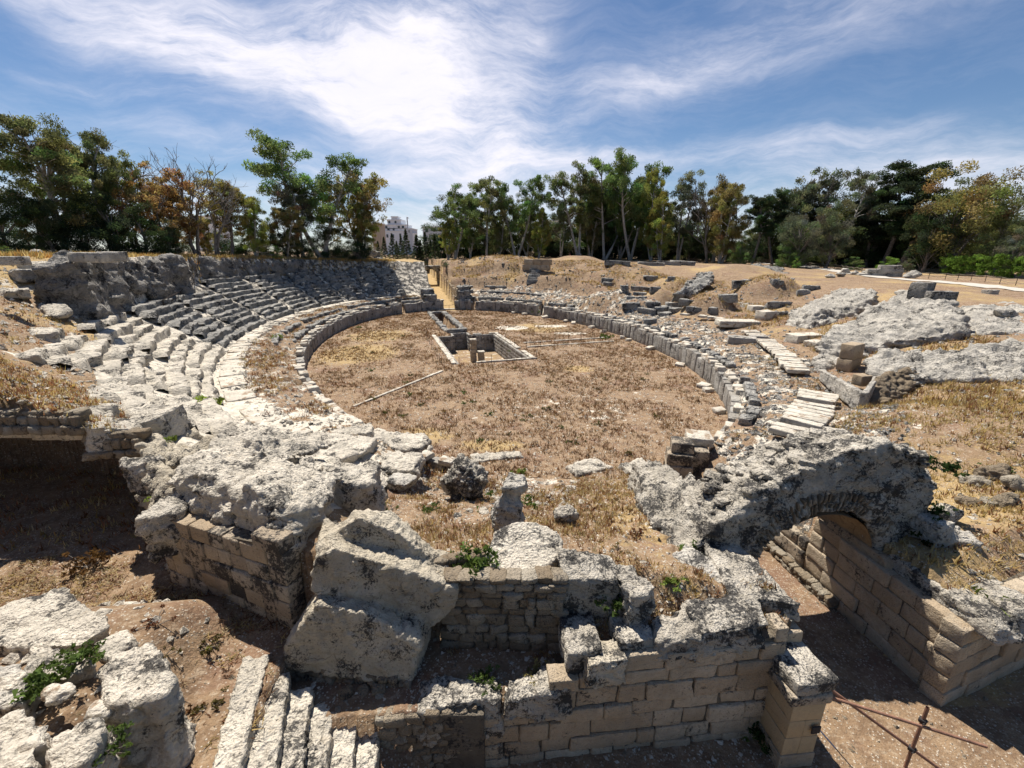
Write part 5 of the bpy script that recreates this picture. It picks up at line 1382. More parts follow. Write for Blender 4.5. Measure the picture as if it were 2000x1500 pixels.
# --- wall right of the passage: two faces meeting at a corner
PR0, PR1 = (10.42, 13.0), (10.99, 8.40)
ashlar('block_wall', 'passage wall of large tan blocks below the arch, facing left', PR0, PR1, -.1, [.5, .5, .52, .5, .48], lambda s: 2.55, M['ashlar'], 14, .6, 1.25, .5, sub=1.0, chip=.06, side=1)
ashlar('block_wall', 'tan block wall running off to the right edge from the passage corner', (10.98, 8.25), (18.5, 8.25 + .34 * 7.52), -.1, [.5, .5, .52, .5, .48, .42], lambda s: 2.55 + .08 * s, M['ashlar'], 15, .7, 1.4, .5, sub=.9, chip=.06)
rock('stone_block', [slab((11.55, 9.5, 2.35), .38, 1.5, .42, .13, .06, 90)], M['lichen_rock'], 'long flat impost block on top of the passage wall near the corner', 'stone block', vox=.045, amp=.05, fine=.025, seed=90)
rock('stone_block', [slab((12.55, 9.75, 2.3), .5, 1.5, .5, .1, .06, 91)], M['lichen_rock'], 'second flat block behind the impost block right of the corner', 'stone block', vox=.045, amp=.05, fine=.025, seed=91)
rock('stone_block', [slab((11.0, 11.6, 2.35), .35, 1.1, .3, .13, .06, 92)], M['ashlar'], 'tan ledge course under the foot of the arch', 'stone block', vox=.045, amp=.04, fine=.02, seed=92)
ashlar('block_wall', 'lower broken wall deeper in the passage beyond the arch', (9.55, 19.3), (10.38, 13.05), -.05, [.5, .5, .45], lambda s: 1.0 + .1 * s, M['ashlar_dark'], 16, .6, 1.1, .45, chip=.12, amp=.04)
pf = thing('rubble_footing', 'pale rough footing stones along the foot of the passage wall', 'stones', (10.2, 14, 0))
rubble_face(pf, (9.35, 18.5), (10.35, 11.5), -.05, lambda s: .3, .2, .2, .4, 17, 1, .35, base=pf.location)
ashlar('block_wall', 'left wall of the passage facing the arch foot', (6.72, 7.9), (6.2, 17.0), -.1, [.5, .5, .52, .5, .48, .42], lambda s: 2.9 - .16 * max(s - 3, 0), M['ashlar'], 18, .7, 1.2, .45, side=1, sub=.7)

# --- arch
ar = thing('rubble_arch', 'broken rubble arch spanning the near passage', 'arch', (9, 11.5, 0))
CX, HW, SP, RI = 9.05, 1.95, 2.35, 1.75
def ext(t):      # outer outline by angle (0 right .. pi left)
    c, s = math.cos(t), math.sin(t)
    xs = [12.35, 12.3, 11.7, 10.6, 9.4, 8.2, 7.0, 5.7, 4.4]; zs_ = [2.6, 4.6, 5.7, 6.05, 5.95, 5.5, 4.9, 4.1, 2.5]
    q = t / math.pi * 8
    return float(np.interp(q, range(9), xs)), float(np.interp(q, range(9), zs_))
hul = []
N = 16
def yf(x): return 10.75 + 0.13 * (x - 9)      # front face line
for i in range(N):
    t0, t1 = math.pi * i / N, math.pi * (i + 1) / N; hp = []
    for t in (t0, t1):
        xi, zi = CX + HW * math.cos(t), SP + RI * math.sin(t); xo, zo = ext(t)
        for (x, z) in ((xi, zi), (xo, zo)):
            for dp in (0.0, 2.2): hp.append((x - .14 * dp, yf(x) + dp + (0.2 if z > 4.6 and dp == 0 else 0), z - (.22 * dp if (x, z) == (xo, zo) and z > 3 else 0)))
    hul.append(hp)
hul.append([(4.6, 13.5, 1.5), (6.3, 13, 1.5), (4.8, 13.2, 2.9), (6.3, 12.6, 3.7), (5.4, 17.4, 2.3), (6.4, 17.2, 2.4), (5.2, 17.4, 1.0), (6.4, 17.2, 1.0)])
hul.append([(x, y, z) for x in (5.3, 7.05) for y in (10.8, 13.4) for z in (1.0, 2.7)])
hul.append([(4.3, 11.4, 1.8), (6.2, 10.5, 2.0), (4.4, 11.6, 3.0), (6.0, 10.9, 3.6), (4.6, 14, 2.7), (6.4, 14.0, 3.6), (4.6, 14, 1.6), (6.4, 14, 1.6)])
hul.append([(10.9, 13.0, 2.0), (12.4, 12.8, 2.0), (10.8, 13.2, 4.6), (12.4, 13, 4.6), (10.4, 17, 2.4), (12.6, 17, 2.7), (10.6, 17, 1.8), (12.6, 17, 1.8)])
link('rubble_mass', rock_mesh('rubble_mass', hul, vox=.07, amp=.10, freq=1.3, fine=.12, seed=95, origin=ar.location, pits=.05), M['lichen_rock'], ar)
# radial stones of the front ring and the soffit boards' plaster
vr = random.Random(3)
for ring_i, (r0, ln, wd) in enumerate([(0.02, .30, .06), (.34, .26, .07)]):
    k = 46 - ring_i * 3
    for i in range(k):
        t = math.pi * (i + .5 + vr.uniform(-.2, .2)) / k
        if t > 2.75 and ring_i: continue
        xi, zi = CX + HW * math.cos(t), SP + RI * math.sin(t); xo, zo = ext(t); L = math.hypot(xo - xi, zo - zi)
        rmid = r0 + ln / 2
        if rmid > L - .1: continue
        x, z = xi + (xo - xi) * rmid / L, zi + (zo - zi) * rmid / L
        a = math.atan2(zo - zi, xo - xi)
        o = put('voussoir', vr.choice(stone_v), ar, (x, yf(x) + .11, z), 0, (ln * vr.uniform(.8, 1.1), .26, wd * vr.uniform(.7, 1.2)), (0, -a), ar.location)
        o.rotation_euler = (vr.uniform(-.1, .1), -a + vr.uniform(-.12, .12), vr.uniform(-.1, .1))
stone_l = [m_.copy() for m_ in stone_v]
for m_ in stone_l: m_.materials.clear(); m_.materials.append(M['lichen_rock'])
# rubble top: stones bedded on the crown
for i in range(150):
    t = vr.uniform(.35, 2.7); xo, zo = ext(t); dp = vr.uniform(.15, 2.2); zo -= .22 * dp if zo > 3 else 0
    s = vr.uniform(.16, .42)
    put('top_stone', vr.choice(stone_l), ar, (xo - .14 * dp, yf(xo) + dp, zo + vr.uniform(-.08, .05)), vr.uniform(0, 3), (s * 1.4, s, s * .6), (vr.uniform(-.3, .3), vr.uniform(-.3, .3)), ar.location)
# brown soffit left on the right side of the barrel, with a patch of old plaster
def soffit(name, t0, t1, nt, rr2, d0, d1, nd, m):
    V = []
    for i in range(nt + 1):
        t = t0 + (t1 - t0) * i / nt
        for j in range(nd + 1):
            dp = d0 + (d1 - d0) * j / nd; x = CX + HW * math.cos(t)
            V.append((CX + HW * rr2 * math.cos(t) - .14 * dp - 9, yf(x) + dp - 11.5, SP + RI * rr2 * math.sin(t)))
    P = np.array(V); P += (fbm(P * 3.0, 3, 5) * .03)[:, None] * np.array([-.6, 0, -.8])
    F = [(i * (nd + 1) + j, i * (nd + 1) + j + 1, (i + 1) * (nd + 1) + j + 1, (i + 1) * (nd + 1) + j) for i in range(nt) for j in range(nd)]
    link(name, mesh_np(name, P, F), m, ar)
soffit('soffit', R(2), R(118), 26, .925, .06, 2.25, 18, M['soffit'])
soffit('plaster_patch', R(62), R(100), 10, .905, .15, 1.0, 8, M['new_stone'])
rock('boulder', [slab((12.35, 11.0, 3.1), .4, .45, .7, .3, .12, 96)], M['grey_rock'], 'pale block bedded in the right foot of the arch', 'boulder', vox=.05, amp=.08, fine=.03, seed=96)
rock('boulder', [slab((12.9, 11.0, 2.6), .55, .5, .7, -.3, .12, 97)], M['grey_rock'], 'tan boulder tilted against the right foot of the arch', 'boulder', vox=.05, amp=.08, fine=.03, seed=97)
rock('boulder', [lump((13.6, 11.9, 3.0), .5, .45, .7, 98)], M['lichen_rock'], 'dark boulder in the soil right of the arch foot', 'boulder', vox=.05, amp=.09, fine=.04, seed=98)
for i, (q, sz) in enumerate([((1905, 945), .5), ((1940, 930), .6), ((1965, 985), .45), ((1930, 985), .4), ((1990, 955), .6), ((1895, 985), .35)]):
    p = hit(*q); p.z -= .25
    cr_ = globals().setdefault('crumb_', []); cr_.append(None); cr_[-1] = rock('boulder', [lump(p, sz, sz * .8, sz * 1.2, 240 + i)], M['rubble'], 'dark crumbling rock half buried in the slope right of the arch', 'boulder', group='crumbling rocks right of the arch', vox=.05, amp=.14, freq=1.6, fine=.06, seed=240 + i)
rank(crumb_, 'dark crumbling rock in the slope right of the arch, {} from the left')
# gate jamb where the passage opens into the arena
gj = thing('gate_jamb', 'pale stacked blocks at the gate between passage and arena', 'jamb', at(1330, 935, 0))
for i, (q, s, z) in enumerate([((1322, 925), (1.3, 1.2, .7), 0), ((1322, 925), (1.25, 1.1, .6), .7), ((1325, 922), (1.1, 1.0, .55), 1.3), ((1358, 905), (1.3, 1.3, .45), 1.3), ((1352, 915), (1.3, 1.2, 1.3), 0)]):
    p = at(*q, 0) - gj.location; block('stone_block', (p.x, p.y, z), s, -.25, M['ashlar_dark'] if i != 3 else M['paving'], None, parent=gj, seed=i, chip=.12, amp=.04, seg=(5, 5, 4))
tube('marker_rod', [at(1292, 948, 0.1), at(1292, 948, 0.1) + Vector((0, 0, 1.3))], .03, M['post'], None, label='single rusty rod standing at the near gate', cat='rod')

# --- boulders on the terrace
def terr(px, py, z): p = at(px, py, z); return p
def grounded(px, py, dz=0.0):
    p = hit(px, py); p.z -= dz; return p
rock('boulder', [[*slab(grounded(690, 985, .25), .85, .7, 1.3, .35, .12, 101)]], M['white_rock'], 'rounded white boulder left of the smaller one on the terrace edge', 'boulder', vox=.05, amp=.12, freq=1.1, fine=.04, seed=101)
rock('boulder', [lump(grounded(785, 958, .2), .72, .55, 1.0, 102, flat=.3)], M['grey_rock'], 'smaller rounded grey boulder between the white boulder and the pitted rock', 'boulder', vox=.045, amp=.07, freq=1.2, fine=.03, seed=102)
rock('boulder', [[*lump(grounded(912, 972, .2), .98, .75, 1.85, 103, n=22)]], M['lichen_rock'], 'pitted conglomerate boulder standing on the terrace', 'boulder', vox=.05, amp=.14, freq=1.6, fine=.12, seed=103, pits=.12)
cb_ = grounded(990, 1035, .1)
k_ = 1.3
rock('standing_stone', [[(cb_.x + dx * k_, cb_.y + dy * k_, cb_.z + dz * k_) for dx, dy, dz in ((-.35, -.1, 0), (.3, -.1, 0), (.3, .5, 0), (-.35, .5, 0), (-.1, 0, 1.15), (.38, .05, 1.2), (.4, .5, 1.1), (.1, .5, 1.25))]], M['grey_rock'],
     'leaning stone stump with green leaves at its foot', 'stone', vox=.045, amp=.10, freq=1.5, fine=.05, strata=.07, sdir=(.5, .2, 1), seed=104)
# thick round slab, half a mill-stone or column drum
ds = grounded(1020, 1100, .1); pts_ = []
for i in range(15):
    t = R(-165) + R(300) * i / 14; rx, ry = 1.02, 1.15
    for z in (0.0, .42): pts_.append((ds.x + math.cos(t) * rx, ds.y + .25 + math.sin(t) * ry * .62, ds.z + z + .42 * math.sin(t) * .62 + .12 * math.cos(t)))
rock('round_slab', [pts_], M['white_rock'], 'thick tilted round stone slab in the middle of the terrace', 'stone slab', vox=.04, amp=.03, freq=1.4, fine=.025, seed=105)
rock('boulder', [lump(grounded(1105, 1018, .12), .46, .42, .75, 106)], M['lichen_rock'], 'small black-spotted boulder right of the round slab', 'boulder', vox=.04, amp=.08, freq=1.5, fine=.04, seed=106)
rock('boulder', [lump(grounded(650, 930, .2), .5, .45, .6, 107)], M['grey_rock'], 'small dark rock between the bulging rock and the white boulder', 'boulder', vox=.05, amp=.09, freq=1.2, fine=.04, seed=107)
for i, (q, s, lb) in enumerate([((660, 880), (1.6, 1.1, .5), 'broad low white rock behind the small dark rock'), ((760, 905), (1.4, .9, .4), 'flat white rock slab behind the smaller grey boulder'), ((770, 870), (1.6, .9, .45), 'pale rock slab nearest the left of the arena edge'), ((850, 915), (1.1, .6, .35), 'thin pale slab left of the pitted boulder'),
                                ((970, 893), (1.7, .45, .3), 'long pale kerb stone at the near arena edge'), ((1245, 920), (.9, .7, .4), 'rounded pale stone at the near gate'), ((690, 850), (1.0, .7, .4), 'white block beside the path of rubble at the arena edge'), ((1150, 915), (1.2, .6, .25), 'flat white stone at the near arena edge right of the kerb stone'), ((620, 905), (1.3, 1.0, .55), 'white rock hump above the bulging rock'), ((820, 880), (.8, .5, .3), 'small wedge of white rock at the arena edge')]):
    p = grounded(*q, .15); rock('rock_slab', [slab(p, s[0], s[1], s[2], (i * 1.7) % .8 - .2, .14, 110 + i)], M['white_rock'], lb, 'rock', vox=.06, amp=.10, freq=.9, fine=.04, strata=.04, seed=110 + i)
rr3 = random.Random(12)
for i in range(16):
    px, py = rr3.choice([(rr3.uniform(600, 900), rr3.uniform(880, 960)), (rr3.uniform(1080, 1300), rr3.uniform(905, 960)), (rr3.uniform(840, 1050), rr3.uniform(985, 1010))])
    s = rr3.uniform(.14, .32); p = grounded(px, py, .06)
    le_ = globals().setdefault('edge_', []); le_.append(None); le_[-1] = rock('loose_stone', [lump(p, s, s * .8, s, 140 + i)], M['white_rock'], 'loose white stone lying between the near boulders and the arena edge', 'stone', group='loose stones near the arena edge', vox=.04, amp=.05, freq=1.6, fine=.02, seed=140 + i)
rank(edge_, 'loose white stone between the near boulders and the arena edge, {} from the left')
# rocks on the near left slope
rr3 = random.Random(15)
for i, (q, s, lb) in enumerate([((160, 790), (1.0, .8, .6), 'flat pale rock above the tunnel vault'), ((60, 700), (.9, .6, .5), 'grey rock in the dry soil at the left edge'), ((100, 605), (2.4, .5, .5), 'long pale straight kerb beside the dark recess on the left'), ((90, 660), (.9, .7, .6), 'pale rounded rock below the dark recess on the left'), ((50, 540), (1.3, .8, .7), 'grey rock high on the left slope'),
                                ((85, 530), (1.2, .9, .8), 'pale rock at the left end of the cliff'), ((20, 575), (1.1, .7, .5), 'lichen-spotted rock low on the left slope'), ((330, 760), (1.6, .5, .5), 'long grey ledge stone behind the squared white block'), ((290, 735), (1.3, .45, .5), 'long white ledge stone on the left rock slope'), ((250, 700), (1.1, .8, .6), 'dark-faced rock block on the left rock slope')]):
    p = hit(*q)
    if p is None: continue
    p.z -= .2; rock('rock_slab', [slab(p, s[0], s[1], s[2], R(-40) + rr3.uniform(-.3, .3), .14, 170 + i)], M['white_rock'] if i != 4 else M['grey_rock'], lb, 'rock', vox=.08, amp=.12, freq=.9, fine=.04, strata=.05, seed=170 + i)

rock('rubble_bank', [[at(1692, 806, 2.3), at(1700, 742, 3.5), at(1790, 715, 4.1), at(1800, 735, 3.6), at(1760, 790, 2.6), at(1720, 735, 3.9)]], M['rubble'], 'dark rubble bank in the hollow right of the smooth slab wall', 'rubble', vox=.09, amp=.22, freq=1.1, fine=.10, seed=120, pits=.08)
# --- scaffold tubes and tie rod at the pier
sc = thing('scaffold_frame', 'rusty scaffold tubes clamped to the pier and crossing at an upright', 'scaffolding', (9.6, 5.6, 0)); sb = Vector(sc.location)
U0 = at(1768, 1498, 0.0); hd = 1.9; up_top = atY(1806, 1382, U0.y); up = Vector((U0.x, U0.y, 0))
tube('upright_tube', [Vector((up.x, up.y, -.02)) - sb, Vector((up.x, up.y, up_top.z)) - sb], .036, M['rust'], sc, n=10)
pa = Vector((6.62, 7.2, 2.28)); pb_ = Vector((6.55, 7.1, 2.02))
z1 = atY(1780, 1412, up.y - .05); z2 = atY(1775, 1458, up.y + .05)
def ext_line(a, b, k): return b + (b - a) * k
tube('cross_tube', [pb_ - sb, z1 - sb, ext_line(pb_, z1, .75) - sb], 0.034, M['rust'], sc, n=10)
tube('cross_tube', [pa - sb, z2 - sb, ext_line(pa, z2, .75) - sb], 0.034, M['rust'], sc, n=10)
for z in (z1, z2):
    block('clamp', (up.x - sb.x, up.y - sb.y, z.z - .05 - sb.z), (.11, .13, .1), .6, M['dark_metal'], None, parent=sc, r=.02, amp=.01, seg=(3, 3, 3), seed=2)
    tube('clamp_bolt', [Vector((up.x - .09, up.y - .09, z.z)) - sb, Vector((up.x + .1, up.y - .02, z.z)) - sb], .012, M['dark_metal'], sc, n=6)
for p in (pa, pb_): block('end_plate', (p.x - .02 - sb.x, p.y + .02 - sb.y, p.z - .06 - sb.z), (.1, .06, .12), .4, M['rust'], None, parent=sc, r=.015, amp=.01, seg=(3, 3, 3), seed=3)
td = thing('tie_rod', 'slack tie rod with square plate bolted to the tan pier', 'rod', (6.75, 7.0, 1.1)); tb = Vector(td.location)
pl0 = Vector((6.62, 6.86, 1.22))
block('anchor_plate', pl0 - tb - Vector((0, 0, .1)), (.2, .03, .2), .1, M['dark_metal'], None, parent=td, r=.008, amp=.003, seg=(2, 2, 2), seed=1)
e0 = at(1582, 1404, .75); e1 = at(1665, 1500, .35)
tube('hook', [pl0 - tb, pl0 - tb + (e0 - pl0) * .35], .025, M['dark_metal'], td, n=8)
tube('rod_bar', [pl0 - tb + (e0 - pl0) * .35, e0 - tb], .012, M['dark_metal'], td, n=6)
tube('bright_bar', [e0 - tb, e0.lerp(e1, .62) - tb], .016, M['bright_rod'], td, n=8)
tube('rod_bar', [e0.lerp(e1, .62) - tb, ext_line(e0, e1, .3) - tb], .012, M['dark_metal'], td, n=6)
# ------------------------------------------------------------------ trees
def leaves_np(C, n, rad, size, r, droop=0.3, tone=None, flat=0.75, asp=2.6):
    """n leaf quads around each clump centre"""
    m = len(C); N_ = m * n
    c = np.repeat(C, n, 0); rd = np.repeat(rad, n)
    v = r.normal(size=(N_, 3)); v /= np.linalg.norm(v, axis=1, keepdims=True)
    q = v * (r.random(N_) ** 0.45 * rd)[:, None]; q[:, 2] *= flat
    p = c + q
    d = r.normal(size=(N_, 3)); d[:, 2] -= droop * 2; d /= np.linalg.norm(d, axis=1, keepdims=True)
    e = np.cross(d, r.normal(size=(N_, 3))); e /= np.linalg.norm(e, axis=1, keepdims=True) + 1e-9
    s = size * (0.6 + 0.8 * r.random(N_))
    a = d * (s * asp * .5)[:, None]; b = e * (s * .5)[:, None]
    V = np.stack([p - a + b, p + a, p - a - b], 1).reshape(-1, 3)
    F = np.arange(N_ * 3).reshape(-1, 3)
    t = np.repeat(tone, n, 0) * (0.75 + 0.5 * r.random((N_, 1)))
    return V, F, np.repeat(t, 3, 0)
def branch_pts(a, b, r, sag=0.12, n=4):
    a, b = np.array(a), np.array(b); L = np.linalg.norm(b - a); out = []
    k = r.normal(size=3) * L * 0.06
    for i in range(n + 1):
        t = i / n; p = a + (b - a) * t + k * math.sin(t * math.pi); p[2] += sag * L * math.sin(t * math.pi) * (0.5)
        out.append(tuple(p))
    return out
def twig(parts, p, d, L, rad, lev, r, ends, spread=0.6):
    p = np.array(p); q = p + d * L + r.normal(size=3) * L * .08
    mid = (p + q) / 2 + r.normal(size=3) * L * .06
    parts.append(tube_np([p, mid, q], [rad, rad * .85, rad * .65], 4 if lev > 1 else 3, cap=False))
    if lev == 0: ends.append(q); return
    for _ in range(r.integers(2, 4)):
        nd = d + r.normal(size=3) * spread; nd[2] += .25; nd /= np.linalg.norm(nd)
        twig(parts, q if r.random() < .7 else mid, nd, L * r.uniform(.6, .82), rad * .6, lev - 1, r, ends, spread)
def make_tree(kind, seed):
    """unit trees of height 10 m: returns (wood mesh, leaf mesh)"""
    r = np.random.default_rng(seed); wood = []; C = []; rad = []
    if kind in ('euc', 'euc_full'):
        lo = 0.36 if kind == 'euc' else 0.16
        for s in range(2 if kind == 'euc' else 3):
            top = np.array([r.normal() * 1.1, r.normal() * 1.1, r.uniform(7.8, 9.3)])
            tp = branch_pts((r.normal() * .1, r.normal() * .1, -.3), top, r, 0, 6)
            wood.append(tube_np(tp, np.linspace(.19, .05, 7), 7, cap=False))
            nb = 15 if kind == 'euc' else 17
            for b in range(nb):
                t = lo + (1 - lo) * (b + r.random()) / nb; i = min(int(t * 6), 5); f = t * 6 - i
                st = np.array(tp[i]) * (1 - f) + np.array(tp[i + 1]) * f
                a = r.uniform(0, 6.28); w = (0.55 + 1.5 * math.sin(math.pi * min(1, (t - lo) / (1 - lo) * .8 + .18))) * r.uniform(.5, 1.15)
                e = st + np.array([math.cos(a) * w, math.sin(a) * w, r.uniform(.3, 1.3)])
                wood.append(tube_np(branch_pts(st, e, r), np.linspace(.055, .02, 5), 4, cap=False))
                for _ in range(3):
                    C.append(e + r.normal(size=3) * (.42, .42, .35)); rad.append(r.uniform(.38, .74))
        return wood, np.array(C), np.array(rad), dict(n=190, size=.075, droop=.5, asp=3.0)
    if kind in ('broad', 'bush'):
        base = .3 if kind == 'bush' else 1.2
        tp = branch_pts((0, 0, -.3), (r.normal() * .4, r.normal() * .4, 6.0), r, 0, 5); wood.append(tube_np(tp, np.linspace(.3, .1, 6), 7, cap=False))
        for b in range(62):
            v = r.normal(size=3); v /= np.linalg.norm(v); v *= r.random() ** .3
            e = np.array([v[0] * 3.6, v[1] * 3.6, 5.3 + v[2] * 4.4]) if kind == 'broad' else np.array([v[0] * 3.8, v[1] * 3.8, .4 + abs(v[2]) * 8.6]); e[2] = max(e[2], base)
            e[:2] *= 1 + .18 * math.sin(e[2] * 2.1 + seed)
            if b % 2 == 0: wood.append(tube_np(branch_pts(tp[min(4, int(max(0, e[2] - 1.5) / 1.4))], e, r), np.linspace(.07, .02, 5), 4, cap=False))
            C.append(e); rad.append(r.uniform(.6, 1.15))
        return wood, np.array(C), np.array(rad), dict(n=260, size=.095, droop=.1, asp=2.0)
    if kind == 'pine':
        tp = branch_pts((0, 0, -.3), (r.normal() * .5, r.normal() * .5, 9.2), r, 0, 6); wood.append(tube_np(tp, np.linspace(.24, .05, 7), 7, cap=False))
        for b in range(34):
            t = .38 + .62 * (b + r.random()) / 34; i = min(int(t * 6), 5); st = np.array(tp[i]); st = st + (np.array(tp[i + 1]) - st) * (t * 6 - i)
            a = r.uniform(0, 6.28); w = r.uniform(.6, 1.0) * (2.6 - 1.5 * abs(t - .62) * 2)
            e = st + np.array([math.cos(a) * w, math.sin(a) * w, r.uniform(.2, .8)])
            wood.append(tube_np(branch_pts(st, e, r), np.linspace(.06, .02, 5), 4, cap=False))
            for k in (.55, .8, 1.0): C.append(st + (e - st) * k + r.normal(size=3) * .15 + (0, 0, .15)); rad.append(r.uniform(.45, .75))
        return wood, np.array(C), np.array(rad), dict(n=160, size=.075, droop=-.3, asp=3.2, flat=.5)
    if kind == 'cypress':
        wood.append(tube_np([(0, 0, -.3), (0, 0, 5), (0, 0, 9.7)], [.2, .12, .02], 6, cap=False))
        for b in range(70):
            t = (b + r.random()) / 70; w = 1.75 * (1 - t) ** .85 * r.uniform(.55, 1.15); a = b * 2.4
            C.append(np.array([math.cos(a) * w, math.sin(a) * w, .5 + t * 9.2 - .25 * w])); rad.append(.22 + .5 * (1 - t))
        return wood, np.array(C), np.array(rad), dict(n=110, size=.09, droop=.2, asp=2.5, flat=.6)
    if kind in ('bare', 'sparse'):
        ends = []
        for s in range(2):
            d = np.array([r.normal() * .16, r.normal() * .16, 1.0]); twig(wood, (r.normal() * .1, r.normal() * .1, -.3), d / np.linalg.norm(d), 2.9, .15, 5, r, ends, .48)
        if kind == 'bare': return wood, np.zeros((0, 3)), np.zeros(0), {}
        E = np.array(ends); E = E[r.permutation(len(E))[:150]]
        mids = E * np.array([.8, .8, .78]); mids[:, 2] *= r.uniform(.55, 1, len(E))
        C = np.concatenate([E, mids[:90]]); return wood, C, r.uniform(.25, .55, len(C)), dict(n=64, size=.085, droop=.4, asp=2.4)
PROTO = {}
def proto(kind, seed):
    if (kind, seed) in PROTO: return PROTO[(kind, seed)]
    wood, C, rad, k = make_tree(kind, seed)
    V, F = merge(wood); zmax = V[:, 2].max() if not len(C) else (C[:, 2] + rad * .7).max()
    sc = 10.0 / zmax
    wm = mesh_np('trunk', V * sc, F); wm.materials.append(M['pale_bark'] if kind.startswith('euc') else M['bark'])
    lm = None
    if len(C):
        r = np.random.default_rng(seed + 500); n = k.pop('n'); size = k.pop('size')
        tone = (0.55 + 0.75 * r.random((len(C), 1))) * (1 + 0.10 * r.normal(size=(len(C), 3)))
        V, F, T = leaves_np(C, n, rad, size, r, tone=np.clip(tone, .2, 1.6), **k)
        lm = mesh_np('crown', V * sc, F, False); set_col(lm, T); lm.materials.append(M['leaf'])
    PROTO[(kind, seed)] = (wm, lm)
    return PROTO[(kind, seed)]
def tree(px, Yd, top, kind, seed, col, label, width=1.0, name='tree', group=None, cat='tree', rot=None, base_z=None, dmin=18.0):
    p = atY(px, 500, Yd)
    while base_z is None and ell(np.array([p.x]), np.array([p.y]))[0][0] < dmin:
        Yd += 1.5; p = atY(px, 500, Yd)
    gz = Hs(p.x, p.y) if base_z is None else base_z
    h = max(atY(px, top, Yd).z - gz, 1.0)
    t = thing(name, label, cat, (p.x, p.y, gz - .05), rot if rot is not None else (px * 1.7 + seed) % 6.28, group)
    wm, lm = proto(kind, seed)
    a = bpy.data.objects.new('trunk', wm); COL.objects.link(a); a.parent = t
    if lm:
        c = bpy.data.objects.new('crown', lm); COL.objects.link(c); c.parent = t; c.color = (*col, 1)
    t.scale = (h / 10 * width, h / 10 * width, h / 10)
    return t
DG, OL, GR, YG, GO, OR, GY, BG = (.062, .088, .05), (.18, .205, .10), (.15, .215, .09), (.29, .31, .10), (.29, .25, .11), (.33, .22, .11), (.17, .19, .135), (.19, .29, .08)
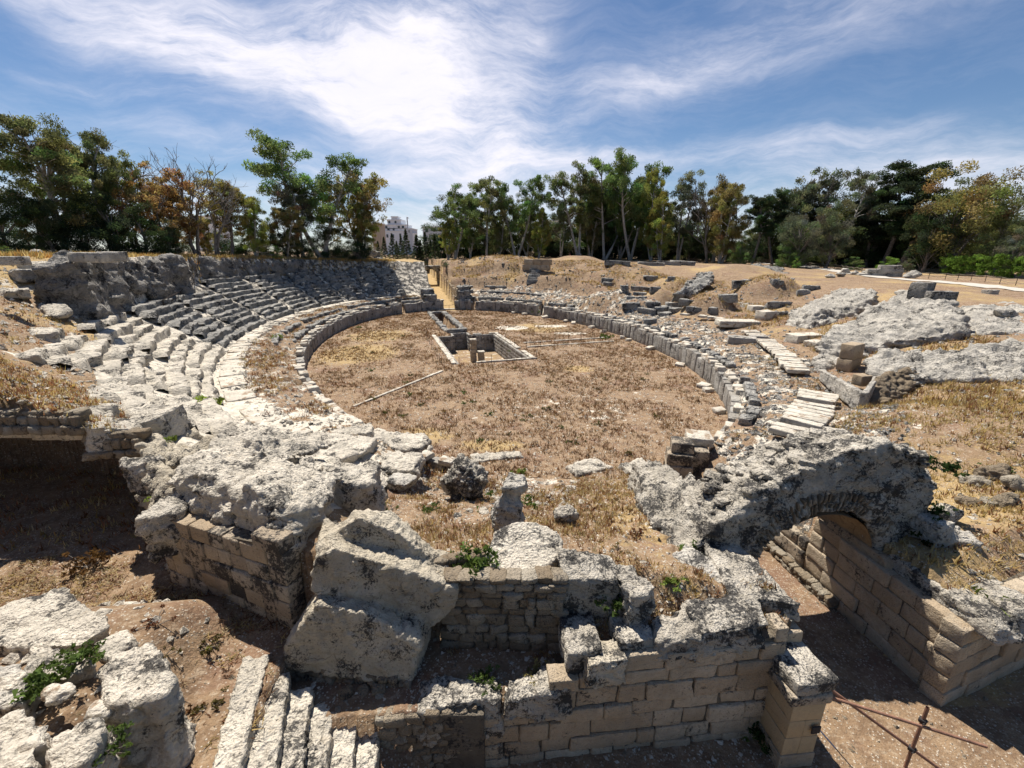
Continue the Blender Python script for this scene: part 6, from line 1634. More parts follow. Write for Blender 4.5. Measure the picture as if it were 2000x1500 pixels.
TR = [
 (20, 44, 335, 'broad', 1, DG, 'dense dark evergreen at the left edge of the picture', 1.0, 'evergreen_tree'),
 (128, 50, 203, 'euc_full', 1, OL, 'tallest olive green gum tree at the far left', 1.15, 'gum_tree'),
 (222, 55, 245, 'euc_full', 2, OL, 'second gum tree right of the tallest one at the left', .8, 'gum_tree'),
 (70, 54, 215, 'bare', 1, OL, 'bare grey tree leaning out left of the tallest gum tree', 1.3, 'bare_tree'),
 (275, 60, 262, 'bare', 2, OL, 'bare twiggy tree between the second gum and the orange tree', .9, 'bare_tree'),
 (325, 58, 310, 'sparse', 3, OR, 'orange brown tree with dying leaves on the left', 1.2, 'autumn_tree'),
 (345, 63, 340, 'euc_full', 3, OR, 'rusty leaved tree beside the orange brown tree', .9, 'autumn_tree'),
 (385, 62, 290, 'bare', 4, OL, 'tall bare tree right of the orange tree', 1.0, 'bare_tree'),
 (420, 66, 322, 'bare', 5, OL, 'thin bare tree left of the yellowing gum', .9, 'bare_tree'),
 (455, 66, 335, 'sparse', 6, GO, 'yellowing half bare tree at the centre left', 1.0, 'autumn_tree'),
 (500, 70, 365, 'euc_full', 4, YG, 'yellow green gum at the right end of the left grove', .8, 'gum_tree'),
 (405, 72, 420, 'euc_full', 5, GO, 'low golden tree between the bare trees and the grove', .9, 'autumn_tree'),
 (560, 76, 402, 'euc_full', 3, GO, 'low golden green tree left of the tall dark gum', 1.1, 'gum_tree'),
 (630, 82, 275, 'euc', 6, GR, 'tall dark green gum with separate leafy heads, left of the buildings', 1.15, 'gum_tree'),
 (592, 84, 335, 'euc', 7, GY, 'grey green gum leaning left of the tall dark gum', 1.0, 'gum_tree'),
 (700, 84, 315, 'sparse', 8, GO, 'half bare golden gum right of the tall dark gum', .9, 'autumn_tree'),
 (712, 88, 385, 'euc_full', 1, YG, 'lower yellow green gum beside the buildings', .8, 'gum_tree'),
 (890, 120, 358, 'euc', 9, GR, 'green gum just right of the far corridor', 1.0, 'gum_tree'),
 (875, 118, 425, 'euc_full', 2, YG, 'low yellow green tree right of the far corridor', .9, 'gum_tree'),
 (950, 124, 342, 'euc', 10, OL, 'gum with brown tints second right of the corridor', .9, 'gum_tree'),
 (1008, 126, 340, 'euc', 6, GR, 'gum with a leafy top third right of the corridor', .9, 'gum_tree'),
 (975, 130, 372, 'euc_full', 4, OL, 'thin gum between the second and third gums by the corridor', .7, 'gum_tree'),
 (1052, 122, 405, 'euc_full', 5, YG, 'small bright green tree left of the tall far gums', .8, 'gum_tree'),
 (1095, 128, 390, 'euc', 7, GY, 'pale grey green gum left of the tall far gums', .8, 'gum_tree'),
 (1128, 126, 312, 'euc', 9, OL, 'first of the row of tall far gums at the centre right', .9, 'gum_tree'),
 (1180, 128, 306, 'euc', 10, GR, 'second of the row of tall far gums at the centre right', .9, 'gum_tree'),
 (1232, 126, 298, 'euc', 6, GR, 'tallest gum of the row at the centre right', .85, 'gum_tree'),
 (1155, 132, 345, 'euc_full', 1, OL, 'gum behind the first two of the tall far row', .8, 'gum_tree'),
 (1210, 133, 350, 'euc_full', 3, GR, 'gum in the gap behind the tallest far gum', .8, 'gum_tree'),
 (1272, 122, 325, 'euc_full', 2, YG, 'bright yellow green gum right of the tallest far gum', .6, 'gum_tree'),
 (1290, 118, 372, 'euc_full', 5, YG, 'shorter yellow gum in front of the bright one', .8, 'gum_tree'),
 (1325, 124, 332, 'euc', 7, GY, 'thin grey green gum right of the yellow gums', .9, 'gum_tree'),
 (1345, 126, 420, 'broad', 2, DG, 'dark evergreen between the yellow gums and the golden brown gum', .9, 'evergreen_tree'),
 (1408, 112, 336, 'euc_full', 4, GO, 'golden brown gum standing alone on the right', .85, 'gum_tree'),
 (1382, 114, 345, 'bare', 1, GO, 'thin bare tree behind the golden brown gum', .8, 'bare_tree'),
 (1470, 110, 375, 'pine', 1, DG, 'left of the two slender dark pines', .9, 'pine_tree'),
 (1512, 112, 366, 'pine', 2, DG, 'right of the two slender dark pines', .9, 'pine_tree'),
 (1545, 118, 330, 'sparse', 9, GY, 'thin half bare tree behind the slender pines', .8, 'half_bare_tree'),
 (1582, 118, 325, 'sparse', 10, GY, 'second thin half bare tree right of the slender pines', .8, 'half_bare_tree'),
 (1560, 100, 400, 'broad', 3, GY, 'grey green olive-like tree below the half bare trees', .9, 'olive_tree'),
 (1615, 98, 410, 'broad', 4, GY, 'second grey green tree left of the great dark pine', .9, 'olive_tree'),
 (1655, 108, 332, 'euc', 10, GY, 'thin dark gum left of the great pine', .8, 'gum_tree'),
 (1695, 104, 365, 'pine', 3, DG, 'dark pine below the great pine', 1.1, 'pine_tree'),
 (1755, 98, 303, 'pine', 4, DG, 'great dark pine towering on the right', 1.25, 'pine_tree'),
 (1725, 102, 325, 'pine', 1, DG, 'dark pine merging with the left of the great pine', 1.1, 'pine_tree'),
 (1865, 86, 305, 'broad', 3, GO, 'broad golden topped gum at the right', .95, 'gum_tree'),
 (1850, 92, 345, 'broad', 1, OL, 'olive green tree under the golden topped gum', .9, 'evergreen_tree'),
 (1150, 136, 330, 'euc_full', 4, OL, 'leafy gum standing behind the first tall far gum', .8, 'gum_tree'),
 (1195, 138, 335, 'euc_full', 2, GR, 'leafy gum standing behind the second tall far gum', .8, 'gum_tree'),
 (1250, 138, 345, 'euc_full', 5, OL, 'leafy gum between the tallest and the yellow gum', .8, 'gum_tree'),
 (920, 132, 372, 'euc_full', 3, GR, 'leafy gum between the first two gums by the corridor', .8, 'gum_tree'),
 (1030, 134, 375, 'euc_full', 1, OL, 'leafy gum right of the third gum by the corridor', .8, 'gum_tree'),
 (1395, 120, 352, 'euc_full', 2, GO, 'second golden brown gum merged with the lone one', .8, 'gum_tree'),
 (1630, 112, 372, 'broad', 1, OL, 'rounded green tree left of the thin dark gum', .9, 'evergreen_tree'),
 (1955, 80, 385, 'broad', 2, OL, 'green tree right of the golden topped gum', .9, 'evergreen_tree'),
 (1995, 74, 440, 'broad', 3, GY, 'grey green bush at the right edge', 1.0, 'shrub'),
 (1810, 88, 400, 'broad', 4, DG, 'dark evergreen between the great pine and golden gum', 1.0, 'evergreen_tree'),
]
for a in TR: tree(*a[:7], width=a[7], name=a[8])
sh_ = []; cy_ = []
for i, (px, Yd, top, w) in enumerate([(60, 50, 430, 1.2), (110, 47, 385, 1.0), (165, 50, 360, 1.0), (230, 52, 375, 1.1), (285, 54, 395, 1.1), (325, 56, 425, 1.1), (440, 76, 440, 1.3), (520, 80, 425, 1.2), (580, 84, 440, 1.2), (640, 86, 420, 1.2), (690, 90, 440, 1.2), (350, 70, 450, 1.4), (480, 78, 450, 1.4), (10, 56, 400, 1.2)]):
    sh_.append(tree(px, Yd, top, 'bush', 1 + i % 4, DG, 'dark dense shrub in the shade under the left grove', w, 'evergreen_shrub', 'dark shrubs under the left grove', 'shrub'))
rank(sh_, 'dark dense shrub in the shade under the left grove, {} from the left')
rr_ = random.Random(8)
for i, px in enumerate(range(872, 2060, 21)):
    Yd = 138 if px < 1350 else np.interp(px, [1350, 1600, 2060], [130, 112, 92])
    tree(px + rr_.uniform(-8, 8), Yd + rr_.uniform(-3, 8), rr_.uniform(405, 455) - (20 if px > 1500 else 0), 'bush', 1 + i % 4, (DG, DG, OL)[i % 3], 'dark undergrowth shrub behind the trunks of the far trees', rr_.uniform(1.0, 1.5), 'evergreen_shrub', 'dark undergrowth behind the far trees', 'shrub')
for i, (px, top) in enumerate([(752, 462), (768, 455), (785, 460), (795, 447), (815, 458), (832, 452), (850, 456), (740, 470), (862, 462), (776, 470), (822, 468), (842, 468)]):
    cy_.append(tree(px, 128 + (i % 3) * 4, top, 'cypress', 1 + i % 2, DG, 'small dark cypress in the row below the distant buildings', 1.2, 'cypress_tree', 'cypresses below the buildings', 'tree'))
rank(cy_, 'small dark cypress below the distant buildings, {} from the left')
for px, Yd, top, kind, sd, col, lb, w in [(540, 62, 478, 'bush', 2, BG, 'light green shrub on the left rim by the railing', 1.2), (868, 92, 504, 'bush', 3, GY, 'small round grey green shrub beside the far corridor', 1.1), (1742, 84, 500, 'bush', 1, BG, 'bright green shrub left of the clipped hedge', 1.4), (1778, 86, 503, 'bush', 4, GY, 'pale shrub beside the bright green shrub', 1.0),
                                         (1558, 96, 503, 'bush', 3, BG, 'small bright shrub by the far end of the pale path', 1.0), (1670, 92, 500, 'bush', 2, GR, 'green shrub behind the rope fence', 1.6), (1445, 104, 470, 'bush', 4, GR, 'leafy green bush right of the golden brown gum', 1.1), (1540, 100, 465, 'bush', 1, GR, 'leafy green bush below the grey green trees', 1.1), (12, 40, 478, 'bush', 4, GR, 'green bush at the left edge on the rim', 1.6)]:
    tree(px, Yd, top, kind, sd, col, lb, w, 'shrub', None, 'shrub', dmin=15.0)
# clipped hedge
hr = np.random.default_rng(4)
h0, h1 = at(1822, 542, 6.5), at(2080, 560, 6.2); d = h1 - h0; L = d.length; nrm = Vector((-d.y, d.x, 0)).normalized()
C = []; rd = []
for i in range(300):
    s, q, z = hr.random(), hr.uniform(-1.2, 1.2), hr.uniform(.2, 3.2)
    p = h0 + d * s + nrm * (q + 1.5); C.append((p.x - h0.x, p.y - h0.y, z + .25 * math.sin(s * 30))); rd.append(hr.uniform(.35, .6))
T = (0.6 + .7 * hr.random((300, 1))) * np.ones((300, 3))
V, F, T = leaves_np(np.array(C), 60, np.array(rd), .14, hr, .0, T, .9, 1.6)
me = mesh_np('hedge', V, F, False); set_col(me, T)
hd = link('hedge', me, M['leaf'], label='bright green hedge behind the path at the right edge', cat='hedge', loc=(h0.x, h0.y, Hs(h0.x, h0.y)), kind='thing'); hd.color = (.17, .28, .06, 1)

# ------------------------------------------------------------------ distant buildings
def building(name, label, px0, px1, Yd, boxes, wins, m):
    c = atY((px0 + px1) / 2, 480, Yd); t = thing(name, label, 'building', (c.x, c.y, 8.0))
    k = Yd / (FPX * math.cos(PITCH)) * 1.0
    def X(px): return atY(px, 470, Yd).x - c.x
    def Z(py): return atY((px0 + px1) / 2, py, Yd).z - 8.0
    for i, (a, b, top, bot, dep, mm) in enumerate(boxes):
        x0, x1, z0, z1 = X(a), X(b), Z(bot), Z(top)
        V, F = box_np(((x1 - x0) / 2, dep / 2, (z1 - z0) / 2), r=.06, seg=(2, 2, 2), amp=0)
        link('wall', mesh_np('wall', V + np.array([(x0 + x1) / 2, dep / 2 + i * .3 - 2, (z0 + z1) / 2]), F, False), M[mm], t)
        V, F = box_np(((x1 - x0) / 2 + .3, dep / 2 + .3, .25), r=.05, seg=(2, 2, 2), amp=0)
        link('roof_slab', mesh_np('roof_slab', V + np.array([(x0 + x1) / 2, dep / 2 + i * .3 - 2, z1 + .2]), F, False), M['cream_wall'], t)
    for (px, py, w, h, fr) in wins:
        x, z = X(px), Z(py)
        V, F = box_np((w / 2, .12, h / 2), r=.02, seg=(2, 2, 2), amp=0)
        o = link('window', mesh_np('window', V, F, False), M['glass'], t); o.location = (x, fr * .3 - 2.05, z)
        V, F = box_np((w / 2 + .15, .16, .08), r=.02, seg=(2, 2, 2), amp=0)
        s_ = link('window_sill', mesh_np('window_sill', V + np.array([0, -.06, -h / 2 - .08]), F, False), M['cream_wall'], o)
    return t
B1 = building('apartment_building', 'stepped white apartment building beyond the dark cypresses', 740, 806, 300,
    [(752, 790, 452, 500, 14, 'cream_wall'), (755, 797, 440, 480, 16, 'cream_wall'), (747, 806, 447, 500, 18, 'grey_wall'), (760, 786, 430, 470, 14, 'cream_wall'), (768, 780, 424, 460, 8, 'cream_wall'), (788, 808, 456, 500, 12, 'cream_wall')],
    [(762, 449, 1.4, 1.8, 0), (772, 449, 1.2, 1.8, 0), (784, 460, 1.2, 2.2, 0), (759, 461, 1.2, 2.0, 0), (770, 461, 1.2, 2.0, 0), (782, 444, 1.4, 1.6, 1), (790, 444, 1.4, 1.6, 1), (800, 452, 1.2, 1.6, 2), (750, 453, 1.2, 1.8, 2), (764, 434, 1.2, 1.4, 3), (803, 462, 1.2, 1.8, 5), (758, 444, 1.4, 1.6, 1), (776, 434, 1.2, 1.4, 3)], 'cream_wall')
building('apartment_building', 'grey flat-roofed house peeking over the shrubs right of the cypresses', 826, 872, 230, [(828, 866, 444, 490, 12, 'grey_wall'), (845, 868, 452, 490, 10, 'cream_wall')], [(836, 451, 1.2, 1.6, 0), (850, 458, 1.2, 1.5, 1), (858, 458, 1.2, 1.5, 1)], 'grey_wall')
building('apartment_building', 'brownish house half hidden by the golden gum left of the stepped building', 732, 748, 250, [(730, 746, 437, 490, 10, 'ochre_wall')], [(735, 444, 1.0, 1.5, 0), (741, 444, 1.0, 1.5, 0)], 'ochre_wall')
building('apartment_building', 'cream house glimpsed between the bare trees on the left', 392, 432, 170, [(394, 430, 424, 490, 10, 'cream_wall')], [(402, 434, 1.0, 1.4, 0), (414, 434, 1.0, 1.4, 0), (424, 434, 1.0, 1.4, 0)], 'cream_wall')
building('apartment_building', 'white house glimpsed between the far gums', 1070, 1096, 220, [(1072, 1094, 432, 490, 10, 'cream_wall')], [(1079, 440, 1.1, 1.4, 0), (1088, 440, 1.1, 1.4, 0)], 'cream_wall')
c = atY(798, 470, 262)
ms = thing('antenna_mast', 'thin antenna mast on the roof right of the stepped building', 'mast', c)
zt = atY(798, 424, 262).z - c.z
tube('mast_pole', [(0, 0, 0), (0, 0, zt)], .35, M['grey_wall'], ms, n=6); tube('mast_arm', [(0, 0, zt), (1.0, 0, zt - .6)], .2, M['grey_wall'], ms, n=5)

# ------------------------------------------------------------------ two far visitors
def person(px, py, Yd, label, top_m, leg_m, seed, rot):
    p = atY(px, py, Yd); p.z = Hs(p.x, p.y)
    t = thing('person', label, 'person', p, rot)
    r = random.Random(seed); st = .14
    def skin(name, pts, edges, rads, m):
        me = bpy.data.meshes.new(name); me.from_pydata(pts, edges, [])
        o = bpy.data.objects.new(name, me); COL.objects.link(o)
        md = o.modifiers.new('s', 'SKIN'); sv = me.skin_vertices[0].data
        for i, q in enumerate(rads): sv[i].radius = (q, q * .8); sv[i].use_root = (i == 0)
        o.modifiers.new('d', 'SUBSURF').levels = 2
        ev = o.evaluated_get(bpy.context.evaluated_depsgraph_get()); m2 = bpy.data.meshes.new_from_object(ev)
        bpy.data.objects.remove(o); m2.name = name
        for q in m2.polygons: q.use_smooth = True
        m2.materials.clear(); m2.materials.append(m)
        return link(name, m2, None, t)
    # one continuous body; clothing as slightly fuller shells
    pts = [(0, 0, .93), (0, 0, 1.15), (0, 0, 1.38), (0, 0, 1.5), (0, .02, 1.6), (0, .02, 1.7), (.1, 0, .88), (.11, .05, .5), (.12, st, .07), (.12, st + .14, .04), (-.1, 0, .88), (-.11, .03, .5), (-.12, -st, .07), (-.12, -st + .14, .04),
           (.19, 0, 1.4), (.24, -.03, 1.13), (.25, .08, .9), (.25, .12, .82), (-.19, 0, 1.4), (-.24, -.03, 1.13), (-.25, .08, .9), (-.25, .12, .82)]
    ed = [(0, 1), (1, 2), (2, 3), (3, 4), (4, 5), (0, 6), (6, 7), (7, 8), (8, 9), (0, 10), (10, 11), (11, 12), (12, 13), (2, 14), (14, 15), (15, 16), (16, 17), (2, 18), (18, 19), (19, 20), (20, 21)]
    skin('body', pts, ed, [.13, .13, .14, .06, .095, .08, .09, .065, .045, .04, .09, .065, .045, .04, .06, .048, .04, .03, .06, .048, .04, .03], M['skin'])
    skin('shirt', [pts[0], pts[1], (0, 0, 1.37), (.19, 0, 1.4), (.235, -.02, 1.2), (-.19, 0, 1.4), (-.235, -.02, 1.2)], [(0, 1), (1, 2), (2, 3), (3, 4), (2, 5), (5, 6)], [.145, .15, .16, .075, .065, .075, .065], top_m)
    skin('trousers', [(0, 0, .95), (.1, 0, .88), (.11, .05, .5), (.12, st, .16), (-.1, 0, .88), (-.11, .03, .5), (-.12, -st, .16)], [(0, 1), (1, 2), (2, 3), (0, 4), (4, 5), (5, 6)], [.145, .105, .08, .065, .105, .08, .065], leg_m)
    skin('hair', [(0, -.03, 1.62), (0, -.02, 1.7), (0, 0, 1.735)], [(0, 1), (1, 2)], [.085, .09, .06], M['hair'])
person(1113, 501, 118, 'far visitor in a red top standing on the brown bank below the gums', M['red_cloth'], M['white_cloth'], 1, 2.0)
person(1134, 501, 119, 'far visitor in a white top by the low rail fence', M['white_cloth'], M['dark_cloth'], 2, 1.0)

# ------------------------------------------------------------------ green weeds in the ruins
def weed(px, py, size, col, label, seed, z=None, n=26, spread=1.0, flat=.6, dens=14, name='weed', group=None, cat='plant'):
    p = hit(px, py) if z is None else at(px, py, z)
    if p is None: return
    r = np.random.default_rng(seed)
    C = r.normal(size=(n, 3)) * (size * .5 * spread, size * .5 * spread, size * .22); C[:, 2] = np.abs(C[:, 2]) + .03
    T = (0.55 + .8 * r.random((n, 1))) * np.ones((n, 3))
    V, F, T = leaves_np(C, dens, np.full(n, size * .22), size * .13, r, -.15, T, flat, 1.7)
    t = thing(name, label, cat, p, 0, group)
    me = mesh_np('leaves', V, F, False); set_col(me, T)
    o = link('leaves', me, M['leaf'], t); o.color = (*col, 1)
    st = [tube_np([(0, 0, -.05), tuple(c * .6), tuple(c)], [.012, .009, .005], 4, cap=False) for c in C[:12]]
    V, F = merge(st); link('stems', mesh_np('stems', V, F), M['bark'], t)
LG, MG, KG = (.19, .25, .06), (.10, .15, .045), (.04, .07, .025)
for i, (px, py, z, s, c, lb) in enumerate([
    (400, 792, None, .9, LG, 'wide green weed on the white rock slope at the left'), (372, 797, None, .5, LG, 'smaller green weed left of the wide one on the rock slope'), (317, 872, 5.1, .45, LG, 'green weed in the gap between the two white blocks'), (332, 760, None, .35, LG, 'small green weed below the long ledge stone'),
    (1000, 995, None, .75, MG, 'leafy green plant at the foot of the leaning stone stump'), (930, 1098, 3.9, .6, MG, 'ivy-like green shrub on the stub of rubble wall'), (915, 1110, 3.8, .4, LG, 'bright leafy sprig left of the round slab'), (835, 998, None, .3, MG, 'small round weed on the terrace below the grey boulder'),
    (1016, 925, None, .4, LG, 'green weed beside the long pale kerb stone'), (1365, 1092, 3.0, .55, MG, 'feathery green weed under the dark left haunch of the arch'), (1310, 1138, None, .3, LG, 'small yellow green sprig by the dark pointed stone'), (1200, 1280, 2.6, .25, LG, 'small green sprig growing on the long wall below the corner blocks'),
    (1195, 1180, 3.3, .4, MG, 'dark green climber between the lichen-covered block and the white-topped stone'), (1895, 1178, 2.5, .6, LG, 'bright green plant on the ledge at the passage corner'), (1825, 1065, 2.9, .7, KG, 'dark green plant in the shade under the right foot of the arch'), (1828, 1000, 3.8, .35, KG, 'dark tuft of green growing from the arch face'),
    (1845, 918, 4.7, .5, KG, 'green tuft on the right shoulder of the arch'), (1490, 1440, .1, .5, KG, 'dark weeds at the foot of the tan pier'), (1470, 1425, .1, .4, MG, 'low green weeds where the long wall meets the pier'), (950, 1325, 2.0, .3, MG, 'small green sprig on the sunlit ledge'), (1045, 1325, 2.0, .3, GO, 'dry yellow sprig at the right of the ledge'),
    (85, 1340, 3.9, .5, MG, 'green weed cluster on the lower left rocks'), (150, 1295, 3.9, .4, MG, 'dark green weed above the pale loose stones'), (205, 1470, 4.0, .3, MG, 'green sprig beside the tall white boulder'), (170, 1105, 2.7, .5, (.13, .075, .035), 'dry reddish weed on the trench floor'), (365, 1280, 2.7, .35, (.14, .13, .04), 'small dry weed in the trench right of the boulder'),
    (540, 660, None, .6, LG, 'green weed by the dark hole on the left band'), (1180, 660, None, .9, MG, 'low green patch at the right of the arena'), (1045, 610, None, .8, BG, 'bright weed at the foot of the far right podium'), (912, 602, None, .6, BG, 'bright weed beside the far entrance'), (700, 640, None, .4, MG, 'small weed on the arena floor near the left podium'),
    (745, 1003, None, .4, MG, 'green weed behind the huge fallen block'), (1950, 920, None, .4, MG, 'green weed on the slope right of the arch'), (318, 975, 4.6, .3, LG, 'yellow green sprig on top of the rock bank')]):
    weed(px, py, s, c, lb, 300 + i, z)
rr_ = random.Random(21)
for i in range(46):
    px, py = rr_.uniform(680, 1330), rr_.uniform(640, 890)
    p = at(px, py); dd, _ = ell(np.array([p.x]), np.array([p.y]))
    if dd[0] > -1.5: continue
    weed(px, py, rr_.uniform(.25, .45), rr_.choice([MG, (.10, .11, .04), (.12, .12, .05)]), 'small green weed dotted on the arena floor', 400 + i, 0.0, 10, group='green weeds on the arena floor')
for i in range(26):
    px, py = rr_.choice([(rr_.uniform(1100, 1260), rr_.uniform(950, 1130)), (rr_.uniform(600, 860), rr_.uniform(900, 1000)), (rr_.uniform(200, 480), rr_.uniform(1200, 1450)), (rr_.uniform(480, 620), rr_.uniform(700, 830))])
    weed(px, py, rr_.uniform(.16, .34), rr_.choice([(.15, .06, .035), (.17, .085, .04), (.12, .10, .04)]), 'low reddish dry weed among the near ruins', 460 + i, None, 9, group='reddish weeds among the near ruins')
# ------------------------------------------------------------------ dry grass, stubble and gravel (uncountable)
def scatter(name, label, cat, P, hgt, wid, blades, cols, seed, lean=.5, mat=None):
    r = np.random.default_rng(seed); n = len(P); N_ = n * blades
    base = np.repeat(P, blades, 0) + np.concatenate([r.normal(size=(N_, 2)) * np.repeat(wid, blades)[:, None] * .5, np.zeros((N_, 1))], 1)
    h = np.repeat(hgt, blades) * r.uniform(.5, 1.2, N_)
    a = r.uniform(0, 6.28, N_); d = np.stack([np.cos(a), np.sin(a), np.zeros(N_)], 1)
    w = h * .09 + .006
    tip = base + d * (h * lean * r.uniform(.2, 1.3, N_))[:, None]; tip[:, 2] += h
    s = np.stack([-d[:, 1], d[:, 0], d[:, 2]], 1) * w[:, None]
    V = np.stack([base - s, base + s, tip], 1).reshape(-1, 3)
    me = mesh_np(name, V, np.arange(N_ * 3).reshape(-1, 3), False)
    ci = r.integers(0, len(cols), n); C = np.array(cols)[ci] * r.uniform(.6, 1.3, (n, 1))
    set_col(me, np.repeat(C, blades * 3, 0))
    o = link(name, me, M['leaf'], label=label, kind='stuff'); o.color = (1, 1, 1, 1)
    o['category'] = cat
    return o
def pts_in(n, gen, cond, seed):
    r = np.random.default_rng(seed); x, y = gen(r, n); z = H(x, y); k = cond(x, y, z)
    return np.stack([x[k], y[k], z[k]], 1)
RB, DB, GD, ST = (.20, .10, .055), (.12, .07, .045), (.42, .31, .14), (.50, .41, .25)
def gen_el(d0, d1, p0, p1):
    def g(r, n):
        ph = r.uniform(p0, p1, n); q = np.sqrt(r.uniform(0, 1, n)) if d0 < 0 else None
        if d0 < 0:
            t = np.radians(ph); u, v = EA * .985 * q * np.cos(t), EB * .975 * q * np.sin(t)
            return CEN.x + u * AX.x + v * RX.x, CEN.y + u * AX.y + v * RX.y
        return ring(ph, r.uniform(d0, d1, n))
    return g
def dens(x, y, f, seed, lo, hi, r):
    return r.random(len(x)) < sst(lo, hi, fbm(p3(x, y, f), 3, seed))
rs_ = np.random.default_rng(91)
A_ = pts_in(34000, gen_el(-1, 0, -180, 180), lambda x, y, z: (z > -.5) & dens(x, y, .45, 71, -.55, .25, rs_), 92)
scatter('dry_weeds', 'brown dry weeds covering the arena floor', 'weeds', A_, rs_.uniform(.08, .22, len(A_)), rs_.uniform(.12, .30, len(A_)), 7, [RB, RB, DB, DB, (.16, .11, .05), (.26, .15, .08)], 1, .9)
def gen_box(x0, x1, y0, y1): return lambda r, n: (r.uniform(x0, x1, n), r.uniform(y0, y1, n))
B_ = pts_in(15000, gen_box(-4.5, 7, 8, 21.5), lambda x, y, z: dens(x, y, .8, 73, -.3, .35, rs_) & (z > .0) & ((x < 6.3) | (z > 1.5)), 93)
scatter('dry_grass', 'short dry straw and stubble on the near terrace', 'grass', B_, rs_.uniform(.05, .16, len(B_)), rs_.uniform(.05, .16, len(B_)), 6, [ST, GD, RB, (.33, .20, .11)], 2, .9)
C_ = pts_in(15000, gen_box(10.5, 34, 9, 27), lambda x, y, z: dens(x, y, .5, 74, -.35, .3, rs_) & (z > 2.6), 94)
scatter('dry_grass', 'golden dry grass on the slope right of the arch', 'grass', C_, rs_.uniform(.08, .24, len(C_)), rs_.uniform(.08, .25, len(C_)), 6, [ST, GD, GD, RB], 3, .9)
D_ = pts_in(9000, gen_box(-14, -2.0, 4, 11.5), lambda x, y, z: (np.abs(z - 2.6) < .25) & dens(x, y, .8, 75, -.3, .4, rs_), 95)
scatter('dry_grass', 'flattened straw and dry weeds on the trench floor at the left', 'grass', D_, rs_.uniform(.03, .10, len(D_)), rs_.uniform(.06, .2, len(D_)), 6, [ST, GD, RB, DB], 4, 2.5)
E_ = pts_in(15000, gen_el(9, 24, 8, 150), lambda x, y, z: dens(x, y, .35, 76, -.35, .3, rs_), 96)
scatter('dry_grass', 'dry grass on the mounds beyond the right podium', 'grass', E_, rs_.uniform(.15, .4, len(E_)), rs_.uniform(.2, .5, len(E_)), 6, [GD, GD, RB, (.30, .21, .11)], 5, .8)
F_ = pts_in(9000, gen_el(11.7, 24, -172, -104), lambda x, y, z: dens(x, y, .4, 77, -.3, .3, rs_) & (y > 11), 97)
scatter('dry_grass', 'reddish dry grass on the left slope', 'grass', F_, rs_.uniform(.08, .25, len(F_)), rs_.uniform(.1, .3, len(F_)), 6, [ST, RB, GD, (.34, .17, .10)], 6, .8)
G_ = pts_in(9000, gen_el(.6, 4.5, -165, -10), lambda x, y, z: dens(x, y, .5, 78, -.2, .35, rs_), 98)
scatter('dry_weeds', 'reddish weeds on the band behind the left podium', 'weeds', G_, rs_.uniform(.08, .25, len(G_)), rs_.uniform(.1, .35, len(G_)), 6, [RB, DB, (.30, .15, .09), GD], 7, .9)
I_ = pts_in(6000, gen_el(.8, 8.0, 60, 172), lambda x, y, z: dens(x, y, .6, 79, .0, .4, rs_) & (z > 1), 99)
scatter('dry_weeds', 'dry weeds on the broken deck behind the right podium', 'weeds', I_, rs_.uniform(.06, .2, len(I_)), rs_.uniform(.1, .3, len(I_)), 6, [RB, GD, DB, (.2, .16, .08)], 8, .9)
J_ = pts_in(8000, gen_el(14.3, 22, -100, -12), lambda x, y, z: z > 7, 100)
scatter('dry_grass', 'golden grass along the top of the left rim', 'grass', J_, rs_.uniform(.2, .5, len(J_)), rs_.uniform(.2, .5, len(J_)), 6, [GD, GD, (.45, .25, .10), ST], 9, .6)
rx_, ry_ = rs_.uniform(-24, -11, 5000), rs_.uniform(12.3, 18, 5000); kk = inpoly(rx_, ry_, TUN); VT = np.stack([rx_[kk], ry_[kk], H(rx_[kk], ry_[kk], False) + .03], 1)
scatter('dry_grass', 'dry grass and red weeds on top of the tunnel vault', 'grass', VT, rs_.uniform(.05, .2, len(VT)), rs_.uniform(.08, .25, len(VT)), 6, [ST, RB, GD, (.34, .17, .10)], 10, .8)
# gravel
def gravel(name, label, P, size, m, seed):
    r = np.random.default_rng(seed); n = len(P)
    O = np.array([(1, 0, 0), (0, 1, 0), (-1, 0, 0), (0, -1, 0), (0, 0, 1), (0, 0, -1)], float)
    T = np.array([(0, 1, 4), (1, 2, 4), (2, 3, 4), (3, 0, 4), (1, 0, 5), (2, 1, 5), (3, 2, 5), (0, 3, 5)])
    s = size[:, None, None] * r.uniform(.55, 1.2, (n, 6, 1)) * np.array([1, 1, .65]); a = r.uniform(0, 6.28, n)
    v = O[None] * s + r.normal(size=(n, 6, 3)) * size[:, None, None] * .18
    x = v[..., 0] * np.cos(a)[:, None] - v[..., 1] * np.sin(a)[:, None]; y = v[..., 0] * np.sin(a)[:, None] + v[..., 1] * np.cos(a)[:, None]
    V = np.stack([x, y, v[..., 2]], -1) + P[:, None, :]
    F = (T[None] + (np.arange(n) * 6)[:, None, None]).reshape(-1, 3)
    o = link(name, mesh_np(name, V.reshape(-1, 3), F, False), m, label=label, kind='stuff'); o['category'] = 'gravel'
    return o
K_ = pts_in(7000, gen_el(-1, 0, -180, 180), lambda x, y, z: z > -.5, 101)
gravel('gravel', 'pale gravel strewn over the arena floor', K_, rs_.uniform(.03, .11, len(K_)) ** 1.0, M['paving'], 11)
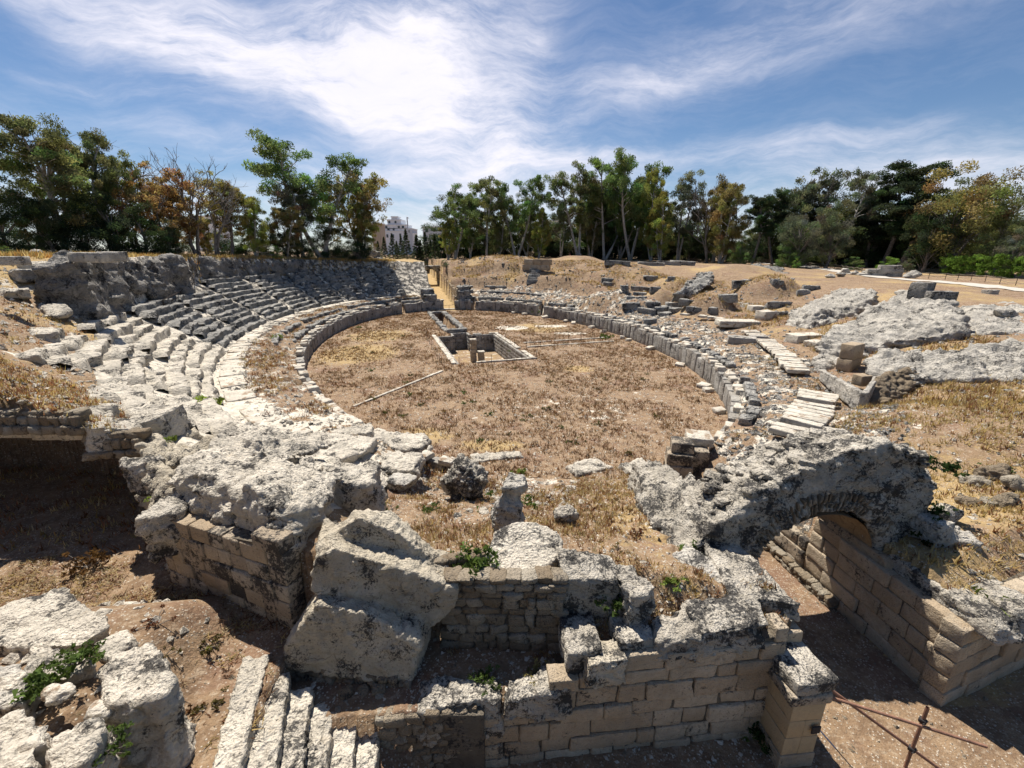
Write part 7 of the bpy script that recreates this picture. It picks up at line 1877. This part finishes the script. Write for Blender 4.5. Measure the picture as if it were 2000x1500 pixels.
K_ = pts_in(9000, gen_el(-1, 0, -180, 180), lambda x, y, z: (z > -.5) & (rs_.random(len(x)) < np.exp(-(((x - at(1120, 800).x) / 11) ** 2 + ((y - at(1120, 800).y) / 8) ** 2))), 110)
gravel('gravel', 'white chips in the bare middle of the arena floor', K_, .03 + .06 * rs_.random(len(K_)), M['paving'], 19)
K_ = pts_in(7000, gen_box(-4.5, 7, 7, 21.5), lambda x, y, z: z > .0, 102)
gravel('gravel', 'pale gravel on the near terrace and ledges', K_, .015 + .07 * rs_.random(len(K_)) ** 3, M['paving'], 12)
K_ = pts_in(6000, gen_box(10.5, 36, 8, 30), lambda x, y, z: z > 2.3, 103)
gravel('gravel', 'white pebbles on the dry slope at the right', K_, .02 + .13 * rs_.random(len(K_)) ** 3, M['white_rock'], 13)
K_ = pts_in(3000, gen_box(-15, 14, 4, 13), lambda x, y, z: (z < 2.9), 104)
gravel('gravel', 'small stones on the trench and passage floors', K_, .012 + .07 * rs_.random(len(K_)) ** 4, M['rubble'], 14)
K_ = pts_in(5500, gen_el(.6, 8.0, 20, 173), lambda x, y, z: z > 1.0, 105)
gravel('rubble', 'broken stones on the deck behind the right podium', K_, .05 + .2 * rs_.random(len(K_)) ** 2, M['far_rock'], 15)
K_ = pts_in(4500, gen_el(.6, 5.2, -168, -10), lambda x, y, z: z > .5, 106)
gravel('rubble', 'broken stones on the band behind the left podium', K_, .04 + .18 * rs_.random(len(K_)) ** 2, M['white_rock'], 16)
K_ = pts_in(4500, gen_el(10.7, 22, -172, -100), lambda x, y, z: z > 3, 107)
gravel('rubble', 'broken stones on the left slope', K_, .04 + .2 * rs_.random(len(K_)) ** 2.5, M['white_rock'], 17)
K_ = pts_in(3500, gen_el(8, 23, 10, 150), lambda x, y, z: z > 2, 108)
gravel('rubble', 'broken stones on the mounds at the right', K_, .05 + .3 * rs_.random(len(K_)) ** 3, M['far_rock'], 18)

gravel('rubble', 'broken stones on top of the tunnel vault', VT[::3], .03 + .16 * rs_.random(len(VT[::3])) ** 2, M['white_rock'], 20)
bpy.data.scenes.remove(TMP)
